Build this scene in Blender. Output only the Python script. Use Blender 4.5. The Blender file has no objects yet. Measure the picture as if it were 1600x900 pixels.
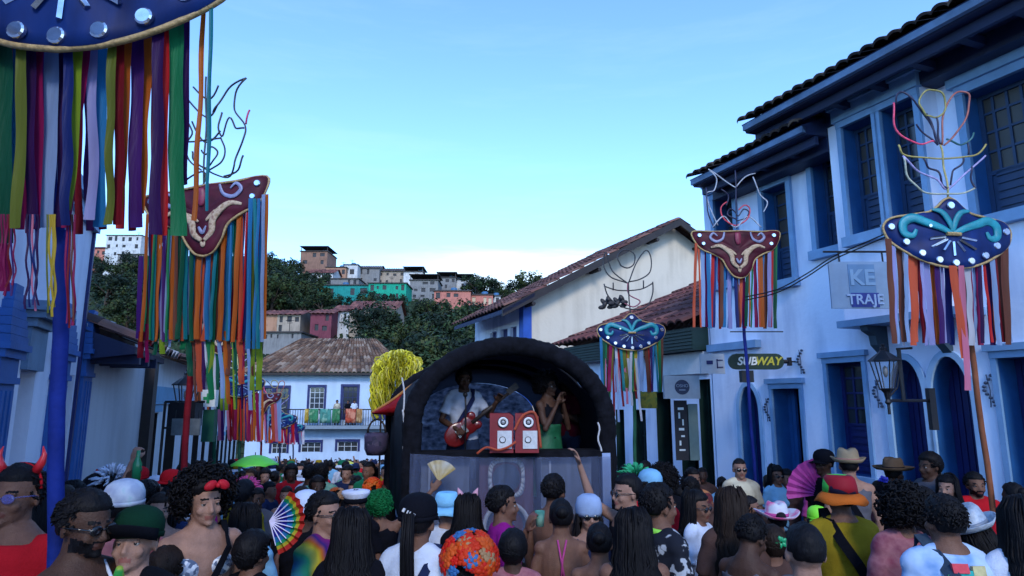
import bpy, bmesh, math, random
from mathutils import Vector, Matrix, noise, Euler
random.seed(7)
R=math.radians; V=Vector
S=bpy.context.scene
COL=S.collection
# ---------------- camera
F=1000.0; PITCH=math.atan(175/1000.0); CAMZ=1.87
cd=bpy.data.cameras.new('camera'); cam=bpy.data.objects.new('camera',cd); COL.objects.link(cam)
cam.location=(0,0,CAMZ); cam.rotation_euler=(R(90)+PITCH,0,0)
cd.sensor_width=36; cd.lens=36*F/1600; cd.clip_start=.05; cd.clip_end=3000
S.camera=cam
# ---------------- light
SUN_EL=34; SUN_AZ=172     # compass: 0=+Y, clockwise
w=bpy.data.worlds.new('World'); S.world=w; w.use_nodes=True
nt=w.node_tree; nt.nodes.clear(); N=nt.nodes.new; L=nt.links.new
out=N('ShaderNodeOutputWorld'); bg=N('ShaderNodeBackground'); sky=N('ShaderNodeTexSky')
sky.sky_type='NISHITA'; sky.sun_disc=False; sky.sun_elevation=R(SUN_EL); sky.sun_rotation=R(SUN_AZ)
sky.air_density=1.0; sky.dust_density=.15; sky.ozone_density=3.0; sky.altitude=800
tint=N('ShaderNodeMix'); tint.data_type='RGBA'; tint.blend_type='MULTIPLY'; tint.inputs[0].default_value=1
tint.inputs[7].default_value=(1.12,1.42,1.74,1)
L(sky.outputs[0],tint.inputs[6])
tc=N('ShaderNodeTexCoord'); mp=N('ShaderNodeMapping'); mp.inputs['Scale'].default_value=(1.2,1.2,9)
nz=N('ShaderNodeTexNoise'); nz.inputs['Scale'].default_value=2.1; nz.inputs['Detail'].default_value=7; nz.inputs['Roughness'].default_value=.62
L(tc.outputs['Generated'],mp.inputs[0]); L(mp.outputs[0],nz.inputs[0])
rp=N('ShaderNodeValToRGB'); rp.color_ramp.elements[0].position=.50; rp.color_ramp.elements[1].position=.68
L(nz.outputs[0],rp.inputs[0])
sx=N('ShaderNodeSeparateXYZ'); L(tc.outputs['Generated'],sx.inputs[0])
band=N('ShaderNodeMapRange'); band.inputs[1].default_value=.30; band.inputs[2].default_value=.17; band.inputs[3].default_value=.05; band.inputs[4].default_value=.3
L(sx.outputs[2],band.inputs[0])
mm=N('ShaderNodeMath'); mm.operation='MULTIPLY'; L(rp.outputs[0],mm.inputs[0]); L(band.outputs[0],mm.inputs[1])
# cloud bank low over the hill on the right
bx_=N('ShaderNodeMapRange'); bx_.interpolation_type='SMOOTHSTEP'
bx_.inputs[1].default_value=.228; bx_.inputs[2].default_value=.20; L(sx.outputs[2],bx_.inputs[0])
bn=N('ShaderNodeMath'); bn.operation='MULTIPLY_ADD'; bn.inputs[1].default_value=.09; L(nz.outputs[0],bn.inputs[0]); L(sx.outputs[2],bn.inputs[2])
bs=N('ShaderNodeMath'); bs.operation='SUBTRACT'; bs.inputs[1].default_value=.045; L(bn.outputs[0],bs.inputs[0]); L(bs.outputs[0],bx_.inputs[0])
mx=N('ShaderNodeMath'); mx.operation='MAXIMUM'; L(mm.outputs[0],mx.inputs[0])
xr=N('ShaderNodeMapRange'); xr.interpolation_type='SMOOTHSTEP'; xr.inputs[1].default_value=-.28; xr.inputs[2].default_value=-.02; xr.inputs[3].default_value=.03; xr.inputs[4].default_value=.8; L(sx.outputs[0],xr.inputs[0])
bw=N('ShaderNodeMath'); bw.operation='MULTIPLY'; L(xr.outputs[0],bw.inputs[1]); L(bx_.outputs[0],bw.inputs[0]); L(bw.outputs[0],mx.inputs[1])
cl=N('ShaderNodeMix'); cl.data_type='RGBA'; cl.inputs[7].default_value=(4.6,5.6,6.4,1)
L(mx.outputs[0],cl.inputs[0]); L(tint.outputs[2],cl.inputs[6])
L(cl.outputs[2],bg.inputs[0]); bg.inputs[1].default_value=.145; L(bg.outputs[0],out.inputs[0])
sl=bpy.data.lights.new('sun','SUN'); sl.energy=1.15; sl.angle=R(14); sl.color=(1,.93,.84)
so=bpy.data.objects.new('sun',sl); COL.objects.link(so)
az=R(SUN_AZ); el=R(SUN_EL)
dsun=V((math.sin(az)*math.cos(el),math.cos(az)*math.cos(el),math.sin(el)))
so.rotation_euler=dsun.to_track_quat('Z','Y').to_euler()
S.view_settings.view_transform='Standard'; S.view_settings.look='None'; S.view_settings.gamma=1; S.view_settings.exposure=.9
S.render.resolution_x=1024; S.render.resolution_y=576
# ---------------- camera maths
_f=V((0,math.cos(PITCH),math.sin(PITCH))); _u=V((0,-math.sin(PITCH),math.cos(PITCH)))
def ray(px,py): return _f*F+V((1,0,0))*(px-800)+_u*(450-py)
def at(px,py,Y):
    d=ray(px,py); return V((0,0,CAMZ))+d*(Y/d.y)
def gz(x,y):
    if y<46: return -.085*y
    return -3.91
def tag(o,label=None,cat=None,group=None,kind=None):
    if label: o['label']=label
    if cat: o['category']=cat
    if group: o['group']=group
    if kind: o['kind']=kind
    return o
def empty(name,loc,rz=0,label=None,cat=None,group=None):
    o=bpy.data.objects.new(name,None); COL.objects.link(o); o.location=loc; o.rotation_euler=(0,0,rz)
    o.empty_display_size=.2
    return tag(o,label,cat,group)
# ---------------- materials
MATS={}
def mat(name,c,rough=.7,var=.12,scale=6,bump=.0,bscale=40,metal=0,alpha=None,spec=.5,stretch=None,emit=None,sss=0):
    if name in MATS: return MATS[name]
    m=bpy.data.materials.new(name); m.use_nodes=True; t=m.node_tree; b=t.nodes['Principled BSDF']
    b.inputs['Roughness'].default_value=rough; b.inputs['Metallic'].default_value=metal
    b.inputs['Specular IOR Level'].default_value=spec
    tc=t.nodes.new('ShaderNodeTexCoord'); src=tc.outputs['Object']
    if stretch:
        mp=t.nodes.new('ShaderNodeMapping'); mp.inputs['Scale'].default_value=stretch; t.links.new(src,mp.inputs[0]); src=mp.outputs[0]
    n=t.nodes.new('ShaderNodeTexNoise'); n.inputs['Scale'].default_value=scale; n.inputs['Detail'].default_value=5; n.inputs['Roughness'].default_value=.6
    t.links.new(src,n.inputs[0])
    mr=t.nodes.new('ShaderNodeMapRange'); mr.inputs[1].default_value=.3; mr.inputs[2].default_value=.7; mr.inputs[3].default_value=1-var; mr.inputs[4].default_value=1+var
    t.links.new(n.outputs[0],mr.inputs[0])
    mu=t.nodes.new('ShaderNodeVectorMath'); mu.operation='SCALE'; mu.inputs[0].default_value=c[:3]
    t.links.new(mr.outputs[0],mu.inputs[3]); t.links.new(mu.outputs[0],b.inputs['Base Color'])
    if bump:
        n2=t.nodes.new('ShaderNodeTexNoise'); n2.inputs['Scale'].default_value=bscale; n2.inputs['Detail'].default_value=4; t.links.new(src,n2.inputs[0])
        bp=t.nodes.new('ShaderNodeBump'); bp.inputs['Strength'].default_value=bump; bp.inputs['Distance'].default_value=.01
        t.links.new(n2.outputs[0],bp.inputs['Height']); t.links.new(bp.outputs[0],b.inputs['Normal'])
    if alpha is not None: b.inputs['Alpha'].default_value=alpha
    if emit: b.inputs['Emission Color'].default_value=(*emit[:3],1); b.inputs['Emission Strength'].default_value=emit[3]
    MATS[name]=m; return m
def ramp_mat(name,cols,rough=.8,scale=8,axis=None,det=4,bump=0,coord='Object',const=False,vor=False,stretch=None):
    """colour ramp over noise (axis None), voronoi cells (vor) or along one object axis"""
    if name in MATS: return MATS[name]
    m=bpy.data.materials.new(name); m.use_nodes=True; t=m.node_tree; b=t.nodes['Principled BSDF']; b.inputs['Roughness'].default_value=rough; b.inputs['Specular IOR Level'].default_value=.2
    tc=t.nodes.new('ShaderNodeTexCoord'); src=tc.outputs[coord]
    if stretch:
        mp=t.nodes.new('ShaderNodeMapping'); mp.inputs['Scale'].default_value=stretch; t.links.new(src,mp.inputs[0]); src=mp.outputs[0]
    if axis is not None:
        s=t.nodes.new('ShaderNodeSeparateXYZ'); t.links.new(src,s.inputs[0])
        nn=t.nodes.new('ShaderNodeTexNoise'); nn.inputs['Scale'].default_value=5; t.links.new(src,nn.inputs[0])
        a=t.nodes.new('ShaderNodeMath'); a.operation='MULTIPLY_ADD'; a.inputs[1].default_value=scale; t.links.new(s.outputs[axis],a.inputs[0])
        k=t.nodes.new('ShaderNodeMath'); k.operation='MULTIPLY'; k.inputs[1].default_value=.5; t.links.new(nn.outputs[0],k.inputs[0]); t.links.new(k.outputs[0],a.inputs[2])
        f=t.nodes.new('ShaderNodeMath'); f.operation='FRACT'; t.links.new(a.outputs[0],f.inputs[0]); fac=f.outputs[0]
    elif vor:
        n=t.nodes.new('ShaderNodeTexVoronoi'); n.inputs['Scale'].default_value=scale; t.links.new(src,n.inputs[0])
        s=t.nodes.new('ShaderNodeSeparateXYZ'); t.links.new(n.outputs['Color'],s.inputs[0]); fac=s.outputs[0]
    else:
        n=t.nodes.new('ShaderNodeTexNoise'); n.inputs['Scale'].default_value=scale; n.inputs['Detail'].default_value=det; t.links.new(src,n.inputs[0]); fac=n.outputs[0]
    r=t.nodes.new('ShaderNodeValToRGB'); cr=r.color_ramp
    if const: cr.interpolation='CONSTANT'
    while len(cr.elements)<len(cols): cr.elements.new(.5)
    for e,(p,c) in zip(cr.elements,cols): e.position=p; e.color=(*c,1)
    t.links.new(fac,r.inputs[0]); t.links.new(r.outputs[0],b.inputs['Base Color'])
    if bump:
        bp=t.nodes.new('ShaderNodeBump'); bp.inputs['Strength'].default_value=bump; bp.inputs['Distance'].default_value=.01
        t.links.new(fac,bp.inputs['Height']); t.links.new(bp.outputs[0],b.inputs['Normal'])
    MATS[name]=m; return m
def attr_mat(name,rough=.8,bump=.3,bscale=30,spec=.3):
    """colour from the per-face attribute 'tone' (tile by tile, leaf by leaf) times slight noise"""
    if name in MATS: return MATS[name]
    m=bpy.data.materials.new(name); m.use_nodes=True; t=m.node_tree; b=t.nodes['Principled BSDF']; b.inputs['Roughness'].default_value=rough
    b.inputs['Specular IOR Level'].default_value=spec
    a=t.nodes.new('ShaderNodeAttribute'); a.attribute_name='tone'
    n=t.nodes.new('ShaderNodeTexNoise'); n.inputs['Scale'].default_value=bscale; n.inputs['Detail'].default_value=4
    tc=t.nodes.new('ShaderNodeTexCoord'); t.links.new(tc.outputs['Object'],n.inputs[0])
    mr=t.nodes.new('ShaderNodeMapRange'); mr.inputs[3].default_value=.65; mr.inputs[4].default_value=1.3; t.links.new(n.outputs[0],mr.inputs[0])
    mu=t.nodes.new('ShaderNodeVectorMath'); mu.operation='SCALE'; t.links.new(a.outputs['Color'],mu.inputs[0]); t.links.new(mr.outputs[0],mu.inputs[3])
    t.links.new(mu.outputs[0],b.inputs['Base Color'])
    if bump:
        bp=t.nodes.new('ShaderNodeBump'); bp.inputs['Strength'].default_value=bump; bp.inputs['Distance'].default_value=.01
        t.links.new(n.outputs[0],bp.inputs['Height']); t.links.new(bp.outputs[0],b.inputs['Normal'])
    MATS[name]=m; return m
def wall_mat(name,c,dirt=(.5,.5,.48),amt=.35):
    """lime plaster: large soft patches, vertical run-off stains, fine bump"""
    if name in MATS: return MATS[name]
    m=bpy.data.materials.new(name); m.use_nodes=True; t=m.node_tree; b=t.nodes['Principled BSDF']; b.inputs['Roughness'].default_value=.9
    b.inputs['Specular IOR Level'].default_value=.2
    tc=t.nodes.new('ShaderNodeTexCoord')
    mp=t.nodes.new('ShaderNodeMapping'); mp.inputs['Scale'].default_value=(2.2,2.2,.35); t.links.new(tc.outputs['Object'],mp.inputs[0])
    n=t.nodes.new('ShaderNodeTexNoise'); n.inputs['Scale'].default_value=1.6; n.inputs['Detail'].default_value=6; t.links.new(mp.outputs[0],n.inputs[0])
    n3=t.nodes.new('ShaderNodeTexNoise'); n3.inputs['Scale'].default_value=.8; n3.inputs['Detail'].default_value=6; t.links.new(tc.outputs['Object'],n3.inputs[0])
    ad=t.nodes.new('ShaderNodeMath'); ad.operation='MULTIPLY'; t.links.new(n.outputs[0],ad.inputs[0]); t.links.new(n3.outputs[0],ad.inputs[1])
    mr=t.nodes.new('ShaderNodeMapRange'); mr.inputs[1].default_value=.21; mr.inputs[2].default_value=.36; mr.inputs[3].default_value=0; mr.inputs[4].default_value=amt
    t.links.new(ad.outputs[0],mr.inputs[0])
    mx=t.nodes.new('ShaderNodeMix'); mx.data_type='RGBA'; mx.inputs[6].default_value=(*c,1); mx.inputs[7].default_value=(c[0]*dirt[0],c[1]*dirt[1],c[2]*dirt[2],1)
    t.links.new(mr.outputs[0],mx.inputs[0]); t.links.new(mx.outputs[2],b.inputs['Base Color'])
    n2=t.nodes.new('ShaderNodeTexNoise'); n2.inputs['Scale'].default_value=14; n2.inputs['Detail'].default_value=5; t.links.new(tc.outputs['Object'],n2.inputs[0])
    bp=t.nodes.new('ShaderNodeBump'); bp.inputs['Strength'].default_value=.25; bp.inputs['Distance'].default_value=.02
    t.links.new(n2.outputs[0],bp.inputs['Height']); t.links.new(bp.outputs[0],b.inputs['Normal'])
    MATS[name]=m; return m
# ---------------- mesh builder
class MB:
    def __init__(s): s.v=[]; s.f=[]; s.tone=[]
    def add(s,vs,fs,tone=None):
        o=len(s.v); s.v+= [tuple(x) for x in vs]; s.f+=[tuple(i+o for i in q) for q in fs]; s.tone+=[tone]*len(fs)
    def quad(s,a,b,c,d,tone=None): s.add([a,b,c,d],[(0,1,2,3)],tone)
    def hexa(s,p,tone=None):   # p: 4 bottom, 4 top
        s.add(p,[(3,2,1,0),(4,5,6,7),(0,1,5,4),(1,2,6,5),(2,3,7,6),(3,0,4,7)],tone)
    def box(s,c,h,rot=None,tone=None):
        cs=[V((x*h[0],y*h[1],z*h[2])) for z in(-1,1) for x,y in((-1,-1),(1,-1),(1,1),(-1,1))]
        if rot is not None: cs=[rot@q for q in cs]
        s.hexa([q+V(c) for q in cs],tone)
    def tube(s,pts,r,n=8,cap=True,tone=None):
        pts=[V(p) for p in pts]; k=len(pts)
        if k<2: return
        rs=r if hasattr(r,'__len__') else [r]*k
        vs=[]; prev=None
        for i,p in enumerate(pts):
            t=(pts[min(i+1,k-1)]-pts[max(i-1,0)])
            t=t.normalized() if t.length>1e-9 else V((0,0,1))
            if prev is None:
                a=V((0,0,1)) if abs(t.z)<.9 else V((1,0,0)); u=t.cross(a).normalized()
            else:
                u=(prev-t*prev.dot(t)); u=u.normalized() if u.length>1e-6 else t.orthogonal().normalized()
            prev=u; w_=t.cross(u)
            rr=rs[i]; ra,rb=(rr if hasattr(rr,'__len__') else (rr,rr))
            for j in range(n):
                q=2*math.pi*j/n; vs.append(p+u*(math.cos(q)*ra)+w_*(math.sin(q)*rb))
        fs=[(i*n+j,i*n+(j+1)%n,(i+1)*n+(j+1)%n,(i+1)*n+j) for i in range(k-1) for j in range(n)]
        if cap: fs+=[tuple(range(n))[::-1],tuple((k-1)*n+j for j in range(n))]
        s.add(vs,fs,tone)
    def ell(s,c,r,seg=14,rings=9,rot=None,tone=None):
        c=V(c); vs=[V((0,0,-r[2]))]
        for i in range(1,rings):
            a=-math.pi/2+math.pi*i/rings
            for j in range(seg):
                q=2*math.pi*j/seg; vs.append(V((r[0]*math.cos(a)*math.cos(q),r[1]*math.cos(a)*math.sin(q),r[2]*math.sin(a))))
        vs.append(V((0,0,r[2])))
        if rot is not None: vs=[rot@x for x in vs]
        vs=[x+c for x in vs]
        fs=[(0,1+(j+1)%seg,1+j) for j in range(seg)]
        for i in range(rings-2):
            for j in range(seg):
                a=1+i*seg+j; b=1+i*seg+(j+1)%seg; fs.append((a,b,b+seg,a+seg))
        t=len(vs)-1; b0=1+(rings-2)*seg
        fs+=[(b0+j,b0+(j+1)%seg,t) for j in range(seg)]
        s.add(vs,fs,tone)
    def lathe(s,prof,c=(0,0,0),n=20,sx=1,sy=1,rot=None,tone=None):
        c=V(c); vs=[]
        for (r,z) in prof:
            for j in range(n):
                q=2*math.pi*j/n; p=V((r*math.cos(q)*sx,r*math.sin(q)*sy,z))
                vs.append((rot@p if rot is not None else p)+c)
        k=len(prof)
        fs=[(i*n+j,i*n+(j+1)%n,(i+1)*n+(j+1)%n,(i+1)*n+j) for i in range(k-1) for j in range(n)]
        s.add(vs,fs,tone)
    def loft(s,rings,n=16,tone=None):   # rings: (cx,cy,cz,rx,ry)
        vs=[]
        for (cx,cy,cz,rx,ry) in rings:
            for j in range(n):
                q=2*math.pi*j/n; vs.append((cx+rx*math.cos(q),cy+ry*math.sin(q),cz))
        k=len(rings)
        fs=[(i*n+j,i*n+(j+1)%n,(i+1)*n+(j+1)%n,(i+1)*n+j) for i in range(k-1) for j in range(n)]
        fs+=[tuple(range(n))[::-1],tuple((k-1)*n+j for j in range(n))]
        s.add(vs,fs,tone)
    def prism(s,poly,d,tone=None):      # poly: 3D points (planar), d: extrusion vector
        poly=[V(p) for p in poly]; n=len(poly); d=V(d)
        vs=poly+[p+d for p in poly]
        fs=[tuple(range(n))[::-1],tuple(range(n,2*n))]+[(i,(i+1)%n,n+(i+1)%n,n+i) for i in range(n)]
        s.add(vs,fs,tone)
    def mesh(s,name,smooth=False):
        m=bpy.data.meshes.new(name); m.from_pydata(s.v,[],s.f); m.validate(); 
        if smooth: m.polygons.foreach_set('use_smooth',[True]*len(m.polygons))
        if any(t is not None for t in s.tone) and len(m.polygons)==len(s.tone):
            a=m.attributes.new('tone','FLOAT_COLOR','FACE'); d=[]
            for t in s.tone: d+=[*(t or (.5,.5,.5)),1]
            a.data.foreach_set('color',d)
        m.update(); return m
    def build(s,name,material=None,parent=None,smooth=False,fix=True):
        m=s.mesh(name,smooth)
        if fix:
            bm=bmesh.new(); bm.from_mesh(m); bmesh.ops.recalc_face_normals(bm,faces=bm.faces); bm.to_mesh(m); bm.free()
        return link(name,m,material,parent)
def link(name,m,material=None,parent=None):
    o=bpy.data.objects.new(name,m); COL.objects.link(o)
    if material is not None:
        ms=material if isinstance(material,(list,tuple)) else [material]
        if not m.materials:
            for x in ms: m.materials.append(x)
    if parent is not None:
        o.parent=parent
    return o
def part(mb,name,material,parent,smooth=False,fix=True):
    """builder in WORLD coordinates -> child of parent (its chain only translated/rotated about Z)"""
    M=parent_matrix(parent).inverted()
    mb.v=[tuple(M@V(p)) for p in mb.v]
    return mb.build(name,material,parent,smooth,fix)
def parent_matrix(o):
    M=Matrix.LocRotScale(o.location,o.rotation_euler,o.scale)
    return parent_matrix(o.parent)@M if o.parent else M
def smooth_angle(m): m.polygons.foreach_set('use_smooth',[True]*len(m.polygons))
def text_mesh(txt,size,depth=.01,shear=0,bold=0):
    c=bpy.data.curves.new('txt','FONT'); c.body=txt; c.size=size; c.extrude=depth/2; c.shear=shear; c.offset=bold; c.align_x='CENTER'; c.align_y='CENTER'
    o=bpy.data.objects.new('txt',c); COL.objects.link(o); bpy.context.view_layer.update()
    dg=bpy.context.evaluated_depsgraph_get(); m=bpy.data.meshes.new_from_object(o.evaluated_get(dg)); bpy.data.objects.remove(o); bpy.data.curves.remove(c)
    m.materials.clear(); return m
def remesh(mb,name,voxel,smooth=3,disp=None,adapt=0):
    m=mb.mesh('tmp'); o=bpy.data.objects.new('tmp',m); TS=bpy.data.scenes.get('tmpscene') or bpy.data.scenes.new('tmpscene'); TS.collection.objects.link(o)
    r=o.modifiers.new('r','REMESH'); r.mode='VOXEL'; r.voxel_size=voxel; r.use_smooth_shade=True
    if smooth:
        s=o.modifiers.new('s','SMOOTH'); s.iterations=smooth; s.factor=.5
    TS.view_layers[0].update(); dg=TS.view_layers[0].depsgraph; n=bpy.data.meshes.new_from_object(o.evaluated_get(dg)); bpy.data.objects.remove(o); bpy.data.meshes.remove(m)
    n.name=name
    if disp:
        amp,sc=disp[:2]; st=disp[2] if len(disp)>2 else (1,1,1)
        for v in n.vertices:
            p=V((v.co.x*sc*st[0],v.co.y*sc*st[1],v.co.z*sc*st[2])); v.co+=v.normal*(noise.noise(p)*amp)
    smooth_angle(n); n.update(); return n
# ---------------- walls
class Wall:
    """vertical facade plane through two ground points; normal n points to the street"""
    def __init__(s,A,B):
        s.A=V((A[0],A[1],0)); d=V((B[0],B[1],0))-s.A; s.len=d.length; s.u=d.normalized(); s.n=V((s.u.y,-s.u.x,0))
        if s.n.dot(-s.A)<0: s.n=-s.n
    def px(s,px,py,d=0):
        r=ray(px,py); o=V((0,0,CAMZ)); A=s.A+s.n*d
        t=(A-o).dot(s.n)/r.dot(s.n); p=o+r*t; return (p-A).dot(s.u),p.z
    def w(s,a,z,d=0): p=s.A+s.u*a+s.n*d; return V((p.x,p.y,z))
    def bx(s,mb,a0,a1,z0,z1,d0,d1,tone=None):
        mb.hexa([s.w(a0,z0,d0),s.w(a1,z0,d0),s.w(a1,z0,d1),s.w(a0,z0,d1),s.w(a0,z1,d0),s.w(a1,z1,d0),s.w(a1,z1,d1),s.w(a0,z1,d1)],tone)
    def holes(s,mb,a0,a1,z0,z1,hs,t=.3,d=0,reveal=None):
        """front sheet with rectangular/arched holes; hs: (a0,a1,z0,z1,arch_height). reveal: MB for jambs"""
        A=sorted(set([a0,a1]+[x for h in hs for x in h[:2]])); Z=sorted(set([z0,z1]+[x for h in hs for x in h[2:4]]))
        A=[x for x in A if a0<=x<=a1]; Z=[x for x in Z if z0<=x<=z1]
        for i in range(len(A)-1):
            for j in range(len(Z)-1):
                ca=(A[i]+A[i+1])/2; cz=(Z[j]+Z[j+1])/2
                if any(h[0]<ca<h[1] and h[2]<cz<h[3] for h in hs): continue
                mb.quad(s.w(A[i],Z[j],d),s.w(A[i+1],Z[j],d),s.w(A[i+1],Z[j+1],d),s.w(A[i],Z[j+1],d))
        for h in hs:
            rv=mb
            if reveal is not None: rv=MB(); reveal.append(rv)
            b0,b1,y0,y1=h[:4]; ah=h[4] if len(h)>4 else 0; yt=y1-ah
            rv.quad(s.w(b0,y0,d),s.w(b0,yt,d),s.w(b0,yt,d-t),s.w(b0,y0,d-t))
            rv.quad(s.w(b1,y0,d),s.w(b1,yt,d),s.w(b1,yt,d-t),s.w(b1,y0,d-t))
            rv.quad(s.w(b0,y0,d),s.w(b1,y0,d),s.w(b1,y0,d-t),s.w(b0,y0,d-t))
            if not ah: rv.quad(s.w(b0,y1,d),s.w(b1,y1,d),s.w(b1,y1,d-t),s.w(b0,y1,d-t))
            else:
                K=14; P=[((b0+b1)/2-math.cos(math.pi*k/K)*(b1-b0)/2,yt+math.sin(math.pi*k/K)*ah) for k in range(K+1)]
                for (p,q) in zip(P,P[1:]):
                    if q[0]-p[0]>1e-6: mb.quad(s.w(p[0],p[1],d),s.w(q[0],q[1],d),s.w(q[0],y1,d),s.w(p[0],y1,d))
                    rv.quad(s.w(p[0],p[1],d),s.w(q[0],q[1],d),s.w(q[0],q[1],d-t),s.w(p[0],p[1],d-t))
def tile_roof(mb,e0,e1,r0,r1,pitch=.22,row=.4,cols=((.16,.075,.05),(.10,.05,.04),(.22,.12,.08),(.07,.045,.04)),thick=.06,amp=.045,seed=1,ns=6):
    """barrel tile slope: eave e0->e1, ridge r0->r1 (3D points); a tone per tile"""
    rnd=random.Random(seed); e0,e1,r0,r1=map(V,(e0,e1,r0,r1)); up=(e1-e0).cross(r0-e0).normalized()
    if up.z<0: up=-up
    W=(e1-e0).length; H=((r0+r1)/2-(e0+e1)/2).length
    nc=max(2,int(W/pitch)); nr=max(1,int(H/row))
    for r in range(nr):
        ta,tb=r/nr,(r+1.18)/nr; tb=min(tb,1.0)
        for c in range(nc):
            vs=[]; col=rnd.choice(cols); k=rnd.uniform(.7,1.3); col=tuple(x*k for x in col); jit=rnd.uniform(-.008,.01)
            for (t,dz) in((ta,thick*.55),(tb,0)):
                for j in range(ns+1):
                    s=(c+j/ns)/nc; p=(e0.lerp(e1,s)).lerp(r0.lerp(r1,s),t)
                    h=amp*abs(math.sin(math.pi*j/ns)) if j%ns else -amp*.4
                    vs.append(p+up*(h+dz+jit))
            # front lip
            for j in range(ns+1):
                vs.append(vs[j]-up*(thick*.55))
            fs=[(j,j+1,ns+2+j,ns+1+j) for j in range(ns)]+[(j,2*(ns+1)+j,2*(ns+1)+j+1,j+1) for j in range(ns)]
            mb.add(vs,fs,col)
# ================= setting: ground, street, pavements
PAV=ramp_mat('cobble_stone',[(.25,(.05,.048,.045)),(.5,(.12,.11,.10)),(.8,(.2,.18,.16))],scale=5,vor=True,bump=.6)
KERB=mat('kerb_stone',(.25,.24,.22),bump=.5)
SOIL=ramp_mat('soil_green',[(.3,(.018,.03,.012)),(.5,(.035,.05,.02)),(.75,(.09,.07,.045))],scale=.12,det=8,bump=.5)
def smooth01(t): t=max(0,min(1,t)); return t*t*(3-2*t)
def hill(x,y):
    a=x/max(y,1)
    if y<60: base=-3.95
    else: base=-4.5+ (y-60)*.315
    crest=46+ 34*smooth01((-a-.36)/.25) - 9*smooth01((a+.12)/.14)
    z=min(base,crest-(max(0,base-crest))*.12) if base>crest-14 else base
    if base>crest-14: z=crest-14+14*(1-math.exp(-(base-crest+14)/14))
    if y>300: z-= (y-300)*.10
    z+=noise.noise(V((x*.02,y*.02,3)))*min(4,max(0,(y-60))*.05)
    return z
def ground_z(x,y):
    if y<46: return -.085*y if y>-40 else 3.4
    if y<70:
        t=smooth01((y-52)/18); return (-3.91-.02*(y-46))*(1-t)+hill(x,y)*t
    return hill(x,y)
g=MB(); xs=[-1400,-700,-400]+list(range(-280,281,7))+[400,700,1400]; ys=[-300,-60,-39.9,0,45.9,50,55]+list(range(60,300,6))+[320,360,450,700,1500]
for y in ys:
    for x in xs: g.v.append((x,y,(ground_z(x,y)-.02)))
nx=len(xs)
for j in range(len(ys)-1):
    for i in range(nx-1): g.f.append((j*nx+i,j*nx+i+1,(j+1)*nx+i+1,(j+1)*nx+i)); g.tone.append(None)
tag(g.build('ground',SOIL,None,True),kind='structure')
# facade lines
RA=(3.48,11.2); RD=V((-.41,1)).normalized()
RW=Wall(RA,(RA[0]+.41*9.2,2.0))                 # right blue-and-white house, s grows towards the camera
LA=at(118,600,7.0)
LW=Wall((LA.x,7.0),(LA.x+.41*7.5,-.5))         # left blue pilaster house
rd=MB()
def strip(mb,pts,z):
    for (a,b) in zip(pts,pts[1:]):
        mb.quad((a[0],a[2],gz(0,a[2])+z),(a[1],a[2],gz(0,a[2])+z),(b[1],b[2],gz(0,b[2])+z),(b[0],b[2],gz(0,b[2])+z))
def lx(y): return -4.64+.41*(7-y) if y<7 else -4.64-.345*(y-7)
def rx(y): return 3.48+.41*(11.2-y) if y<20 else -.13-.30*(y-20)
Y=[-8,-4,0,4,8,12,16,20,26,32,38,45.8]
strip(rd,[(lx(y)+1.0,rx(y)-1.1,y) for y in Y],.004)
tag(rd.build('road',PAV,None),kind='structure')
pv=MB()
for y,y2 in zip(Y,Y[1:]):
    for f,a,b in((lx,-.3,1.0),(rx,-1.1,.3)):
        pv.hexa([(f(y)+a,y,gz(0,y)-.1),(f(y)+b,y,gz(0,y)-.1),(f(y2)+b,y2,gz(0,y2)-.1),(f(y2)+a,y2,gz(0,y2)-.1)]+[(f(y)+a,y,gz(0,y)+.12),(f(y)+b,y,gz(0,y)+.12),(f(y2)+b,y2,gz(0,y2)+.12),(f(y2)+a,y2,gz(0,y2)+.12)])
tag(pv.build('pavement',KERB,None),kind='structure')
# ================= house materials
WHITE=wall_mat('white_limewash_blue_cast',(.72,.79,.95),(.62,.66,.72),.75)  # white walls; the blue cast of the light is put into the colour
LWHITE=wall_mat('left_limewash_lit',(.74,.76,.86),(.6,.62,.66),.5)  # less blue copy of the white wash, standing in for the lit side
CREAM=wall_mat('cream_limewash',(.62,.56,.46),(.6,.58,.55),.4)
TRIM=mat('trim_blue_light',(.16,.30,.50),.6,.12,5,.15)
BLUE=mat('trim_blue_deep',(.012,.085,.26),.55,.15,5,.15)
NAVY=mat('door_navy',(.006,.012,.10),.5,.2,5,.1)
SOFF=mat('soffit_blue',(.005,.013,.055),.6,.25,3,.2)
GLASS=mat('window_glass',(.03,.035,.04),.12,.3,2,.0,spec=.8)
CURT=mat('window_blind',(.045,.04,.035),.4,.25,3)
SHUT=mat('slat_navy',(.006,.018,.085),.5,.2,5)
DGRN=mat('door_dark_green',(.006,.026,.022),.5,.3,4,.2)
TILE=attr_mat('roof_tile',.85,.5,12)
IRON=mat('wrought_iron',(.008,.008,.012),.45,.2,8,.2,metal=.3)
WOOD=mat('dark_wood',(.02,.013,.012),.6,.3,5,.3)
def frame(Wl,mb,a0,a1,z0,z1,w=.1,d0=-.01,d1=.05,sill=True):
    Wl.bx(mb,a0-w,a0,z0,z1,d0,d1); Wl.bx(mb,a1,a1+w,z0,z1,d0,d1); Wl.bx(mb,a0-w,a1+w,z1,z1+w*1.3,d0,d1+.01)
    if sill: Wl.bx(mb,a0-w*1.3,a1+w*1.3,z0-.13,z0-.001,d0,d1+.06)
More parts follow.
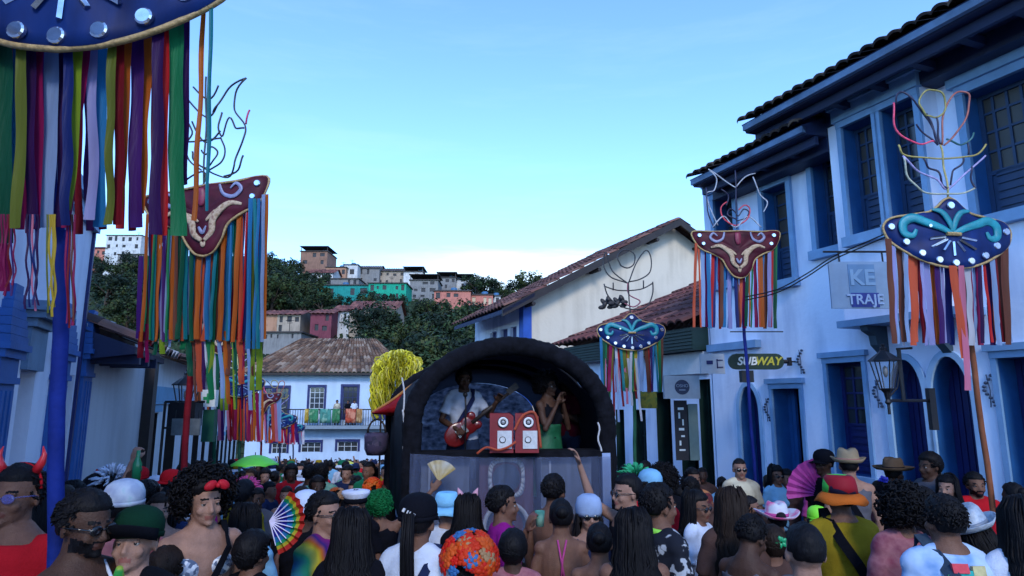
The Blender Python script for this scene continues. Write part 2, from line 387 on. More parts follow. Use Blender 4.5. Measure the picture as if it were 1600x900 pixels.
def sash(Wl,P,a0,a1,z0,z1,d,cols=3,rows=4,panel=.3,name='window',mframe=None,mpane=None,mpanel=None):
    """glazed leaf inside an opening at depth d: stiles, muntins, lower panel; pane as sub-part"""
    mf=mframe or mat('sash_dark_blue',(.008,.035,.10),.5,.2,5,.1); f=MB(); t=.05; zb=z0+(z1-z0)*panel
    Wl.bx(f,a0,a0+t,z0,z1,d-.03,d+.03); Wl.bx(f,a1-t,a1,z0,z1,d-.03,d+.03)
    Wl.bx(f,a0+t,a1-t,z1-t,z1,d-.03,d+.03); Wl.bx(f,a0+t,a1-t,zb-t,zb,d-.03,d+.03)
    if panel>.01:
        Wl.bx(f,a0+t,a1-t,z0,zb-t,d-.035,d+.01)
        n=int((zb-z0)/.09)
        for i in range(n): zz=z0+.04+i*.09; Wl.bx(f,a0+.1,a1-.1,zz,zz+.055,d+.011,d+.03)
    for i in range(1,cols):
        x=a0+(a1-a0)*i/cols; Wl.bx(f,x-.014,x+.014,zb,z1-t,d-.012,d+.018)
    for i in range(1,rows):
        z=zb+(z1-zb)*i/rows; Wl.bx(f,a0+t,a1-t,z-.014,z+.014,d-.010,d+.016)
    fo=part(f,name,mf,P)
    p=MB(); Wl.bx(p,a0+t,a1-t,zb,z1-t,d-.008,d-.002); part(p,'pane',mpane or GLASS,fo)
    return fo
def leaf(Wl,P,a0,a1,z0,z1,d,m,name='door',planks=4):
    f=MB(); n=planks
    for i in range(n):
        x0=a0+(a1-a0)*i/n; x1=a0+(a1-a0)*(i+1)/n; Wl.bx(f,x0+.006,x1-.006,z0,z1,d-.03,d+(.004 if i%2 else 0))
    Wl.bx(f,a0,a1,z0,z1,d-.04,d-.015)
    o=part(f,name,m,P)
    h=MB(); c=Wl.w((a0+a1)/2+.1,z0+1.05,d+.03); h.ell(c,(.03,.03,.03),8,6); part(h,'handle',IRON,o)
    return o
# ================= right house
RH=empty('colonial_house',RW.w(0,gz(0,11.2)),0,'two-storey white house with blue window frames filling the right side of the street','house')
def rp(x,y,d=0): return RW.px(x,y,d)
sR=RW.len; zb=-1.4
s0=0.0; s_step=rp(1243,300)[0]; s_bay0=rp(1302,300)[0]; s_bay1=rp(1447,300)[0]
zE=rp(1243,255)[1]+.55
zLow=rp(1110,300)[1]
BAY=.28
lower=[]; up=[]
def hole_px(x0,x1,yt,yb,d=0,arch=0):
    a=rp(x0,(yt+yb)/2,d)[0]; b=rp(x1,(yt+yb)/2,d)[0]; zt=rp((x0+x1)/2,yt,d)[1]; zz=rp((x0+x1)/2,yb,d)[1]; return [a,b,zz,zt,arch]
gS=lambda s: gz(0,11.2-s*.925)
H_arch0=hole_px(1160,1190,603,760,0,.42); H_d1=hole_px(1213,1256,607,760); H_d2=hole_px(1300,1356,566,742)
H_a1=hole_px(1397,1449,561,760,0,.45); H_a2=hole_px(1462,1524,556,760,0,.5); H_d3=hole_px(1571,1650,557,760)
for h in(H_arch0,H_d1,H_a1,H_a2,H_d3): h[2]=gS((h[0]+h[1])/2)+.14
U0=hole_px(1120,1150,305,440); U1=hole_px(1197,1236,290,440); U2=hole_px(1273,1317,222,388)
U5=hole_px(1517,1640,118,330)
rvm=[]; wm=MB()
zM=(H_d2[3]+U2[2])/2
RW.holes(wm,0,sR,zb,zM,[H_arch0,H_d1,H_d2,H_a1,H_a2,H_d3],.32,0,rvm)
RW.holes(wm,0,s_bay0,zM,zE,[U0,U1,U2],.32,0,rvm)
RW.holes(wm,s_bay1,sR,zM,zE,[U5],.32,0,rvm)
# bay: projects BAY, from ledge to eaves
zBay=rp(1400,492,BAY)[1]
U3=hole_px(1324,1374,186,366,BAY); U4=hole_px(1385,1440,158,345,BAY)
b0=RW.px(1302,300,BAY)[0]; b1=RW.px(1450,250,BAY)[0]
RW.holes(wm,b0,b1,zBay,zE,[U3,U4],.5,BAY,rvm)
for a in(b0,b1): wm.quad(RW.w(a,zBay,-.02),RW.w(a,zBay,BAY),RW.w(a,zE,BAY),RW.w(a,zE,-.02))
wm.quad(RW.w(b0,zBay,0),RW.w(b1,zBay,0),RW.w(b1,zBay,BAY),RW.w(b0,zBay,BAY))
# end wall, back
wm.quad(RW.w(0,zb,0),RW.w(0,zb,-8),RW.w(0,zE,-8),RW.w(0,zE,0)); wm.quad(RW.w(sR,zb,0),RW.w(sR,zb,-8),RW.w(sR,zE,-8),RW.w(sR,zE,0)); wm.quad(RW.w(0,zb,-8),RW.w(sR,zb,-8),RW.w(sR,zE,-8),RW.w(0,zE,-8))
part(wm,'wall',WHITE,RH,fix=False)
for q in rvm: part(q,'reveal',BLUE,RH,fix=False)
dk=MB(); RW.bx(dk,.1,sR-.1,zb,zE-.1,-1.35,-1.3); part(dk,'dark_backing_panel',mat('dark_interior',(.01,.01,.014),.9),RH)  # near-black panel behind the openings; the unlit room is put into its colour
def trim(*bs):
    tr=MB(); 
    for f in bs: f(tr)
    part(tr,'window_trim',TRIM,RH)
for h in(U0,U1,U2,U5): trim(lambda t:frame(RW,t,*h[:4],w=.085),lambda t:RW.bx(t,h[0]-.14,h[1]+.14,h[3]+.105,h[3]+.24,-.01,.1),lambda t:RW.bx(t,h[0]-.18,h[1]+.18,h[3]+.238,h[3]+.29,-.01,.15))
for h in(U3,U4): trim(lambda t:frame(RW,t,*h[:4],w=.07,d0=BAY-.01,d1=BAY+.05),lambda t:RW.bx(t,h[0]-.1,h[1]+.1,h[3]+.085,h[3]+.26,BAY-.01,BAY+.09),lambda t:RW.bx(t,h[0]-.13,h[1]+.13,h[3]+.258,h[3]+.30,BAY-.01,BAY+.14))
for h in(H_d1,H_d2,H_d3): trim(lambda t:frame(RW,t,*h[:4],w=.06,d1=.035,sill=False),lambda t:RW.bx(t,h[0]-.1,h[1]+.1,h[3]+.076,h[3]+.15,-.01,.08))
st=MB(); RW.bx(st,H_d2[0]-.1,H_d2[1]+.1,H_d2[2]-.35,H_d2[2]-.001,-.01,.09); part(st,'sill',TRIM,RH)
for h in(H_arch0,H_a1,H_a2):
    at_=MB(); K=14; b0_,b1_,y1,ah=h[0],h[1],h[3],h[4]; yt=y1-ah
    pts=[((b0_+b1_)/2-math.cos(math.pi*k/K)*((b1_-b0_)/2+e),yt+math.sin(math.pi*k/K)*(ah+e)) for e in(.0,.075) for k in range(K+1)]
    for k in range(K):
        p,q,r_,t_=pts[k],pts[k+1],pts[K+2+k],pts[K+1+k]
        at_.hexa([RW.w(*p,-.01),RW.w(*q,-.01),RW.w(*q,.035),RW.w(*p,.035),RW.w(*t_,-.01),RW.w(*r_,-.01),RW.w(*r_,.035),RW.w(*t_,.035)])
    for sgn,bb in((-1,b0_),(1,b1_)): RW.bx(at_,min(bb,bb+sgn*.075),max(bb,bb+sgn*.075),h[2],yt,-.01,.035)
    part(at_,'arch_trim',mat('arch_trim_blue',(.28,.45,.66),.6,.1,5,.1),RH)
for h,c in((U0,2),(U1,2),(U2,3),(U3,3),(U4,3),(U5,5)):
    dd=-.30+(BAY if h in(U3,U4) else 0)
    sash(RW,RH,h[0],h[1],h[2],h[3],dd+.06,c,4,.38,mpane=CURT if h in(U1,U5,U3) else GLASS)
sash(RW,RH,H_d2[0]+.35*(H_d2[1]-H_d2[0])*0,H_d2[1],H_d2[2],H_d2[3],-.26,3,4,.45,mframe=NAVY)
leaf(RW,RH,*H_arch0[:4],-.28,NAVY); leaf(RW,RH,*H_a1[:4],-.28,NAVY,planks=6); leaf(RW,RH,*H_a2[:4],-.28,NAVY,planks=6); leaf(RW,RH,*H_d3[:4],-.28,NAVY,planks=7)
leaf(RW,RH,H_d1[0],H_d1[0]+.3*(H_d1[1]-H_d1[0]),H_d1[2],H_d1[3],-.27,BLUE,planks=2)
# door 1 is open on a shop interior: shelf with goods
rnd=random.Random(4)
for i in range(7):
    z=H_d1[2]+.3+i*.36
    if z+.3<H_d1[3]:
        shf=MB(); RW.bx(shf,H_d1[0],H_d1[1],z,z+.03,-.9,-.6); so_=part(shf,'shop_shelf',WOOD,RH)
        for j in range(9):
            a=H_d1[0]+.05+j*.1; c=rnd.choice([(.3,.12,.1),(.25,.2,.1),(.1,.12,.2),(.3,.28,.25)])
            if a<H_d1[1]-.08: gd=MB(); RW.bx(gd,a,a+.07,z+.03,z+rnd.uniform(.13,.27),-.8,-.7,tone=c); part(gd,'packet',attr_mat('goods'),so_)
# ledge + corbels under the bay, string course at left
lg=MB(); RW.bx(lg,b0-.03,b1+.25,zBay-.09,zBay-.002,-.01,BAY+.12); part(lg,'ledge',TRIM,RH); lg=MB()
a,z=rp(1117,550); a2,_=rp(1190,548); RW.bx(lg,.02,a2,z,z+.12,-.01,.12)
part(lg,'string_course',TRIM,RH)
for xx in(1368,1466):
    cb=MB(); a=RW.px(xx,520,.15)[0]; zt=zBay-.092
    prof=[(0,0),(.36,0),(.34,-.06),(.22,-.12),(.20,-.24),(.08,-.34),(0,-.42)]
    cb.prism([RW.w(a-.05,zt+q[1],q[0]) for q in prof],RW.u*.1); part(cb,'corbel',mat('corbel_slate',(.03,.06,.09),.7),RH)
# brackets of small wall flowers
for i,(xx,yy) in enumerate(((1547,610),(1252,565),(1200,640),(1372,615))):
    fb=MB(); a,z=rp(xx,yy)
    for k in range(9):
        q=k*.7; fb.ell(RW.w(a+math.cos(q)*.05,z+(k-4)*.04,.02),(.022,.022,.018),6,4)
    fb.tube([RW.w(a,z-.18,.02),RW.w(a+.02,z,.03),RW.w(a-.01,z+.17,.02)],.006,5)
    part(fb,'wall_ornament',mat('ornament_dark',(.03,.05,.10),.6),RH)
# roofs: main eaves from 1152..1600, lower eaves 1072..1244
OH=.85
def eave_pt(x,y,d): r=ray(x,y); o=V((0,0,CAMZ)); A=RW.A+RW.n*d; t=(A-o).dot(RW.n)/r.dot(RW.n); return o+r*t
def roof(Pn,e_px0,e_px1,dOH,depth,rise,s_clip=None,name='roof',tail=True,seed=3,ext=0):
    e0=eave_pt(*e_px0,dOH); e1=eave_pt(*e_px1,dOH); z=(e0.z+e1.z)/2; 
    a0=(e0-RW.A).dot(RW.u); a1=(e1-RW.A).dot(RW.u)+ext
    print(name,'eave z',e0.z,e1.z,a0,a1)
    z=e0.z
    tb=MB(); tile_roof(tb,RW.w(a0,z,dOH),RW.w(a1,z,dOH),RW.w(a0,z+rise,dOH-depth),RW.w(a1,z+rise,dOH-depth),cols=((.035,.022,.02),(.02,.015,.015),(.06,.035,.028),(.09,.06,.045)),seed=seed,pitch=.17,amp=.032)
    ro=part(tb,name,TILE,Pn)
    f=MB(); k=rise/depth
    RW.bx(f,a0+.05,a1,z-.13,z-.045,dOH-.12,dOH-.05)
    part(f,'fascia',mat('fascia_grey_blue',(.10,.17,.28),.7,.4,3,.3),ro)
    s=MB(); s.hexa([RW.w(a0+.03,z-.15,dOH-.13),RW.w(a1,z-.15,dOH-.13),RW.w(a1,z-.22+.12,-.1),RW.w(a0+.03,z-.22+.12,-.1),
                    RW.w(a0+.03,z-.03,dOH-.05),RW.w(a1,z-.03,dOH-.05),RW.w(a1,z+rise*.97,dOH-depth),RW.w(a0+.03,z+rise*.97,dOH-depth)])
    # cornice steps on the soffit
    RW.bx(s,a0+.05,a1,z-.27,z-.15,dOH-.34,dOH-.28); RW.bx(s,a0+.05,a1,z-.34,z-.10,-.02+(BAY if False else 0),.3)
    for i in range(int((a1-a0)/.55)): RW.bx(s,a0+.2+i*.55,a0+.29+i*.55,z-.25,z-.151,.3,dOH-.35)
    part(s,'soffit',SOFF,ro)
    return a0,a1,z
m0=roof(RH,(1152,193),(1500,15),1.0,3.4,1.5,seed=5,ext=3)
m1=roof(RH,(1072,279),(1200,211),.8,3.2,1.3,seed=6,ext=.55)
# hip end tiles at the far gable
for (a0,a1,z),dOH,dp,ri,sd in((m0,1.0,3.4,1.5,8),(m1,.8,3.2,1.3,9)):
    pass
# ================= green shop (right, beyond)
G0=(3.48,11.25); GE=(3.48-.41*4.6,11.25+4.6)
GW=Wall(G0,GE)   # s grows away from camera
GH=empty('shop_building',GW.w(0,gz(0,11.3)),0,'low white shop with dark green doors and a brown tile roof beside the float','shop')
def gp(x,y,d=0): return GW.px(x,y,d)
wm=MB(); hs=[]
def gh(x0,x1,yt):
    a=gp(x1,680)[0]; b=gp(x0,680)[0]; z=gp((x0+x1)/2,yt)[1]; return [max(.05,a),b,gz(0,11.3+(a+b)/2*.92)+.14,z]
HG=[gh(1095,1128,592),gh(1064,1090,632),gh(1027,1050,612),gh(990,1010,640),gh(963,976,640),gh(936,950,640)]
zt=gp(1085,515)[1]
rvm=[]; GW.holes(wm,0,GW.len,-2.2,zt,HG,.3,0,rvm)
for q in rvm: part(q,'door_reveal',DGRN,GH,fix=False)
wm.quad(GW.w(GW.len,-2.2,0),GW.w(GW.len,-2.2,-6),GW.w(GW.len,zt,-6),GW.w(GW.len,zt,0)); wm.quad(GW.w(0.01,-2.2,0),GW.w(0.01,-2.2,-6),GW.w(0.01,zt,-6),GW.w(0.01,zt,0))
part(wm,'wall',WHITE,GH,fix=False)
dk=MB(); GW.bx(dk,.1,GW.len-.1,-2.2,zt-.1,-1.2,-1.15); part(dk,'dark_backing_panel',MATS['dark_interior'],GH)  # same dark panel, standing in for the unlit room behind the shop doors
for i,h in enumerate(HG):
    w_=h[1]-h[0]; leaf(GW,GH,h[0],h[0]+w_*.42,h[2],h[3],-.2,DGRN,planks=3)
    if i in(0,3,5): sash(GW,GH,h[0]+w_*.45,h[1],h[2],h[3],-.2,2,3,.4,mframe=DGRN,mpane=GLASS)
fs=MB(); z1=gp(1100,513)[1]; z0=gp(1100,548)[1]
GW.bx(fs,.03,GW.len,z0,z1,.0,.35)
for i in range(6): GW.bx(fs,.03,GW.len,z0+.03+i*(z1-z0-.04)/6,z0+.03+(i+.65)*(z1-z0-.04)/6,.352,.38)
part(fs,'fascia_slats',DGRN,GH)
pn=MB(); z1=gp(1080,552)[1]; z0=gp(1080,585)[1]; a0=gp(1178,570)[0]; GW.bx(pn,.05,gp(1035,570)[0],z0,z1,.02,.12); pn_o=part(pn,'sign_board',mat('board_white',(.55,.57,.6),.5,.1),GH)
tb=MB(); e0=GW.w(-.0,gp(1100,513)[1]+.06,.55); e1=GW.w(GW.len+.3,e0.z,.55); h0=GW.w(0,e0.z+1.95,-3.6); h1=GW.w(GW.len-1.9,e0.z+1.95,-3.6)
tile_roof(tb,e0,e1,h0,h1,cols=((.17,.055,.045),(.12,.042,.038),(.21,.08,.06),(.09,.035,.03)),seed=11)
tile_roof(tb,e1,GW.w(GW.len+.3,e0.z,-6),h1,GW.w(GW.len-1.9,e0.z+1.95,-3.7),cols=((.09,.04,.035),(.12,.07,.05),(.06,.035,.03)),seed=12)
part(tb,'roof',TILE,GH)
# ================= cream gabled house behind it
apex=at(1047,352,20); c0=at(822,468,17.5); c1_=at(1240,440,21)
CW=Wall((c0.x,17.5),(apex.x*2-c0.x,22.2))
CH=empty('gabled_house',CW.w(0,gz(0,17.5)),0,'cream gabled house with blue corner post rising behind the green shop','house')
s_ap=CW.px(1047,352)[0]; z_ap=CW.px(1047,352)[1]; z_e=CW.px(822,466)[1]; sl_=(z_ap-z_e)/s_ap
wm=MB(); 
wm.prism([CW.w(0,-2.6,0),CW.w(2*s_ap,-2.6,0),CW.w(2*s_ap,z_e,0),CW.w(s_ap,z_ap,0),CW.w(0,z_e,0)],-CW.n*.3)
part(wm,'gable_wall',CREAM,CH)
back=V((-.41,1,0)).normalized()*4.3
sw=Wall((CW.A.x,CW.A.y),(CW.A.x+back.x,CW.A.y+back.y))
side=MB(); Hs=[]
for (x0,x1) in((766,776),(782,793),(797,807)):
    a=sw.px(x1,515)[0]; b=sw.px(x0,515)[0]; Hs.append([a,b,sw.px(785,533)[1],sw.px(785,515)[1]])
sw.holes(side,0,sw.len,-2.6,z_e,Hs,.2)
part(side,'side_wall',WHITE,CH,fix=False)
for h in Hs:
    f=MB(); sw.bx(f,h[0]-.02,h[1]+.02,h[2]-.02,h[3]+.02,-.2,-.1); part(f,'window',NAVY,CH)
ps=MB(); CW.bx(ps,-.12,.14,-2.6,z_e+.05,-.2,.06); part(ps,'corner_post',mat('post_royal_blue',(.015,.08,.38),.6),CH)
tb=MB(); ov=.5; n=CW.n
for sg in(0,1):
    ea=-.9 if sg==0 else 2*s_ap+.9; ze=z_e-sl_*.9
    P0=CW.w(ea,ze+.12,ov); P1=P0+back+n*(-ov)*0; Q0=CW.w(s_ap,z_ap+.12,ov); Q1=Q0+back
    tile_roof(tb,P0,P0+back*1.1,Q0,Q0+back*1.1,cols=((.12,.05,.04),(.09,.04,.035),(.16,.075,.055)),seed=20+sg,pitch=.25,row=.45)
ro=part(tb,'roof',TILE,CH)
vb=MB()
for sg in(0,1):
    ea=-.95 if sg==0 else 2*s_ap+.95; ze=z_e-sl_*.95
    vb.hexa([CW.w(ea,ze-.12,ov),CW.w(s_ap,z_ap-.12,ov),CW.w(s_ap,z_ap-.12,ov-.06),CW.w(ea,ze-.12,ov-.06),CW.w(ea,ze+.1,ov),CW.w(s_ap,z_ap+.1,ov),CW.w(s_ap,z_ap+.1,ov-.06),CW.w(ea,ze+.1,ov-.06)])
    for k in(.15,.5,.85):
        p=CW.w(ea+(s_ap-ea)*k,ze+(z_ap-ze)*k-.2,0); vb.tube([p-n*.1,p+n*ov],.06,6)
part(vb,'verge_board',WOOD,ro)
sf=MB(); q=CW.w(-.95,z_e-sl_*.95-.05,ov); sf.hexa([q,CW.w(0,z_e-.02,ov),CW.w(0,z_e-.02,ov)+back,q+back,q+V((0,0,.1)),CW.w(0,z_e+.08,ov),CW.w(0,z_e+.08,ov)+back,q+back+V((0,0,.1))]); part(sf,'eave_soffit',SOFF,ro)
# ================= left pilaster house
LH=empty('pilaster_house',LW.w(0,gz(0,7)),0,'white house with tall blue pilasters at the left edge of the street','house')
def lp(x,y,d=0): return LW.px(x,y,d)
zT=lp(137,330)[1]; 
def lhole(x0,x1,yt,yb=None):
    a=lp(x1,620)[0]; b=lp(x0,620)[0]; z=lp((x0+x1)/2,yt)[1]; return [a,b,(lp((x0+x1)/2,yb)[1] if yb else gz(0,7-(a+b)/2*.92)+.14),z]
h1=lhole(27,51,578); h2=lhole(97,113,585)
wm=MB(); LW.holes(wm,0,LW.len,-1.2,zT,[h1,h2],.3,0)
wm.quad(LW.w(0,-1.2,0),LW.w(0,-1.2,-5),LW.w(0,zT,-5),LW.w(0,zT,0))
part(wm,'wall',LWHITE,LH,fix=False)
for h in(h1,h2):
    leaf(LW,LH,*h,-.25,NAVY,planks=5)
tr=MB()
for h in(h1,):
    LW.bx(tr,h[0]-.03,h[1]+.03,h[3],h[3]+.35,-.01,.05)
    LW.bx(tr,h[0]-.06,h[1]+.06,h[3]+.352,h[3]+.42,-.01,.09); LW.bx(tr,h[0]-.1,h[1]+.1,h[3]+.422,h[3]+.48,-.01,.15); LW.bx(tr,h[0]-.14,h[1]+.14,h[3]+.482,h[3]+.56,-.01,.22)
part(tr,'door_cornice',mat('cornice_grey_blue',(.12,.2,.3),.7,.2,5,.3),LH)
for (x0,x1,yc) in((-22,8,545),(74,94,552),(119,133,552)):
    pl=MB(); a0=lp(x1,620)[0]; a1=lp(x0,620)[0]; zc=lp((x0+x1)/2,yc)[1]; m_=(a0+a1)/2; hw=(a1-a0)/2; zg=gz(0,7-m_*.92)
    LW.bx(pl,a0,a1,zg,zc-.25,0,.05); 
    for k in range(3): LW.bx(pl,a0+hw*(.25+.5*k),a0+hw*(.5+.5*k),zg+.35,zc-.3,.05,.065)
    LW.bx(pl,a0-.03,a1+.03,zc-.25,zc-.2,-.001,.075); LW.bx(pl,a0,a1,zc-.2,zc-.06,0,.06); LW.bx(pl,a0-.04,a1+.04,zc-.06,zc,-.001,.09); LW.bx(pl,a0-.06,a1+.06,zc,zc+.05,-.001,.12)
    nb=7
    for k in range(nb):
        t=k/nb; wv=hw*(1.05-.75*t**1.6); LW.bx(pl,m_-wv,m_+wv,zc+.05+k*.065,zc+.05+k*.065+.06,0,.08*(1-t*.6)+.02)
    LW.bx(pl,a0-.05,a1+.05,zg,zg+.3,-.001,.09)
    part(pl,'pilaster',mat('pilaster_blue',(.018,.10,.33),.6,.15,5,.2),LH)
pr=MB(); LW.bx(pr,-.1,LW.len,zT,zT+.12,-.3,.12); LW.bx(pr,-.05,LW.len,zT-.15,zT-.001,-.3,.06); part(pr,'parapet_cap',TRIM,LH)
cp=MB(); LW.bx(cp,-.025,.03,-1.2,zT-.16,-.01,.03); part(cp,'corner_strip',NAVY,LH)
# ================= left low house with tile eaves
L2=Wall((LA.x-.03,7.12),(-5.85,10.3)); L2n=L2
QH=empty('low_house',L2.w(0,gz(0,7.1)),0,'low white house with ragged tile eaves and a dark post beside the pilaster house','house')
ze=L2.px(175,545)[1]
wm=MB(); hq=[L2.px(252,640)[0]]
L2.holes(wm,0,L2.len,-1.6,ze+.2,[],.3)
part(wm,'wall',wall_mat('grey_white_limewash',(.56,.57,.60),(.7,.7,.7),.4),QH,fix=False)
dp=MB(); a=L2.px(226,620)[0]; L2.bx(dp,a-.16,a+.16,-1.6,ze+.3,.0,.14); part(dp,'door_post',WOOD,QH)
tb=MB(); E0=L2.w(-.0,ze-.02,.6); LE=L2.px(216,520)[0]-.1; E1=L2.w(LE,ze-.06,.6); tile_roof(tb,E0,E1,L2.w(-.0,ze+1.1,-1.9),L2.w(LE,ze+1.0,-1.9),seed=31,cols=((.22,.10,.07),(.13,.06,.05),(.3,.2,.16),(.4,.36,.34),(.09,.05,.045)),pitch=.24,row=.5,amp=.06)
ro=part(tb,'roof',TILE,QH)
sf=MB(); LE2=LE*.75; sf.hexa([L2.w(0,ze-.13,.5),L2.w(LE2,ze-.15,.5),L2.w(LE2,ze-.2,0),L2.w(0,ze-.2,0),L2.w(0,ze-.05,.5),L2.w(LE2,ze-.08,.5),L2.w(LE2,ze+.2,-.2),L2.w(0,ze+.2,-.2)])
for i in range(3): L2.bx(sf,.15+i*.5,.25+i*.5,ze-.24,ze-.12,.0,.52)
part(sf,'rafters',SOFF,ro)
# ================= left row of shops further down
L3=Wall((-5.85,10.32),(-13.0,31.0))
TH=empty('row_house',L3.w(0,gz(0,10.3)),0,'long row of white shopfronts with many dark doors, left side down the street','house')
zt3=L3.px(262,612)[1]+.6
wm=MB(); H3=[]; a=.5; i=0; r3=random.Random(2)
while a<L3.len-1.8:
    g0=gz(0,10.3+(a+.5)*.945); wd=r3.choice([.8,.95,1.15,1.5]); hh_=r3.choice([2.6,2.9,3.1]); lo_=0 if r3.random()<.7 else .9; H3.append([a,a+wd,g0+.14+lo_,g0+hh_]); a+=wd+r3.uniform(.5,1.1); i+=1
zt3=max(zt3,2.6)
rvm=[]; L3.holes(wm,0,L3.len,-4,zt3,H3,.3,0,rvm)
for q in rvm: part(q,'door_reveal',WOOD,TH,fix=False)
wm.quad(L3.w(L3.len,-4,0),L3.w(L3.len,-4,-6),L3.w(L3.len,zt3,-6),L3.w(L3.len,zt3,0))
part(wm,'wall',wall_mat('shop_white',(.66,.68,.70),(.7,.7,.7),.4),TH,fix=False)
for i,h in enumerate(H3): leaf(L3,TH,*h,-.2,(DGRN,WOOD,NAVY)[i%3],planks=3)
for h in H3:
    fr=MB(); L3.bx(fr,h[0]-.1,h[1]+.1,h[3]+.02,h[3]+.14,-.01,.06); part(fr,'lintel',mat('lintel_sky_blue',(.12,.32,.5),.6),TH)
fr=MB(); L3.bx(fr,.0,5.2,h[3]*0+L3.px(252,618)[1]-.15,L3.px(252,618)[1]+.15,-.01,.08); part(fr,'frieze',MATS['lintel_sky_blue'],TH)
tb=MB(); tile_roof(tb,L3.w(1.0,zt3-.05,.5),L3.w(L3.len+.4,zt3-.4,.5),L3.w(1.0,zt3+.7,-2.5),L3.w(L3.len+.4,zt3+.4,-2.5),seed=41,pitch=.26,row=.5,ns=4)
part(tb,'roof',TILE,TH)
# ================= white building closing the street
FW=Wall((at(385,660,43).x,43),(at(614,660,43).x,43.2))
FH=empty('balcony_house',FW.w(0,-3.9),0,'pale two-storey building with long balcony and mottled hip roof closing the far end of the street','building')
tag(FH,'pale two-storey building with a long balcony and mottled hip roof closing the street')
def fp(x,y,d=0): return FW.px(x,y,d)
ze=fp(500,584)[1]
def fh(x0,x1,yt,yb): return [fp(x0,(yt+yb)/2)[0],fp(x1,(yt+yb)/2)[0],fp(x0,yb)[1],fp(x0,yt)[1]]
HF=[fh(412,424,606,655),fh(430,450,606,655),fh(483,506,605,656),fh(535,558,604,656),fh(586,600,604,656)]
HL=[fh(470,501,691,706),fh(527,559,690,705),fh(424,448,692,708)]
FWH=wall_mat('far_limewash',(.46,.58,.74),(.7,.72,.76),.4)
wm=MB(); FW.holes(wm,0,FW.len,-4.6,ze,HF+HL,.25)
for a in(0,FW.len): wm.quad(FW.w(a,-4.6,0),FW.w(a,-4.6,-8),FW.w(a,ze,-8),FW.w(a,ze,0))
part(wm,'wall',FWH,FH,fix=False)
for h in HF+HL:
    o=sash(FW,FH,*h,-.1,3,5 if h in HF else 2,.18 if h in HF else 0,name='window',mframe=mat('far_frame_white',(.55,.6,.66),.6) if h in HL or h is HF[2] else NAVY)
    f=MB(); FW.bx(f,h[0]-.14,h[0],h[2],h[3],-.02,.05); FW.bx(f,h[1],h[1]+.14,h[2],h[3],-.02,.05); FW.bx(f,h[0]-.14,h[1]+.14,h[3],h[3]+.16,-.02,.06); part(f,'frame',NAVY,o)
zb_=fp(500,664)[1]; a0=fp(440,664)[0]; a1=FW.len
bl=MB(); FW.bx(bl,a0,a1,zb_-.22,zb_,0,1.0); bo=part(bl,'balcony',mat('balcony_grey',(.2,.25,.3),.8),FH)
rl=MB(); FW.bx(rl,a0,a1,zb_+.98,zb_+1.05,.93,.98)
n=int((a1-a0)/.16)
for i in range(n+1): FW.bx(rl,a0+(a1-a0-.03)*i/n,a0+(a1-a0-.03)*i/n+.03,zb_,zb_+.98,.94,.97)
part(rl,'railing',IRON,bo)
tb=MB(); oh=.7; E0=FW.w(-.6,ze+.05,oh); E1=FW.w(FW.len+.3,ze+.05,oh); zr=fp(500,532)[1]+.5
R0=FW.w(2.0,zr,-4.2); R1=FW.w(FW.len-2.2,zr,-4.2)
cs=((.15,.085,.055),(.19,.12,.08),(.09,.055,.04),(.17,.095,.06),(.26,.19,.14))
tile_roof(tb,E0,E1,R0,R1,seed=51,cols=cs,pitch=.3,row=.5,ns=4,amp=.07); tile_roof(tb,FW.w(-.6,ze+.05,-9),E0,R0+V((0,.01,0)),R0,seed=52,cols=cs,pitch=.3,row=.5,ns=4); tile_roof(tb,E1,FW.w(FW.len+.3,ze+.05,-9),R1,R1+V((0,.01,0)),seed=53,cols=cs,pitch=.3,row=.5,ns=4)
ro=part(tb,'roof',TILE,FH)
ev=MB(); FW.bx(ev,-.5,FW.len+.3,ze-.1,ze+.04,0,oh-.05); part(ev,'eave_board',WOOD,ro)
# flags and cloths hung over the railing, each its own thing
for i,(x0,x1,c,lb) in enumerate(((476,482,(.5,.35,.05),'yellow'),(483,497,(.05,.25,.12),'green patterned'),(500,517,(.08,.3,.25),'teal'),(519,531,(.05,.22,.1),'dark green'),(540,556,(.5,.09,.05),'red and orange'),(557,566,(.45,.25,.1),'faded orange'),(615,626,(.5,.45,.35),'cream'))):
    f=MB(); p0=fp(x0,650,1.0)[0]; p1=fp(x1,650,1.0)[0]; K=8
    vs=[FW.w(p0+(p1-p0)*k/K,zb_+1.06-j*.3,1.0+.05*math.sin(k*1.9+j)+.0) for j in range(4) for k in range(K+1)]
    f.add(vs,[(j*(K+1)+k,j*(K+1)+k+1,(j+1)*(K+1)+k+1,(j+1)*(K+1)+k) for j in range(3) for k in range(K)])
    o=f.build('cloth',ramp_mat('cloth_'+lb.replace(' ','_'),[(.35,c),(.5,tuple(x*.6 for x in c)),(.62,(c[0]*.8+.15,c[1]*.8+.15,c[2]*.8+.1))],scale=2.5),None,True)
    o.modifiers.new('t','SOLIDIFY').thickness=.01
    tag(o,lb+' cloth draped over the far balcony railing','cloth')
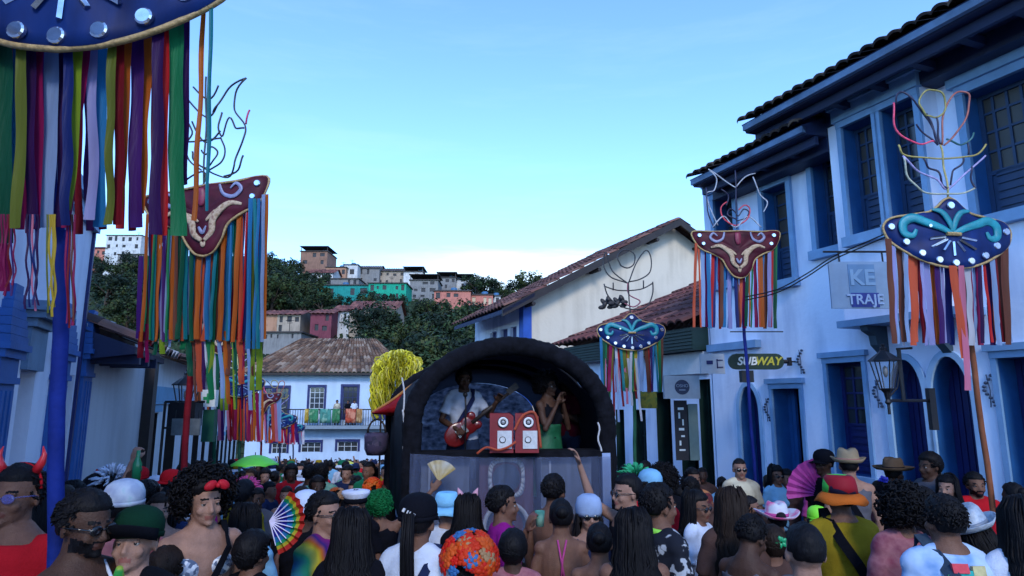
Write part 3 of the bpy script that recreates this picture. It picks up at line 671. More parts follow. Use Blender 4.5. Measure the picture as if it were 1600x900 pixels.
# ================= hill houses
BR={}
def hm(n,c): return wall_mat('hill_'+n,c,(.6,.6,.6),.6)
HNAMES=[]
def house(x0,x1,yt,yb,Y,c,label,roofc=None,rooftype='flat',wins=(3,2),rh=None,depth=9,cat='house',name='hill_house',wc=None,stair=False):
    sn=min((label.split(w)[0] for w in(' with ',' on ',' right ',' below ',' above ',' left ',' half ',' high ',' tucked ',' at ',' between ',' under ',' beneath ',' beside ',' in the ')),key=len); HNAMES.append(((x0+x1)/2,(yt+yb)/2,Y,sn))
    a=at(x0,yb,Y); b=at(x1,yb,Y); zt=at(x0,yt,Y).z; zb=min(a.z,hill(a.x,Y),hill(b.x,Y))-2
    W=Wall((a.x,Y),(b.x,Y+random.uniform(-1,1)*0+.01)); P=empty(name,W.w(0,a.z),0,label,cat)
    m=MB(); nw,nr=wins; hs=[]; H=zt-a.z; w=W.len
    for r in range(nr):
        for k in range(nw):
            cx=w*(k+.5)/nw+random.uniform(-.14,.14)*w/nw; cz=a.z+H*(r+.5+random.uniform(-.02,.1))/nr; ww=min(.8,w/nw*.25)*random.uniform(.55,1.3); hh=min(.8,H/nr*.3)*random.uniform(.6,1.15)
            if nw>1 and random.random()<.28: continue
            hs.append([cx-ww,cx+ww,cz-hh,cz+hh])
    W.holes(m,0,w,zb,zt,hs,.3)
    for q in(0,w): m.quad(W.w(q,zb,0),W.w(q,zb,-depth),W.w(q,zt,-depth),W.w(q,zt,0))
    m.quad(W.w(0,zb,-depth),W.w(w,zb,-depth),W.w(w,zt,-depth),W.w(0,zt,-depth))
    if rooftype=='flat': m.quad(W.w(0,zt,0),W.w(w,zt,0),W.w(w,zt,-depth),W.w(0,zt,-depth))
    part(m,'wall',hm(*c),P,fix=False)
    for h in hs:
        f=MB(); W.bx(f,h[0],h[1],h[2],h[3],-.25,-.18); W.bx(f,(h[0]+h[1])/2-.04,(h[0]+h[1])/2+.04,h[2],h[3],-.18,-.14)
        part(f,'window',wc or mat('hill_window_dark',(.02,.022,.028),.55,.3,1),P)
    if rooftype=='flat':
        f=MB(); W.bx(f,-.3,w+.3,zt+.01,zt+.22,-depth,.35)
        if roofc: 
            W.bx(f,-.3,w+.3,zt+1.5,zt+1.62,-depth,.5)
            for q in(.1,w-.1): W.bx(f,q-.08,q+.08,zt+.22,zt+1.5,-.3,-.1)
        part(f,'roof',mat('slab_dark',(.05,.045,.045),.8),P)
        if random.random()<.7:
            tk=MB(); q=random.uniform(.15,.85)*w; tk.lathe([(.001,0),(.65,0),(.75,1.0),(.5,1.15),(.001,1.2)],W.w(q,zt+.22,-depth*.4),12); part(tk,'water_tank',mat('tank_blue',(.03,.12,.25),.6),P,True)
        an=MB(); q=random.uniform(.1,.9)*w; p_=W.w(q,zt+.2,-depth*.6); an.tube([p_,p_+V((0,0,2.6))],.05,4); an.tube([p_+V((-.7,0,2.4)),p_+V((.7,0,2.4))],.04,4); an.tube([p_+V((-.45,0,2.0)),p_+V((.45,0,2.0))],.04,4); part(an,'aerial',IRON,P)
    else:
        f=MB(); rh=rh or 1.6; cs=roofc or ((.17,.06,.05),(.12,.05,.045),(.22,.09,.07))
        tile_roof(f,W.w(-.5,zt,.6),W.w(w+.5,zt,.6),W.w(-.5,zt+rh,-depth/2),W.w(w+.5,zt+rh,-depth/2),seed=int(x0),cols=cs,pitch=.7,row=.8,ns=2,amp=.1)
        f.quad(W.w(-.5,zt,-depth-.5),W.w(w+.5,zt,-depth-.5),W.w(w+.5,zt+rh,-depth/2),W.w(-.5,zt+rh,-depth/2),tone=cs[0])
        part(f,'roof',TILE,P)
        g_=MB()
        for q in(0,w): g_.add([W.w(q,zt,0),W.w(q,zt,-depth),W.w(q,zt+rh*.9,-depth/2)],[(0,1,2)])
        part(g_,'gable',MATS['hill_'+c[0]],P,fix=False)
    return P,W
BRK=('brick',(.26,.15,.11)); GRY=('render_grey',(.22,.22,.22)); WHT=('white',(.55,.57,.58)); PNK=('pink',(.5,.19,.15)); GRN=('green',(.02,.34,.22)); ORG=('orange',(.42,.24,.16)); BUF=('buff',(.36,.3,.24)); MRN=('maroon',(.18,.05,.07)); TEA=('teal',(.02,.26,.24))
house(468,510,393,428,186,BRK,'tall bare brick tower house on the ridge of the hill','y','flat',(3,3),depth=10)
house(509,540,418,434,184,ORG,'orange-buff low house right of the brick tower on the ridge',None,'flat',(4,1))
house(537,558,414,436,186,WHT,'white narrow house with large dark window on the ridge',None,'flat',(1,1))
house(480,520,427,440,176,WHT,'white wall house with red roof below the brick tower',None,'tile',(2,1),rh=2)
house(556,592,419,444,190,GRY,'grey gabled house on the ridge above the green building',((.1,.09,.09),(.14,.12,.11)),'tile',(3,2),rh=1.6)
house(590,632,424,445,192,BUF,'pale house with dark sloping roof and terrace above the green building',((.07,.06,.06),(.1,.08,.08)),'tile',(4,2),rh=1.8)
house(630,660,425,450,188,WHT,'small white house at the right end of the ridge row','y','flat',(2,2))
house(575,634,443,470,150,GRN,'bright green two-storey building half way up the hill',None,'flat',(6,2))
house(489,576,446,466,152,TEA,'long turquoise wall building left of the green one',None,'flat',(5,1))
house(497,560,436,448,168,GRY,'long grey retaining house above the turquoise wall',None,'flat',(6,1))
house(640,684,438,468,165,GRY,'dark grey unfinished house between green and pink buildings','y','flat',(3,3))
house(683,712,434,452,178,GRY,'grey block house above the pink building','y','flat',(3,2))
house(706,738,437,455,180,WHT,'white house with flat dark roof beside the ridge trees','y','flat',(3,1))
house(678,735,455,484,140,PNK,'salmon pink house with rounded corner on the right of the hill',None,'flat',(4,2))
house(735,770,461,480,142,PNK,'low pink house with cream windows beside the salmon one',None,'flat',(4,1),wc=mat('cream_win',(.5,.42,.3)))
house(760,782,463,476,146,WHT,'tiny white house tucked by the gabled roof',None,'flat',(2,1))
house(520,545,487,502,112,WHT,'white house with two dark windows under a long red roof',None,'tile',(2,1),rh=1.8)
house(546,618,484,502,112,BUF,'long buff house with a wide red roof above the trees',None,'tile',(5,1),rh=2.2)
house(484,517,490,520,108,MRN,'dark maroon two-storey house under a red roof',None,'tile',(2,2),rh=1.3)
house(432,468,492,520,108,BUF,'buff two-storey house with red roof and balconies, left of the maroon one',None,'tile',(3,2),rh=1.4)
house(405,432,492,522,110,ORG,'brown house with columns at the left end of the lower row',None,'tile',(2,2),rh=1.4)
house(163,218,368,402,215,WHT,'white multi-storey block high on the left hill',None,'flat',(5,3),depth=10)
house(182,222,398,420,205,GRY,'grey lower block beneath the white block on the left hill',None,'flat',(4,2))
house(137,165,388,402,215,PNK,'faded pink house left of the white block on the hill',None,'tile',(3,1),rh=1.5)
house(412,470,520,532,100,GRY,'grey stone retaining building below the red-roofed row',None,'flat',(7,1))
# ================= trees
LEAF=attr_mat('leaf',.75,0,8,.2)
BARK=mat('bark',(.05,.035,.025),.9,.3,6,.6)
def crown_mesh(seed,r=3.2,h=4.2,n=1500,ls=.42,base=(.022,.045,.02)):
    rnd=random.Random(seed); m=MB(); cl=[]
    for i in range(22):
        a=rnd.uniform(0,6.28); q=rnd.uniform(.15,1)**.6; z=rnd.uniform(.1,1)
        rr=r*math.sqrt(max(.05,1-(z*1.1-.35)**2))
        cl.append((V((math.cos(a)*q*rr,math.sin(a)*q*rr,h*z)),rnd.uniform(.5,1.25),rnd.uniform(.5,1.7)))
    for i in range(n):
        c,cr,t=rnd.choice(cl); d=V((rnd.gauss(0,1),rnd.gauss(0,1),rnd.gauss(0,1))).normalized()*cr*rnd.uniform(.5,1.1)
        p=c+d; s=ls*rnd.uniform(.6,1.5); nrm=(d.normalized()+V((rnd.uniform(-.7,.7),rnd.uniform(-.7,.7),rnd.uniform(-.3,.9)))).normalized()
        u=nrm.orthogonal().normalized(); u.rotate(Matrix.Rotation(rnd.uniform(0,6.28),3,nrm)); v=nrm.cross(u); k=.72*t*rnd.uniform(.7,1.35)
        col=(base[0]*k*rnd.uniform(.8,1.5),base[1]*k,base[2]*k*rnd.uniform(.7,1.2))
        m.add([p-u*s*.5,p+v*s*.3,p+u*s*.6,p-v*s*.3],[(0,1,2,3)],col)
    return m.mesh('crown')
def trunk_mesh(seed,h):
    rnd=random.Random(seed); m=MB(); m.tube([(0,0,-1.5),(rnd.uniform(-.2,.2),0,h*.4),(rnd.uniform(-.3,.3),.1,h*.9)],[.28,.2,.08],7)
    for k in range(5):
        a=rnd.uniform(0,6.28); m.tube([(0,0,h*.4+k*.3),(math.cos(a)*1.2,math.sin(a)*1.2,h*.7+k*.3),(math.cos(a)*2,math.sin(a)*2,h*.95+k*.3)],[.12,.07,.03],5)
    return m.mesh('trunk')
CR=[crown_mesh(100+i,base=b) for i,b in enumerate([(.018,.04,.02),(.025,.05,.02),(.014,.032,.022),(.035,.06,.02)])]; TRK=[trunk_mesh(i,4) for i in range(2)]
for c in CR: c.materials.append(LEAF)
for t in TRK: t.materials.append(BARK)
rt=random.Random(12)
TN=('dark green','mid green','nearly black green','yellowish green')
def tree(x,y,s,label,group,v=None):
    z=hill(x,y); v=rt.randrange(4) if v is None else v
    d=V((x,y,z+3-CAMZ)); qx=800+F*d.x/d.dot(_f); qy=450-F*d.dot(_u)/d.dot(_f); near=min(HNAMES,key=lambda h:abs(h[0]-qx)+abs(h[1]-qy)+abs(h[2]-y)*.3)
    pos='left of' if qx<near[0]-9 else 'right of' if qx>near[0]+9 else 'below' if qy>near[1] else 'above'
    label='%s %s %s the %s, %s'%('big' if s>1.15 else 'small' if s<.85 else 'bushy',TN[v]+' tree',pos,near[3],'low down' if y<92 else 'half way up' if y<135 else 'high up'); P=empty('tree',(x,y,z),rt.uniform(0,6.28),label,'tree',group); P.scale=(s*rt.uniform(.85,1.25),s*rt.uniform(.85,1.25),s*rt.uniform(.8,1.2))
    a=bpy.data.objects.new('trunk',TRK[rt.randrange(2)]); COL.objects.link(a); a.parent=P
    c=bpy.data.objects.new('crown',CR[v]); COL.objects.link(c); c.parent=P; c.location.z=1.6
def grove(n,x0,x1,y0,y1,s0,s1,label,group,excl=()):
    k=0; t=0
    while k<n and t<n*20:
        t+=1; Yd=rt.uniform(y0,y1); px=rt.uniform(x0,x1); X=(px-800)/1015*Yd
        z=hill(X,Yd); d=V((X,Yd,z+3-CAMZ)); py=450-F*d.dot(_u)/d.dot(_f); pxx=px
        if any(a<pxx<b and c<py<e for a,b,c,e in excl): continue
        tree(X,Yd,rt.uniform(s0,s1),label,group); k+=1
HX=[(395,520,483,515),(515,622,480,500),(575,640,443,466),(486,578,444,462),(676,775,452,478),(640,684,436,464),(460,760,380,446),(160,222,360,412)]
grove(70,560,850,68,112,.75,1.25,'dark bushy tree in the wood on the slope behind the pale building','trees on the slope below the hill houses',HX)
grove(40,395,500,112,185,.8,1.4,'dark bushy tree on the left slope below the brick tower','trees on the slope left of the tower',HX)
grove(45,120,410,110,210,.9,1.5,'dark bushy tree on the steep left hill behind the ribbons','trees on the left hill',HX)
grove(22,480,800,115,180,.5,.85,'small dark tree growing between the hill houses','trees between the hill houses',HX)
for i,(px,Y,s) in enumerate(((745,170,1.25),(758,172,1.1),(733,176,1.0),(770,176,1.0),(812,160,1.2),(828,158,1.3),(842,160,1.1),(425,178,1.7),(408,180,1.6),(442,182,1.5),(480,183,.7))):
    tree((px-800)/1015*Y,Y,s,'round tree standing against the sky on the ridge','trees on the skyline')
# undergrowth: nobody could count it
ug=MB(); ru=random.Random(5)
for i in range(26000):
    Yd=ru.uniform(60,215); px=ru.uniform(60,900); X=(px-800)/1015*Yd; z=hill(X,Yd); s=ru.uniform(.35,1.1); k=ru.uniform(.5,1.5)*(.75+.5*noise.noise(V((X*.08,Yd*.08,0))))
    p=V((X,Yd,z+ru.uniform(0,1.0))); n=V((ru.uniform(-1,1),-1,ru.uniform(.1,1.2))).normalized(); u=n.orthogonal().normalized(); u.rotate(Matrix.Rotation(ru.uniform(0,6.28),3,n)); v=n.cross(u)
    ug.add([p-u*s*.5,p+v*s*.4,p+u*s*.5,p-v*s*.4],[(0,1,2,3)],(.024*k,.045*k,.02*k))
tag(ug.build('undergrowth',LEAF,None,fix=False),'dark green undergrowth covering the hillside','undergrowth',kind='stuff')
# ================= carnival mask banners
def satin(c):
    c=tuple(x*.9 for x in c)
    n='ribbon_%d_%d_%d'%tuple(int(x*999) for x in c)
    if n in MATS: return MATS[n]
    m=mat(n,c,.5,.28,4,.5,50,stretch=(1,1,.12),spec=.25); t=m.node_tree; b=t.nodes['Principled BSDF']; tr=t.nodes.new('ShaderNodeBsdfTranslucent'); mx=t.nodes.new('ShaderNodeMixShader'); mx.inputs[0].default_value=.38
    t.links.new([l.from_socket for l in t.links if l.to_socket==b.inputs['Base Color']][0],tr.inputs[0]); t.links.new(b.outputs[0],mx.inputs[1]); t.links.new(tr.outputs[0],mx.inputs[2]); t.links.new(mx.outputs[0],t.nodes['Material Output'].inputs[0]); return m
RC=dict(dg=(.004,.09,.045),ol=(.14,.17,.02),dp=(.035,.005,.07),mg=(.28,.006,.08),lb=(.26,.38,.62),nv=(.008,.02,.14),yg=(.22,.33,.02),pw=(.32,.32,.62),bl=(.02,.19,.42),dr=(.2,.005,.015),og=(.52,.12,.015),pu=(.06,.012,.14),rd=(.55,.015,.02),gr=(.01,.2,.07),wh=(.62,.62,.68),br=(.16,.05,.03),pk=(.62,.18,.28),tl=(.01,.22,.26),ye=(.5,.36,.03),co=(.62,.10,.04))
class Plane(Wall): pass
def plane(px,Y,yaw=0):
    X=at(px,625,Y).x; return Wall((X-math.cos(yaw)*2,Y-math.sin(yaw)*2),(X+math.cos(yaw)*2,Y+math.sin(yaw)*2))
def ribbon(PL,P,x0,y0,x1,y1,w,c,d=0,rnd=random,name='ribbon'):
    K=16; sc=PL.px(x0+w,y0)[0]-PL.px(x0,y0)[0]; sc=abs(sc); a0,z0=PL.px(x0,y0,d); a1,z1=PL.px(x1,y1,d)
    ph=rnd.uniform(0,6.28); am=rnd.uniform(.003,.010); fr=rnd.uniform(1,2.4); lim=min(1,.022/max(sc,.001)); tw=rnd.uniform(-.4,.4)*lim; sw=rnd.uniform(-.007,.007)
    m=MB(); vs=[]
    for k in range(K+1):
        t=k/K; a=a0+(a1-a0)*t+math.sin(t*fr*3.1+ph)*sw*t; z=z0+(z1-z0)*t; dd=d+math.sin(t*fr*6.28+ph)*am*(.3+t); q=tw*t+math.sin(t*5+ph)*.25*t*lim
        h=sc/2*(1-.12*math.sin(t*7+ph)**2)
        for s in(-1,-.33,.33,1): vs.append(PL.w(a+s*h*math.cos(q),z,dd+s*h*math.sin(q)+.004*(s*s)))
    for k in range(K):
        for j in range(3): m.f.append((k*4+j,k*4+j+1,k*4+j+5,k*4+j+4)); m.tone.append(None)
    m.v=[tuple(v) for v in vs]
    o=part(m,name,satin(RC[c]),P,True,False)
    return o
def curve(pts,n=6):
    P=[V((p[0],p[1],0)) for p in pts]; out=[]
    for i in range(len(P)-1):
        p0=P[max(i-1,0)];p1=P[i];p2=P[i+1];p3=P[min(i+2,len(P)-1)]
        for k in range(n):
            t=k/n; out.append(.5*((2*p1)+(p2-p0)*t+(2*p0-5*p1+4*p2-p3)*t*t+(3*p1-p0-3*p2+p3)*t**3))
    out.append(P[-1]); return out
FELT_B=ramp_mat('mask_blue_cloth',[(.3,(.002,.009,.06)),(.6,(.003,.022,.13)),(.8,(.005,.04,.2))],.5,6,bump=.4,stretch=(1,1,.3))
FELT_M=ramp_mat('mask_maroon_cloth',[(.3,(.035,.004,.012)),(.6,(.075,.008,.02)),(.8,(.12,.015,.03))],.55,6,bump=.4)
MIR=mat('mirror_disc',(.7,.72,.78),.12,.3,9,0,metal=.95); GOLD=mat('gold_braid',(.35,.24,.10),.5,.4,60,.6); CREAMB=ramp_mat('cream_appliqué'.replace('é','e'),[(.35,(.3,.2,.12)),(.5,(.5,.38,.26)),(.7,(.25,.14,.1))],.6,26)
TEALC=mat('teal_applique',(.01,.22,.28),.45,.3,9,.3); LILC=mat('grey_lilac_applique',(.2,.22,.36),.4,.3,20,.3); WINE=mat('wine_applique',(.2,.02,.05),.5,.3,20)
BO=[(0,.57),(.1,.52),(.2,.42),(.34,.33),(.6,.28),(.88,.23),(1.0,.14),(1.02,.02),(.92,-.17),(.62,-.38),(.3,-.51),(0,-.55)]
MO=[(0,.45),(.5,.44),(1.0,.46),(.95,.2),(.8,.02),(.55,-.1),(.38,-.22),(.28,-.42),(.15,-.6),(0,-.66)]
def outline(o): c=[(p.x,p.y) for p in curve(o,5)]; return c+[(-x,y) for x,y in c[::-1][1:-1]]
def mask(PL,P,cx,cy,hw,kind,tilt=0,ys=1):
    a0,z0=PL.px(cx,cy); sc=abs(PL.px(cx+hw,cy)[0]-a0)
    ct,st=math.cos(tilt),math.sin(tilt)
    sg=1 if PL.px(cx+hw,cy)[0]>a0 else -1
    def T(u,v,d=0): v*=ys; return PL.w(a0+sg*(u*ct-v*st)*sc,z0+(u*st+v*ct)*sc,d-.06*(u*u))
    ol=outline(BO if kind=='b' else MO); m=MB(); n=len(ol)
    # grid-like fan with rings so the panel can curve
    rings=[1,.8,.6,.4,.2]; vs=[]
    for r in rings:
        for (u,v) in ol: vs.append(T(u*r,v*r,.012*math.sin(u*9)*r))
    c0=len(vs); vs.append(T(0,0,.0)); f=[]
    for i in range(len(rings)-1):
        for j in range(n): f.append((i*n+j,i*n+(j+1)%n,(i+1)*n+(j+1)%n,(i+1)*n+j))
    for j in range(n): f.append(((len(rings)-1)*n+j,(len(rings)-1)*n+(j+1)%n,c0))
    m.add(vs,f); mo=part(m,'mask_panel',FELT_B if kind=='b' else FELT_M,P,True,False); mo.modifiers.new('th','SOLIDIFY').thickness=.02
    b=MB(); b.tube([T(u,v,.015) for u,v in ol+[ol[0]]],.011*sc/.55,6); part(b,'braid',GOLD,mo,True)
    def band(pts,r,mt,nm,d=.03,flat=.35):
        q=curve(pts,6); k=len(q); t=MB(); t.tube([T(p.x,p.y,d) for p in q],[r*sc*(.35+.65*math.sin(math.pi*min(1,(i+1)/(k)*.95+.05))) for i in range(k)],7)
        for i in range(k):
            pc=T(q[i].x,q[i].y,d)
            for j in range(7):
                v=V(t.v[i*7+j]); t.v[i*7+j]=tuple(v-PL.n*((v-pc).dot(PL.n)*.68))
        part(t,nm,mt,mo,True)
    def disc(u,v,r,nm='mirror',mt=MIR):
        t=MB(); c=T(u,v,.03); t.lathe([(0.0001,0.012),(r*sc*.8,.012),(r*sc,.006),(r*sc,-.01)],c,14,rot=Matrix.Rotation(math.pi/2,3,'X') if PL.n.y<0 else None); part(t,nm,mt,mo,False)
    if kind=='b':
        for s in(-1,1):
            band([(0,-.02),(s*.2,.08),(s*.42,.16),(s*.6,.22),(s*.74,.14),(s*.74,-.02),(s*.62,-.06),(s*.56,.04)],.075,TEALC,'scroll')
            band([(0,.02),(s*.06,.2),(s*.16,.33),(s*.3,.36)],.05,TEALC,'scroll')
            for (u,v) in((.92,.08),(.72,-.16),(.5,-.33),(.25,-.43)): disc(s*u,v,.055)
        disc(0,.44,.06); disc(0,-.47,.055); disc(-.35,.1,.03)
        for k in range(7):
            q=math.pi*(1+ (k+.5)/7); t=MB(); i0,i1=.10,.27+.05*(k%2)
            t.tube([T(math.cos(q)*i0*1.3,-.04+math.sin(q)*i0,.03),T(math.cos(q)*i1*1.4,-.04+math.sin(q)*i1,.03)],.02*sc,4); part(t,'mirror_ray',MIR,mo)
        t=MB(); t.tube([T(-.11,-.02,.035),T(.11,-.02,.035)],.03*sc,6); part(t,'ray_hub',GOLD,mo)
    else:
        for s in(-1,1):
            band([(s*.02,-.42),(s*.14,-.3),(s*.17,-.12),(s*.3,.03),(s*.45,.1),(s*.62,.06)],.06,CREAMB,'smile')
            band([(s*.06,-.12),(s*.2,.0),(s*.34,.04)],.03,CREAMB,'smile')
            band([(s*.3,.42),(s*.35,.26),(s*.5,.2),(s*.62,.3),(s*.55,.4),(s*.46,.33)],.035,LILC,'eye_scroll')
            disc(s*.86,.36,.05); disc(s*.78,.16,.045)
        band([(0,.4),(0,.12)],.08,WINE,'nose'); band([(-.06,-.2),(0,-.3),(.06,-.2)],.03,LILC,'tooth'); band([(-.03,-.44),(0,-.5),(.03,-.44)],.03,CREAMB,'chin')
    return T,sc
def hang(PL,P,T,kind,n,ybot,cols,rnd,hwpx,wf=1.15,umax=.97,d0=-.02,jit=6,drift=0):
    from_ol=[(p.x,p.y) for p in curve(BO if kind=='b' else MO,5)]
    lowers=[q for q in from_ol if (q[1]<.23 if kind=='b' else q[0]>0 and q[1]<.46)]
    def vlow(u):
        u=abs(u); best=min(lowers,key=lambda q:abs(q[0]-u)+ (0 if q[1]<.2 else .3)); return best[1]
    for k in range(n):
        u=-umax+2*umax*(k+.5)/n+rnd.uniform(-.3,.3)*2/n
        p=T(u,vlow(u)+.03,0); d=ray(0,0); rel=p-V((0,0,CAMZ)); sx_=800+F*rel.x/rel.dot(_f); sy=450-F*rel.dot(_u)/rel.dot(_f)
        w=1.15*hwpx*2/n*rnd.choice([.55,.8,1.0,1.15])*wf
        ribbon(PL,P,sx_,sy,sx_+rnd.uniform(-jit,jit)+drift,ybot+rnd.uniform(-.03,.03)*hwpx,w,rnd.choice(cols),d0-.02*(k%4),rnd)
def pole(PL,P,x0,y0,x1,y1,r,c,d=-.2,nm='pole'):
    a0,z0=PL.px(x0,y0,d); a1,z1=PL.px(x1,y1,d); p0=PL.w(a0,z0,d); p1=PL.w(a1,z1,d); dr=(p1-p0)
    # extend to the ground
    t=1.0
    while True:
        q=p0+dr*t
        if q.z<gz(q.x,q.y)-.02 or t>30: break
        t+=.02
    m=MB(); m.tube([p0+(q-p0)*k/14+PL.u*.006*math.sin(k*1.7) for k in range(15)],r,10); 
    b=part(m,nm,mat('pole_paint_%d_%d_%d'%tuple(int(x*999) for x in c),c,.75,.3,4,.4,spec=.15),P,True)
    return q
def wires(PL,P,lst,org,sc,r=.009,d=.0):
    for col,pts in lst:
        q=curve([(org[0]+x/sc,org[1]+y/sc) for x,y in pts],5); m=MB(); m.tube([PL.w(*PL.px(p.x,p.y),d+.01*math.sin(i*.7)) for i,p in enumerate(q)],r,6)
        part(m,'crown_wire',mat('wire_%d_%d_%d'%tuple(int(c*99) for c in col),col,.5,.35,30,.4),P,True)
NVY=(.012,.012,.05); SIL=(.35,.38,.45)
BLUECROWN=[(NVY,[(490,600),(455,500),(400,430),(350,380),(318,395),(322,425)]),((.7,.06,.14),[(308,425),(310,510),(350,570),(420,595),(465,585),(490,592)]),(NVY,[(490,600),(445,560),(400,515)]),
 ((.3,.27,.08),[(440,478),(415,430),(430,385),(465,370),(505,385),(525,430),(510,470),(480,485),(440,478)]),(NVY,[(443,470),(475,540),(490,598)]),(NVY,[(485,487),(492,540),(500,598)]),
 ((.33,.10,.08),[(508,600),(510,500),(540,410),(580,378),(615,390),(622,430),(600,500),(560,560),(515,602)]),((.03,.12,.13),[(525,575),(580,598),(620,582),(642,548)]),
 ((.34,.28,.08),[(328,600),(345,635),(420,652),(500,655),(600,650),(660,635),(687,598)]),((.4,.33,.12),[(500,600),(513,660),(524,740),(535,815)]),
 (NVY,[(430,655),(450,690),(490,710),(510,760),(530,780)]),(NVY,[(595,650),(590,680),(550,710),(545,765)]),((.36,.38,.3),[(350,650),(360,710),(390,760),(440,795),(535,803),(600,797),(640,780)]),
 ((.33,.3,.55),[(345,645),(400,700),(480,740),(530,782),(600,720),(650,680),(685,645)]),(NVY,[(612,590),(618,640)]),(NVY,[(630,690),(628,730),(645,780)])]
def shift(lst,f): return [(c,[f(*p) for p in pts]) for c,pts in lst]
def banner(lab,px,Y,yaw=0):
    PL=plane(px,Y,yaw); X=at(px,625,Y).x; P=empty('mask_banner',(X,Y,gz(X,Y)),0,lab,'banner','carnival mask banners on poles along the street'); return PL,P
ALL=list(RC)
MIX=['dg','ol','dp','mg','lb','nv','pw','bl','dr','og','pu','rd','gr','wh','br','tl','og','br','lb','pu']
# right blue
rb=random.Random(21)
PL,P=banner('blue mask banner with looped pink, olive and brown wire crown by the blue house',1487,5.9,.05)
T,sc=mask(PL,P,1486,365,97,'b',tilt=-.03)
hang(PL,P,T,'b',34,537,['nv','og','lb','br','dp','nv','br','pw','og','dr','br','lb','mg','rd','wh','pu','co'],rb,97,1.35,drift=8)
ribbon(PL,P,1394,385,1399,535,9,'pw',-.03,rb); ribbon(PL,P,1501,415,1512,610,10,'pk',.03,rb); ribbon(PL,P,1488,415,1508,560,13,'co',.03,rb)
wires(PL,P,BLUECROWN,(1280,0),2.647,.009)
pole(PL,P,1489,330,1549,778,.026,(.2,.07,.035))
# right maroon
PL,P=banner('maroon mask banner with silver wire crown at the near corner of the blue house',1153,8.5,0)
T,sc=mask(PL,P,1153,391,68,'m',tilt=.0)
hang(PL,P,T,'m',28,512,['nv','og','dg','pw','wh','dp','rd','co','lb','mg','bl','br','gr'],rb,68,1.0,jit=4)
wires(PL,P,[(SIL,[(110,240),(135,270),(125,310),(100,320),(110,370),(140,432)]),(SIL,[(105,235),(150,265),(200,300)]),(SIL,[(270,250),(235,262),(200,300)]),(SIL,[(262,262),(285,320),(312,350),(300,385)]),((.6,.05,.08),[(170,350),(150,370),(160,410),(200,432),(240,412),(252,375),(232,362),(212,378)]),(NVY,[(205,412),(175,397),(180,375),(200,385),(210,400),(230,375),(247,387),(236,407),(205,417)]),(NVY,[(150,305),(177,330),(168,362)]),(NVY,[(200,240),(203,340),(205,445)]),(SIL,[(120,440),(160,400),(200,440),(245,400),(290,440)]),(NVY,[(98,300),(103,380),(125,440)])],(1060,160),2.25,.009)
t=MB(); t.tube([PL.w(*PL.px(1142,518),-.03),PL.w(*PL.px(1225,518),-.03)],.008,6); part(t,'spreader_bar',IRON,P)
pole(PL,P,1156,420,1172,640,.022,(.01,.02,.16))
# right small blue
PL,P=banner('small blue mask banner with dark petal wire crown beside the black arch of the float',988,11,0)
T,sc=mask(PL,P,987,519,52,'b')
hang(PL,P,T,'b',26,612,['og','gr','wh','bl','rd','pu','br','tl','lb','ye','mg','ol','dg'],rb,52,1.2,jit=5)
for i in range(9): ribbon(PL,P,945+i*6,560,946+i*7,640+rb.uniform(-20,22),3.6,rb.choice(['pk','wh','dr','lb','dg']),-.05,rb)
wires(PL,P,[(IR,p) for IR,p in [((.02,.02,.025),[(555,260),(500,215),(478,150),(468,180),(475,215),(500,240),(550,258)]),((.02,.02,.025),[(530,195),(518,165),(535,143),(560,140),(580,158),(578,190),(555,205),(530,195)]),((.02,.02,.025),[(560,255),(585,190),(620,142),(640,170),(635,220),(600,245),(560,255)]),((.02,.02,.025),[(470,262),(482,300),(510,330),(560,352),(620,347),(645,300),(645,255)]),((.02,.02,.025),[(470,270),(520,285),(600,282),(645,260)]),((.02,.02,.025),[(503,258),(503,285)]),((.02,.02,.025),[(612,250),(612,280)]),((.25,.06,.1),[(540,330),(575,345),(600,325),(560,300),(555,260)]),((.02,.02,.025),[(558,255),(560,310),(566,370)])]],(740,330),2.307,.012)
for (x,y) in((948,474),(968,472)): 
    m=MB(); c=PL.w(*PL.px(x,y),0)
    for k in range(7): m.ell(c+V((math.cos(k)*.08,.01*k,math.sin(k*1.7)*.07)),(.07,.02,.04),8,5,rot=Matrix.Rotation(k,3,'Y'))
    part(m,'crown_leaf',IRON,P)
pole(PL,P,990,540,992,700,.03,(.02,.09,.05))
# left maroon
PL,P=banner('maroon mask banner with dark flame-like wire crown and red pole, on the left',322,5.6,-.12)
T,sc=mask(PL,P,318,335,98,'m',tilt=.13)
hang(PL,P,T,'m',62,532,['og','nv','gr','bl','og','pu','rd','dg','lb','br','co','ol','tl','pw','bl'],rb,98,1.9,jit=6,drift=-6)
for i in range(22): ribbon(PL,P,221+i*8.5,400,219+i*8.5+rb.uniform(-3,3),528+rb.uniform(-8,8),9,rb.choice(['og','bl','gr','nv','pu','br','lb','dr','dg']),-.12,rb)
for i in range(24): x=222+i*8; ribbon(PL,P,x,505+rb.uniform(0,18),x+rb.uniform(-5,8),(535 if x<290 else 600)+rb.uniform(-30,35),rb.choice([4,7,10]),rb.choice(['og','gr','wh','dr','br','lb','yg','mg','dg','co']),-.08,rb)
for (x0,x1,w,c) in((398,404,6,'tl'),(405,396,5,'bl'),(392,388,7,'bl')): ribbon(PL,P,x0,310,x1,545,w,c,.02,rb)
DK=(.012,.012,.03)
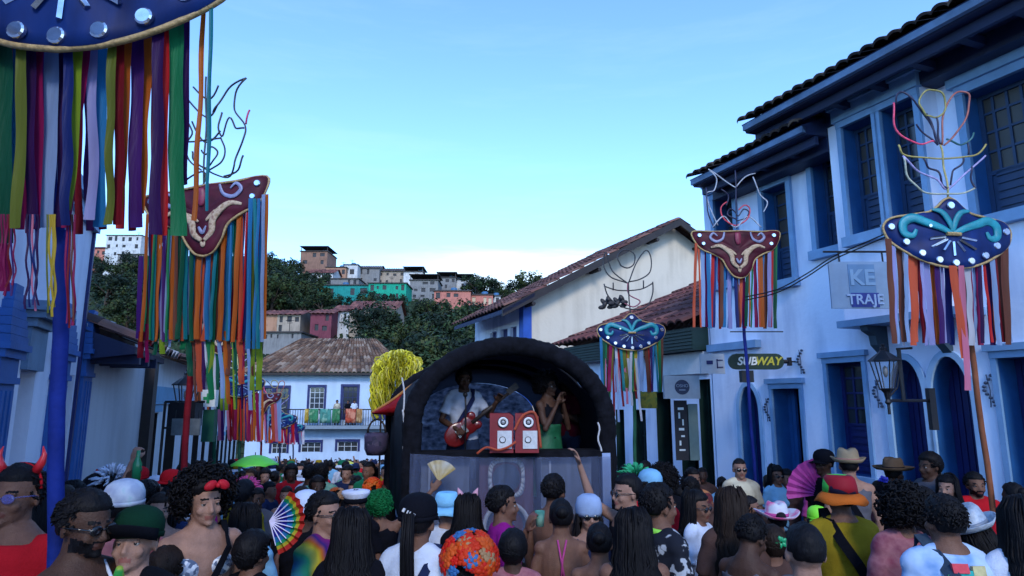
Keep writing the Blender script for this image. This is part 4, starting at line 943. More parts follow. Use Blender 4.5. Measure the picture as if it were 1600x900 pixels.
wires(PL,P,[(DK,[(322,120),(322,180),(320,240),(318,300)]),(DK,[(385,122),(357,138),(340,165),(332,175)]),(DK,[(385,122),(368,145),(367,172),(382,195),(381,218),(368,245),(366,262),(355,277),(335,272),(318,262)]),((.4,.03,.08),[(390,172),(384,194)]),(DK,[(382,200),(368,200),(359,184),(347,212),(342,200),(346,175)]),(DK,[(345,215),(351,232),(345,255),(325,266)]),(DK,[(290,222),(295,250),(315,266)]),(DK,[(315,235),(321,241),(330,230),(339,236),(335,250),(320,262),(303,250),(300,236)]),(DK,[(302,136),(325,155),(342,134)]),(DK,[(293,155),(322,183),(340,165)]),(DK,[(276,142),(290,155)]),(DK,[(290,183),(300,205),(296,222),(345,215)]),(DK,[(380,243),(372,265),(350,276)]),(DK,[(300,190),(320,222),(345,205)]),(DK,[(290,282),(318,268),(318,290)])],(0,0),1,.0085)
pole(PL,P,312,360,287,738,.028,(.2,.008,.015))
# left near blue
PL,P=banner('huge blue mask banner with long ribbons and blue pole, nearest at the left',108,2.42,0)
T,sc=mask(PL,P,110,-47,252,'b')
q=[(-40,18,'bl',355),(-20,20,'mg',355),(6,26,'dg',380),(10,14,'mg',455),(27,10,'bl',355),(35,16,'ol',358),(48,16,'dp',358),(61,17,'mg',358),(82,21,'lb',356),(97,13,'dp',356),(108,14,'nv',352),(124,17,'yg',330),(137,13,'mg',356),(146,14,'pw',345),(159,18,'bl',354),(176,13,'ol',352),(187,15,'dr',352),(201,14,'og',330),(216,18,'pu',355),(232,16,'og',335),(248,16,'dp',366),(260,10,'rd',368),(276,21,'gr',368),(291,11,'dp',290),(319,7,'og',345),(331,6,'tl',330)]
for qi,(x,w,c,yb) in enumerate(q):
    u=(x-110)/252.; yt=104-(u*u)*95+4; dx={'yg':-18,'mg':-34 if x==137 else -6,'og':-14,'ol':-6}.get(c,rb.uniform(-7,1))
    ribbon(PL,P,x,min(yt,98)-38,x+dx,yb,w*1.2,c,-.03-.026*(qi%5),rb)
for x in list(range(-44,150,13))+[158,190,215,243]:
    u=(x-110)/252.; ribbon(PL,P,x,60-(u*u)*95,x+rb.uniform(-6,2),352+rb.uniform(-6,14),15,rb.choice(['dp','mg','lb','nv','bl','dg','pu','pw','dr'] if x<150 else ['dr','pu','og','dp','rd']),-.175-.008*(x%3),rb)
for x,n_,cs,yb in((12,6,['mg','dr','mg','pu'],462),(52,5,['dp','pk','wh','nv'],488),(83,4,['ol','ye','ol'],494),(114,4,['mg','br','dr'],515)):
    for k in range(n_): ribbon(PL,P,x-8+k*4,335,x-9+k*4+rb.uniform(-2,2),yb+rb.uniform(-16,4),4,rb.choice(cs),-.06,rb)
pole(PL,P,104,60,86,842,.03,(.006,.02,.17))
# left far ones
PL,P=banner('dark blue mask banner with red and violet ribbons in the cluster down the left side',372,15.5,0)
T,sc=mask(PL,P,375,600,37,'b'); hang(PL,P,T,'b',20,688,['rd','pu','mg','og','co','lb','pk','br','dr'],rb,37,1.1,jit=4)
wires(PL,P,shift(BLUECROWN,lambda x,y:(375+(x-548)/2.647*.38,578+(y-820)/2.647*.38)),(0,0),1,.014); pole(PL,P,375,600,374,720,.03,(.012,.06,.04))
PL,P=banner('bright blue mask banner with pink and orange ribbons in front of the pale balcony building',437,22,0)
T,sc=mask(PL,P,437,655,26,'b'); hang(PL,P,T,'b',16,692,['pk','og','rd','wh','pu','mg','lb','co'],rb,26,1.1,jit=4)
wires(PL,P,shift(BLUECROWN,lambda x,y:(437+(x-548)/2.647*.27,640+(y-820)/2.647*.27)),(0,0),1,.014); pole(PL,P,437,655,437,715,.03,(.02,.03,.08))
PL,P=banner('small maroon mask banner receding between the red pole and the pale balcony building',408,19,0)
tag(P,'small maroon mask banner receding beside the dark blue one on the left')
T,sc=mask(PL,P,408,628,30,'m'); hang(PL,P,T,'m',16,690,['pk','og','rd','pu','co','lb','gr','wh'],rb,30,1.2,jit=3); pole(PL,P,408,630,408,716,.03,(.15,.01,.02))
PL,P=banner('tiny blue mask banner farthest down the left side',458,28,0)
T,sc=mask(PL,P,458,668,18,'b'); hang(PL,P,T,'b',12,694,['pk','mg','pu','lb','rd','wh'],rb,18,1.2,jit=2); pole(PL,P,458,668,458,715,.03,(.02,.03,.08))
PL,P=banner('green and white ribbon banner hanging low behind the red pole on the left',348,10.5,0)
T,sc=mask(PL,P,345,520,50,'m'); hang(PL,P,T,'m',18,640,['gr','dg','wh','og','br','lb','yg','dp'],rb,50,.9,jit=5); pole(PL,P,340,540,335,700,.03,(.012,.07,.04))
# ================= loose cables
m=MB()
for dz in(0,5):
    q=curve([(1165,464+dz),(1215,452+dz),(1260,428+dz),(1300,402+dz),(1345,382+dz),(1396,360+dz)],5); m.tube([at(p.x,p.y,8.3-(p.x-1165)/231*2) for p in q],.008,5)
tag(m.build('cable',IRON,None,True),'pair of dark cables strung from the maroon banner to the right blue banner','cable')
# ================= signs
def flat_sign(name,lab,cat,x0,x1,y0,y1,Y,m,th=.03,grp=None):
    a=at((x0+x1)/2,(y0+y1)/2,Y); w=abs(at(x1,y0,Y).x-at(x0,y0,Y).x); h=abs(at(x0,y0,Y).z-at(x0,y1,Y).z)
    P=empty(name,(a.x,Y,a.z),0,lab,cat); b=MB(); b.box((0,0,0),(w/2,th,h/2)); return P,b,w,h
def put_text(P,txt,size,loc,m,shear=0,bold=0,depth=.008,nm='lettering',sx=1):
    t=text_mesh(txt,size,depth,shear,bold); o=link(nm,t,m,P); o.location=loc; o.rotation_euler=(R(90),0,0); o.scale=(sx,1,1); return o
a=at(1181,565,9.4); P=empty('shop_sign',(a.x,9.4,a.z),0,'dark green sandwich shop sign with white and yellow slanted lettering on its bracket','sign')
w=.39; h=.115; m=MB(); pts=[]
for k in range(9): q=math.pi/2+math.pi*k/8; pts.append(V((-w+h*.9+math.cos(q)*h,-.03,math.sin(q)*h)))
for k in range(9): q=-math.pi/2+math.pi*k/8; pts.append(V((w-h*.9+math.cos(q)*h,-.03,math.sin(q)*h)))
m.prism(pts,(0,.06,0)); m.build('sign_body',mat('sign_dark_green',(.006,.03,.02),.4),P)
put_text(P,'SUB',.165,(-.145,-.036,0),mat('letter_white',(.75,.78,.75),.5,.05),.25,.004); put_text(P,'WAY',.165,(.16,-.036,0),mat('letter_yellow',(.5,.45,.04),.5,.05),.25,.004)
m=MB(); m.tube([(w,0,0),(w+.07,0,0)],.03,8); m.box((w+.1,0,0),(.02,.04,.06)); m.tube([(w+.1,0,0),(w+.45,.25,.01)],.012,6); m.build('bracket',IRON,P)
m=MB(); m.box((-.15,0,-h-.1),(.085,.06,.085)); m.build('lamp_box',mat('box_dark',(.02,.025,.03)),P)
P,b,w,h=flat_sign('shop_sign','pale translucent clothes shop sign hanging from a dark bar on the blue house','sign',1297,1400,409,482,7.35,None,.012)
b.build('sign_panel',mat('sign_panel_grey_blue',(.18,.28,.42),.3,.15,3),P)
m=MB(); m.box((-.02*w,-.016,.12*h),(.2*w,.004,.32*h)); m.build('picture_panel',mat('picture_blue',(.09,.2,.36),.4),P)
m=MB(); m.box((-.0*w,-.017,-.32*h),(.21*w,.005,.15*h)); m.build('name_plate',mat('name_plate_blue',(.01,.03,.22),.4),P)
put_text(P,'TRAJE',.165,(0,-.026,-.32*h),mat('letter_pale_blue',(.25,.38,.6),.5,.05),0,.003,sx=.98)
put_text(P,'KE',.26,(-.02*w,-.024,.14*h),mat('letter_soft_blue',(.17,.31,.48),.5,.05),0,.006)
m=MB(); m.tube([(-.56*w,0,.72*h),(.62*w,0,.72*h)],.012,8); m.build('hanger_bar',IRON,P)
for q in(-.33,.33): m=MB(); m.tube([(q*w,0,.72*h),(q*w+.005,0,.42*h)],.01,6); m.build('hook',IRON,P)
P,b,w,h=flat_sign('shop_sign','grey box sign with dark round emblem over the green shop doors','sign',1037,1092,587,623,10.6,None,.05)
b.build('sign_body',mat('box_sign_grey',(.3,.34,.38),.5),P)
m=MB(); m.lathe([(.0001,.056),(.12,.056),(.12,.0)],(0,0,0),24,rot=Matrix.Rotation(math.pi/2,3,'X')); m.build('emblem',mat('emblem_navy',(.008,.02,.06),.5),P)
put_text(P,'OSHO',.07,(0,-.062,.02),mat('letter_grey',(.2,.25,.33),.5)); m=MB(); m.box((0,-.06,-.045),(.05,.004,.008)); m.build('emblem_bar',MATS['letter_grey'],P)
P,b,w,h=flat_sign('shop_sign','small olive green hanging sign left of the grey box sign','sign',1001,1026,612,638,12.4,None,.03); b.build('sign_body',ramp_mat('olive_print',[(.35,(.02,.05,.02)),(.5,(.12,.13,.02)),(.7,(.03,.09,.03))],.5,9),P)
P,b,w,h=flat_sign('wall_notice','pale panel with dark square symbols above the green shop doors','sign',1094,1131,553,584,10.3,None,.04); b.build('sign_body',mat('notice_pale',(.45,.48,.52),.5),P)
m=MB(); m.box((-.0*w-.05,-.045,.02),(.05,.006,.03)); m.build('square_mark',NAVY,P)
m=MB(); m.box((.07,-.045,.0),(.008,.006,.075)); m.box((.115,-.045,.055),(.045,.006,.008)); m.box((.115,-.045,-.055),(.045,.006,.008)); m.build('bracket_mark',NAVY,P)
a=at(1072,672,11.2); P=empty('door_banner',(a.x,11.2,a.z),0,'narrow upright banner with white letters on black in a green shop doorway','banner')
m=MB(); m.box((-.08,0,0),(.11,.012,.5)); m.build('banner_cloth',mat('banner_black',(.012,.01,.016),.6),P)
m=MB(); m.box((.13,0,-.03),(.08,.012,.47)); m.build('pale_panel',mat('banner_pale_green',(.14,.2,.18),.6),P)
for k,(dx,w_,hh) in enumerate(((0,.05,.02),(-.03,.015,.05),(.03,.012,.05),(0,.045,.02),(.02,.03,.015),(-.03,.015,.04),(0,.05,.014))):
    m=MB(); m.box((-.08+dx,-.016,.36-k*.115),(w_,.004,hh)); m.build('banner_mark',MATS['letter_white'],P)
# ================= street lanterns
def lantern(lab,c,s,px_arm=None,wallp=None):
    P=empty('street_lantern',c,0,lab,'lantern','black wrought iron street lanterns'); 
    r=Matrix.Rotation(R(20),3,'Z')
    m=MB(); m.lathe([(.002,.36),(.03,.35),(.022,.32),(.05,.30),(.045,.27),(.07,.24),(.2,.14),(.21,.125),(.2,.12),(.002,.13)],(0,0,0),6,rot=r*s); m.build('lantern_cap',IRON,P)
    m=MB()
    for k in range(6):
        q=R(20)+math.pi*2*k/6; m.tube([V((math.cos(q)*.18,math.sin(q)*.18,.13))*s,V((math.cos(q)*.09,math.sin(q)*.09,-.26))*s],.009*s,5)
        q2=q+math.pi/3; m.tube([V((math.cos(q)*.09,math.sin(q)*.09,-.26))*s,V((math.cos(q2)*.09,math.sin(q2)*.09,-.26))*s],.011*s,5)
    m.lathe([(.09,-.26),(.05,-.31),(.03,-.4),(.045,-.44),(.02,-.47),(.02,-.6)],(0,0,0),8,rot=Matrix.Identity(3)*s); m.build('lantern_frame',IRON,P)
    m=MB(); m.lathe([(.172,.12),(.085,-.255)],(0,0,0),6,rot=r*s); m.build('glass',mat('lantern_glass',(.5,.55,.6),.1,.1,4,alpha=.07),P)
    m=MB(); m.lathe([(.002,.06),(.03,.03),(.035,-.04),(.015,-.1),(.002,-.1)],(0,0,0),10,rot=Matrix.Identity(3)*s); m.build('bulb',mat('bulb_off',(.12,.12,.12),.3),P,True)
    return P
c=at(1383,578,6.2); P=lantern('black wall lantern on a long bracket in front of the blue arched doors',c,.70)
wp=at(1452,628,6.35)-c; bz=at(1383,626,6.2).z-c.z
m=MB(); m.tube([(0,0,bz),(wp.x,wp.y,bz)],.016,6); m.tube([(.14,0,bz+.42),(.15,0,bz)],.016,6); m.tube([(.13,0,.2),(.28,0,.21)],.012,6); m.tube([(.15,0,bz+.02),(.15,0,.21)],.018,6); m.tube([(0,0,bz+.02),(.1,0,bz+.12),(.15,0,bz+.3)],.008,5)
m.build('bracket',IRON,P); m=MB(); m.box((wp.x+.02,wp.y,bz-.08),(.03,.03,.2)); m.build('wall_plate',IRON,P)
c=at(291,615,9.6); P=lantern('black lantern on bracket behind the red pole on the left',c,1.0)
m=MB(); m.tube([(-.35,.1,-.12),(.28,0,-.12)],.02,6); m.tube([(-.35,.1,-.12),(-.35,.1,-1.2)],.02,6); m.tube([(-.35,.1,-.5),(0,0,-.5)],.016,6); m.box((0.02,0,-.3),(.19,.12,.17)); m.build('bracket',IRON,P)
P,b,w,h=flat_sign('hanging_board','plain grey hanging board under the left lantern','sign',269,313,654,680,9.4,None,.02); b.build('board',mat('board_grey',(.12,.14,.15),.6,.3,9),P)
m=MB(); m.tube([(-w*.4,0,h/2),(-w*.4,0,h/2+.12)],.006,4); m.tube([(w*.4,0,h/2),(w*.4,0,h/2+.12)],.006,4); m.build('chain',IRON,P)
P,b,w,h=flat_sign('pharmacy_sign','dark green upright sign with white cross panel beside the red pole','sign',318,336,640,690,10.2,None,.05); b.build('sign_body',mat('green_sign',(.004,.07,.04),.5),P)
m=MB(); m.box((0,-.054,.42),(.11,.05,.13)); m.build('cross_panel',mat('panel_white',(.6,.64,.62),.5),P); m=MB(); m.box((0,-.108,.42),(.075,.006,.022)); m.box((0,-.109,.42),(.022,.006,.075)); m.build('cross',mat('cross_green',(.01,.25,.08),.5),P)
# ================= the float
FC=at(799,700,6.6); ax=V((-.146,1,0)).normalized(); rt_=V((ax.y,-ax.x,0))
FL=empty('carnival_float',(FC.x,FC.y,gz(0,6.6)),0,'dark arched carnival float with padded black hoop and plastic skirt carrying two musicians','float')
BLK=mat('black_canvas',(.006,.0065,.010),.95,.5,9,.9,22,spec=.12)
BLK=MATS['black_canvas']; LIN=mat('inner_lining',(.012,.014,.022),.85,.3,4,.5,8)
_t=LIN.node_tree; _b=_t.nodes['Principled BSDF']; _tr=_t.nodes.new('ShaderNodeBsdfTranslucent'); _tr.inputs[0].default_value=(.05,.055,.08,1); _mx=_t.nodes.new('ShaderNodeMixShader'); _mx.inputs[0].default_value=.5; _t.links.new(_b.outputs[0],_mx.inputs[1]); _t.links.new(_tr.outputs[0],_mx.inputs[2]); _t.links.new(_mx.outputs[0],_t.nodes['Material Output'].inputs[0])
zc=at(799,662,6.6).z; ztop=at(799,541,6.6).z; Rr=(967-632)/2/1015*6.6-.1
def arc(c,rx,rz,n=28,a0=0,a1=math.pi): return [c+rt_*(math.cos(a0+(a1-a0)*k/n)*rx)+V((0,0,math.sin(a0+(a1-a0)*k/n)*rz)) for k in range(n+1)]
def hoop(c,rx,rz,zlow,r,nm,puff=.035):
    p=arc(c,rx,rz,110); n0=[V((p[0].x,p[0].y,zlow+(p[0].z-zlow)*k/16)) for k in range(16)]; n1=[V((p[-1].x,p[-1].y,zlow+(p[-1].z-zlow)*k/16)) for k in range(16)]
    pts=n0+p+n1[::-1]; m=MB(); m.tube(pts,[r*(1+puff*math.sin(i*2.3)+.03*math.sin(i*.9)+.02*math.sin(i*5.1)) for i in range(len(pts))],12); return part(m,nm,BLK,FL,True)
c0_=V((FC.x,FC.y,zc)); c1_=c0_+ax*3.9
hoop(c0_,Rr,ztop-zc,at(960,800,6.6).z,.098,'front_hoop'); 
hoop(c1_,1.33,ztop-zc+.02,gz(0,10)+.6,.1,'rear_hoop')
sh=MB(); K=20; vs=[]
for j in range(K+1):
    t=j/K; c=c0_.lerp(c1_,t); rx_=Rr+(1.33-Rr)*t; zl=gz(0,6.6)+1.1
    row=arc(c,rx_,ztop-zc,24); row=[V((row[0].x,row[0].y,zl))]+row+[V((row[-1].x,row[-1].y,zl))]
    for q in row: vs.append(q+V((0,0,-.03*abs(math.sin(t*math.pi*4)))))
n=27
m=MB(); m.add(vs,[(j*n+i,j*n+i+1,(j+1)*n+i+1,(j+1)*n+i) for j in range(K) for i in range(n-1) if not((j==3 and i in(5,6,7)) or (j==2 and i in(9,10)))]); sh=part(m,'canopy',LIN,FL,True,False); sh.modifiers.new('s','SOLIDIFY').thickness=.02
# inner rib hoops, white rope of light scraps on the right
for t in(.45,.8):
    c=c0_.lerp(c1_,t); rx_=Rr+(1.33-Rr)*t-.05; m=MB(); m.tube(arc(c,rx_,ztop-zc-.06,30),.03,8); part(m,'rib',BLK,FL,True)
c=c0_.lerp(c1_,.62); rx_=1.1
bk=MB(); p=arc(c1_-ax*.05,.93,ztop-zc-.28,30); base=[V((p[-1].x,p[-1].y,zc-1.2)),V((p[0].x,p[0].y,zc-1.2))]; bk.prism(p+base,ax*.02)
part(bk,'rear_net',ramp_mat('grey_net',[(.3,(.12,.13,.17)),(.5,(.36,.38,.45)),(.72,(.7,.72,.8))],.9,11,det=8,stretch=(1,1,1.6),bump=.5),FL)
_t=MATS['grey_net'].node_tree; _b=_t.nodes['Principled BSDF']; _tr=_t.nodes.new('ShaderNodeBsdfTranslucent'); _mx=_t.nodes.new('ShaderNodeMixShader'); _mx.inputs[0].default_value=.75
_rs=[l.from_socket for l in _t.links if l.to_socket==_b.inputs['Base Color']][0]; _t.links.new(_rs,_tr.inputs[0])
_o=_t.nodes['Material Output']; _t.links.new(_b.outputs[0],_mx.inputs[1]); _t.links.new(_tr.outputs[0],_mx.inputs[2]); _t.links.new(_mx.outputs[0],_o.inputs[0])
bz_=MB(); outer=arc(c1_-ax*.12,1.3,ztop-zc,30); inner=arc(c1_-ax*.12,.93,ztop-zc-.28,30)
for k in range(30): bz_.quad(outer[k],outer[k+1],inner[k+1],inner[k])
part(bz_,'rear_valance',LIN,FL)
# two torn gaps in the canopy let the daylight in on the right
# deck, shelf, chassis, wheels
zd=at(725,575,7.2).z-1.70
def fbx(mb,r0,r1,a0,a1,z0,z1): mb.hexa([c0_+rt_*r0+ax*a0,c0_+rt_*r1+ax*a0,c0_+rt_*r1+ax*a1,c0_+rt_*r0+ax*a1,]and[V((q.x,q.y,z)) for z in(z0,z1) for q in(c0_+rt_*r0+ax*a0,c0_+rt_*r1+ax*a0,c0_+rt_*r1+ax*a1,c0_+rt_*r0+ax*a1)])
m=MB(); fbx(m,-1.1,1.1,-.1,3.9,zd-.12,zd); part(m,'deck',WOOD,FL)
zs=at(799,706,6.5).z
m=MB(); fbx(m,-.98,.98,-.12,.26,zs-.06,zs); part(m,'shelf',BLK,FL)
m=MB(); fbx(m,-.5,.5,0,3.6,zd-.4,zd-.121); part(m,'chassis',IRON,FL)
for sd in(-1,1):
    for a in(.8,3.0):
        c=c0_+rt_*(.95*sd)+ax*a; c.z=gz(0,c.y)+.36; m=MB(); q=rt_.to_track_quat('Z','Y').to_matrix()
        m.lathe([(.15,.09),(.2,.1),(.34,.09),(.36,.05),(.36,-.05),(.34,-.09),(.2,-.1),(.15,-.09)],c,24,rot=q); wo=part(m,'wheel',mat('tyre',(.015,.015,.016),.8,.2,20,.4),FL,True)
        m=MB(); m.lathe([(.001,.06),(.15,.06),(.17,.08),(.17,-.08),(.15,-.06),(.001,-.06)],c,20,rot=q); part(m,'rim',mat('rim_grey',(.3,.3,.32),.4),wo,True)
# posts and PA boxes behind the clear plastic skirt
zg=gz(0,6.6)+.5
for sd in(1,): m=MB(); fbx(m,.9,.985,-.13,-.08,zg,zs-.02); part(m,'corner_panel',mat('pale_blue_panel',(.22,.3,.5),.5),FL)
CAB=mat('cabinet_plum',(.07,.018,.035),.6,.2,5)
for i,(r0,r1) in enumerate(((-.9,-.42),(-.32,.22),(.3,.82))):
    m=MB(); fbx(m,r0,r1,.0,.4,zs-1.0,zs-.07); co_=part(m,'speaker_cabinet',CAB if i==1 else mat('cabinet_blue_grey',(.09,.11,.16),.6,.3,4),FL)
    if i!=1:
        m=MB(); fbx(m,r0+.08,r0+.1,-.02,-.002,zs-.95,zs-.1); part(m,'edge_strip',mat('strip_pale',(.3,.33,.4),.5),co_)
        continue
    c=c0_+rt_*((r0+r1)/2)-ax*.01; c.z=zs-.26; q=(-ax).to_track_quat('Z','Y').to_matrix()
    m=MB(); K=28; o_=[];n_=[]
    for k in range(K+1):
        t=2*math.pi*k/K; f=lambda v,p:math.copysign(abs(v)**p,v); o_.append(c+rt_*f(math.cos(t),.45)*.185+V((0,0,f(math.sin(t),.6)*.19))); n_.append(c+rt_*f(math.cos(t),.55)*.15+V((0,0,f(math.sin(t),.8)*.16))-ax*.01)
    for k in range(K): m.quad(o_[k],o_[k+1],n_[k+1],n_[k])
    part(m,'horn_frame',mat('ring_pale',(.4,.42,.46),.4),co_,True,False).modifiers.new('s','SOLIDIFY').thickness=.02
    m=MB(); m.lathe([(.14,.0),(.1,-.0),(.001,.005)],c,20,rot=q); part(m,'horn_mouth',mat('cone_blue',(.02,.04,.08),.5),co_,True)
    c=c.copy(); c.z=zs-.72
    m=MB(); m.lathe([(.24,-.01),(.24,.02),(.215,.02),(.2,.0)],c,28,rot=q); part(m,'woofer_ring',MATS['ring_pale'],co_,True)
    m=MB(); m.lathe([(.2,.0),(.1,-.03),(.07,.0),(.001,.01)],c,24,rot=q); part(m,'woofer_cone',MATS['cone_blue'],co_,True)
# translucent plastic skirt with folds
m=MB(); vs=[]; K=60
for j in range(7):
    for k in range(K+1):
        u=k/K; sag=.05*math.sin(math.pi*u)*(1 if j==0 else 0); a=-.16-.02*math.sin(u*40+j*.5)-.012*math.sin(u*93); r_=-1.0+1.98*u; q=c0_+rt_*r_+ax*a; vs.append(V((q.x,q.y,(zs+.0-.13*max(0,u-.62)*1.0)*1.0-j*.17-sag)))
m.add(vs,[(j*(K+1)+k,j*(K+1)+k+1,(j+1)*(K+1)+k+1,(j+1)*(K+1)+k) for j in range(6) for k in range(K)])
pm=mat('clear_plastic',(.11,.14,.25),.3,.3,6,.4,12,alpha=.36,stretch=(4,4,.4)); part(m,'plastic_skirt',pm,FL,True,False)
# white cords at the sides
for (x0,y0,x1,y1) in((628,590,636,700),(934,660,938,705),(629,640,634,760)):
    m=MB(); m.tube([at(x0+(x1-x0)*k/8+2*math.sin(k),y0+(y1-y0)*k/8,6.42) for k in range(9)],.008,5); part(m,'cord',mat('cord_white',(.5,.5,.52),.7),FL)
# ---- red speakers
REDB=mat('speaker_red',(.18,.004,.012),.5,.15,5,.1)
for i,(x,lab) in enumerate(((784,'left one of two small red loudspeakers on the front shelf of the float'),(823,'right one of two small red loudspeakers on the front shelf, draped with an orange ribbon'))):
    c=at(x,700,6.5); P=empty('red_loudspeaker',(c.x,c.y,zs),0,lab,'loudspeaker','red loudspeakers on the float shelf'); W_=.115; H_=.375; D=.13
    m=MB(); m.prism([(-W_,-D,0),(W_,-D,0),(W_,-D,H_-.03),(W_-.04,-D,H_),(-W_+.0,-D,H_),(-W_,-D,H_-.02)],(0,2*D,0)); b_=m.build('cabinet',REDB,P)
    rx90=Matrix.Rotation(math.pi/2,3,'X')
    m=MB(); m.lathe([(.001,.006),(.055,.006),(.055,-.004)],(.015,-D,.29),20,rot=rx90); m.build('tweeter_plate',IRON,P,True)
    m=MB(); m.lathe([(.044,.012),(.05,.02),(.038,.022),(.028,.01)],(.015,-D-.002,.29),20,rot=rx90); tw=m.build('tweeter_ring',mat('ring_white',(.72,.73,.75),.35),P,True)
    m=MB(); m.ell((.015,-D-.008,.29),(.018,.012,.018),10,6); m.build('tweeter_dome',mat('dome_grey',(.3,.32,.35),.3),P,True)
    m=MB(); m.box((.03,-D-.006,.125),(.07,.006,.085)); m.build('woofer_plate',mat('plate_white',(.5,.52,.55),.6,.15,14,.4),P)
    m=MB(); m.lathe([(.03,.014),(.032,.018),(.02,.008),(.001,.012)],(.01,-D-.0,.125),18,rot=rx90); m.build('woofer_cone',mat('cone_black',(.01,.01,.012),.4),P,True)
m=MB(); q=curve([(804,672),(812,656),(822,646),(835,645),(841,665),(845,700)],6); m.tube([at(p.x,p.y,6.35) for p in q],[(.003,.014)]*len(q),6)
q=curve([(745,709),(760,699),(778,703),(795,698),(806,690)],6); m.tube([at(p.x,p.y,6.33) for p in q],[(.003,.012)]*len(q),6)
tag(m.build('orange_ribbon',satin((.62,.12,.06)),None,True),'orange ribbon trailing over the red loudspeakers on the float','ribbon')
# ---- yellow streamer puff, red awning, basket
c=at(620,640,12.5); P=empty('streamer_puff',(c.x,c.y,gz(c.x,12.5)),0,'big puff of yellow paper streamers on a pole left of the black float','decoration')
top=at(622,555,12.5)-P.location; m=MB(); m.tube([(0,0,0),top],.025,8); m.build('pole',WOOD,P)
r5=random.Random(55); cols=((.56,.50,.02),(.66,.60,.04),(.42,.38,.015),(.7,.64,.14)); m=MB()
for i in range(1500):
    a=r5.uniform(0,6.28); q=math.sqrt(r5.random()); x_=math.cos(a)*q*.44; y_=math.sin(a)*q*.4; hh=.16+.2*math.sqrt(max(0,1-q*q)); st=top+V((x_*.8,y_*.8,hh-.1-r5.random()*.35*(.4+q)-.15)); L1=r5.uniform(.12,.3)
    if x_<-.02 and r5.random()<.6: st.z-=r5.uniform(0,.55); st.x-=.06; L1*=1.5
    elif r5.random()<.4: st.z-=r5.uniform(0,.2)
    d=V((x_+r5.uniform(-.15,.15),y_,0)); pts=[st+d*(.25*math.sin(t*.8))+V((r5.uniform(-.012,.012),0,.04*math.sin(t*.9)-L1*(t/4)**1.3)) for t in range(5)]
    k=r5.uniform(.45,1.3); m.tube(pts,[(.003,.016)]*5,4,tone=tuple(x*k for x in r5.choice(cols)))
m.build('streamers',attr_mat('paper_yellow',.6,0),P,fix=False)
c=at(622,630,9.8); P=empty('red_awning',c,0,'red curved awning with orange rim sticking out at the left of the float','awning')
pts=curve([(581,645),(600,634),(618,622),(640,605),(664,590)],6); lo=curve([(581,647),(598,648),(615,650),(636,645),(664,600)],6)
m=MB(); n=len(pts); vs=[]
for k in range(n): vs+= [at(pts[k].x,pts[k].y,9.6),at((pts[k].x+lo[k].x)/2,(pts[k].y+lo[k].y)/2,9.4),at(lo[k].x,lo[k].y,9.5),at(pts[k].x+3,pts[k].y+2,10.3)]
m.add(vs,[(4*k+j,4*k+j+1,4*k+j+5,4*k+j+4) for k in range(n-1) for j in(0,1)]+[(4*k+3,4*k,4*k+4,4*k+7) for k in range(n-1)]); o=part(m,'awning_cloth',satin((.4,.012,.02)),P,True,False); o.modifiers.new('s','SOLIDIFY').thickness=.01
m=MB(); m.tube([at(p.x,p.y-.5,9.6) for p in pts],.022,6); part(m,'rim',satin((.62,.28,.08)),P,True)
m=MB(); m.tube([at(640,612,9.75),at(665,604,8.2)],.02,6); part(m,'strut',IRON,P)
c=at(588,690,9.6); P=empty('wicker_basket',c,0,'dark woven basket hanging on a stick left of the float','basket')
m=MB(); m.lathe([(.001,-.19),(.13,-.19),(.17,-.1),(.175,.08),(.16,.13),(.15,.12),(.15,-.15),(.001,-.17)],(0,0,0),20); m.build('body',ramp_mat('woven',[(.35,(.03,.03,.06)),(.5,(.12,.1,.16)),(.65,(.05,.04,.08))],.7,16,vor=True,bump=.6),P,True)
m=MB(); m.tube([V((math.cos(R(180*k/10))*.13,0,.12+math.sin(R(180*k/10))*.2)) for k in range(11)],.015,6); m.build('handle',WOOD,P,True)
m=MB(); m.tube([(.05,.02,.3),(.06,.02,gz(0,9.6)-c.z)],.015,6); m.build('stick',WOOD,P)
# ================= people
SK=dict(d=(.055,.026,.017),m=(.14,.068,.045),l=(.27,.15,.11),n=(.035,.017,.012))
def skin(k): 
    m=mat('skin_'+k,SK[k],.6,.22,14,.35,160,spec=.28); return m
def cloth(n,c,var=.2): return mat('cloth_'+n,c,.9,var,5,.35,120,spec=.08)
HAIR={k:mat('hair_'+k,c,.62,.45,30,.6,90,stretch=(1,1,.2),spec=.18) for k,c in dict(black=(.0028,.0025,.004),brown=(.014,.008,.006),dark=(.006,.005,.007),green=(.004,.12,.035),blond=(.16,.10,.05)).items()}
import numpy as np
def fold(m,seed=0,amp=.007):
    """cloth creases: warped sine ridges pushed along the vertex normals"""
    n=len(m.vertices); co=np.empty(n*3); m.vertices.foreach_get('co',co); co=co.reshape(-1,3); nr=np.empty(n*3); m.vertex_normals.foreach_get('vector',nr); nr=nr.reshape(-1,3)
    r=np.random.RandomState(seed); ph=r.uniform(0,6.28,8); x,y,z=co.T
    w=.8*np.sin(9*z+ph[0])+.6*np.sin(11*x+ph[1])+.6*np.sin(8*y+ph[2])
    k=np.sin(26*x+14*z+2.2*w+ph[3])*.5+np.sin(22*y-20*z+1.8*w+ph[4])*.4+(1-np.abs(np.sin(15*z+9*x*np.sign(x)+1.6*w+ph[5])))*.9-.4+.25*np.sin(60*z+30*x+3*w+ph[6])
    co+=nr*(k*amp)[:,None]; m.vertices.foreach_set('co',co.ravel()); m.update()
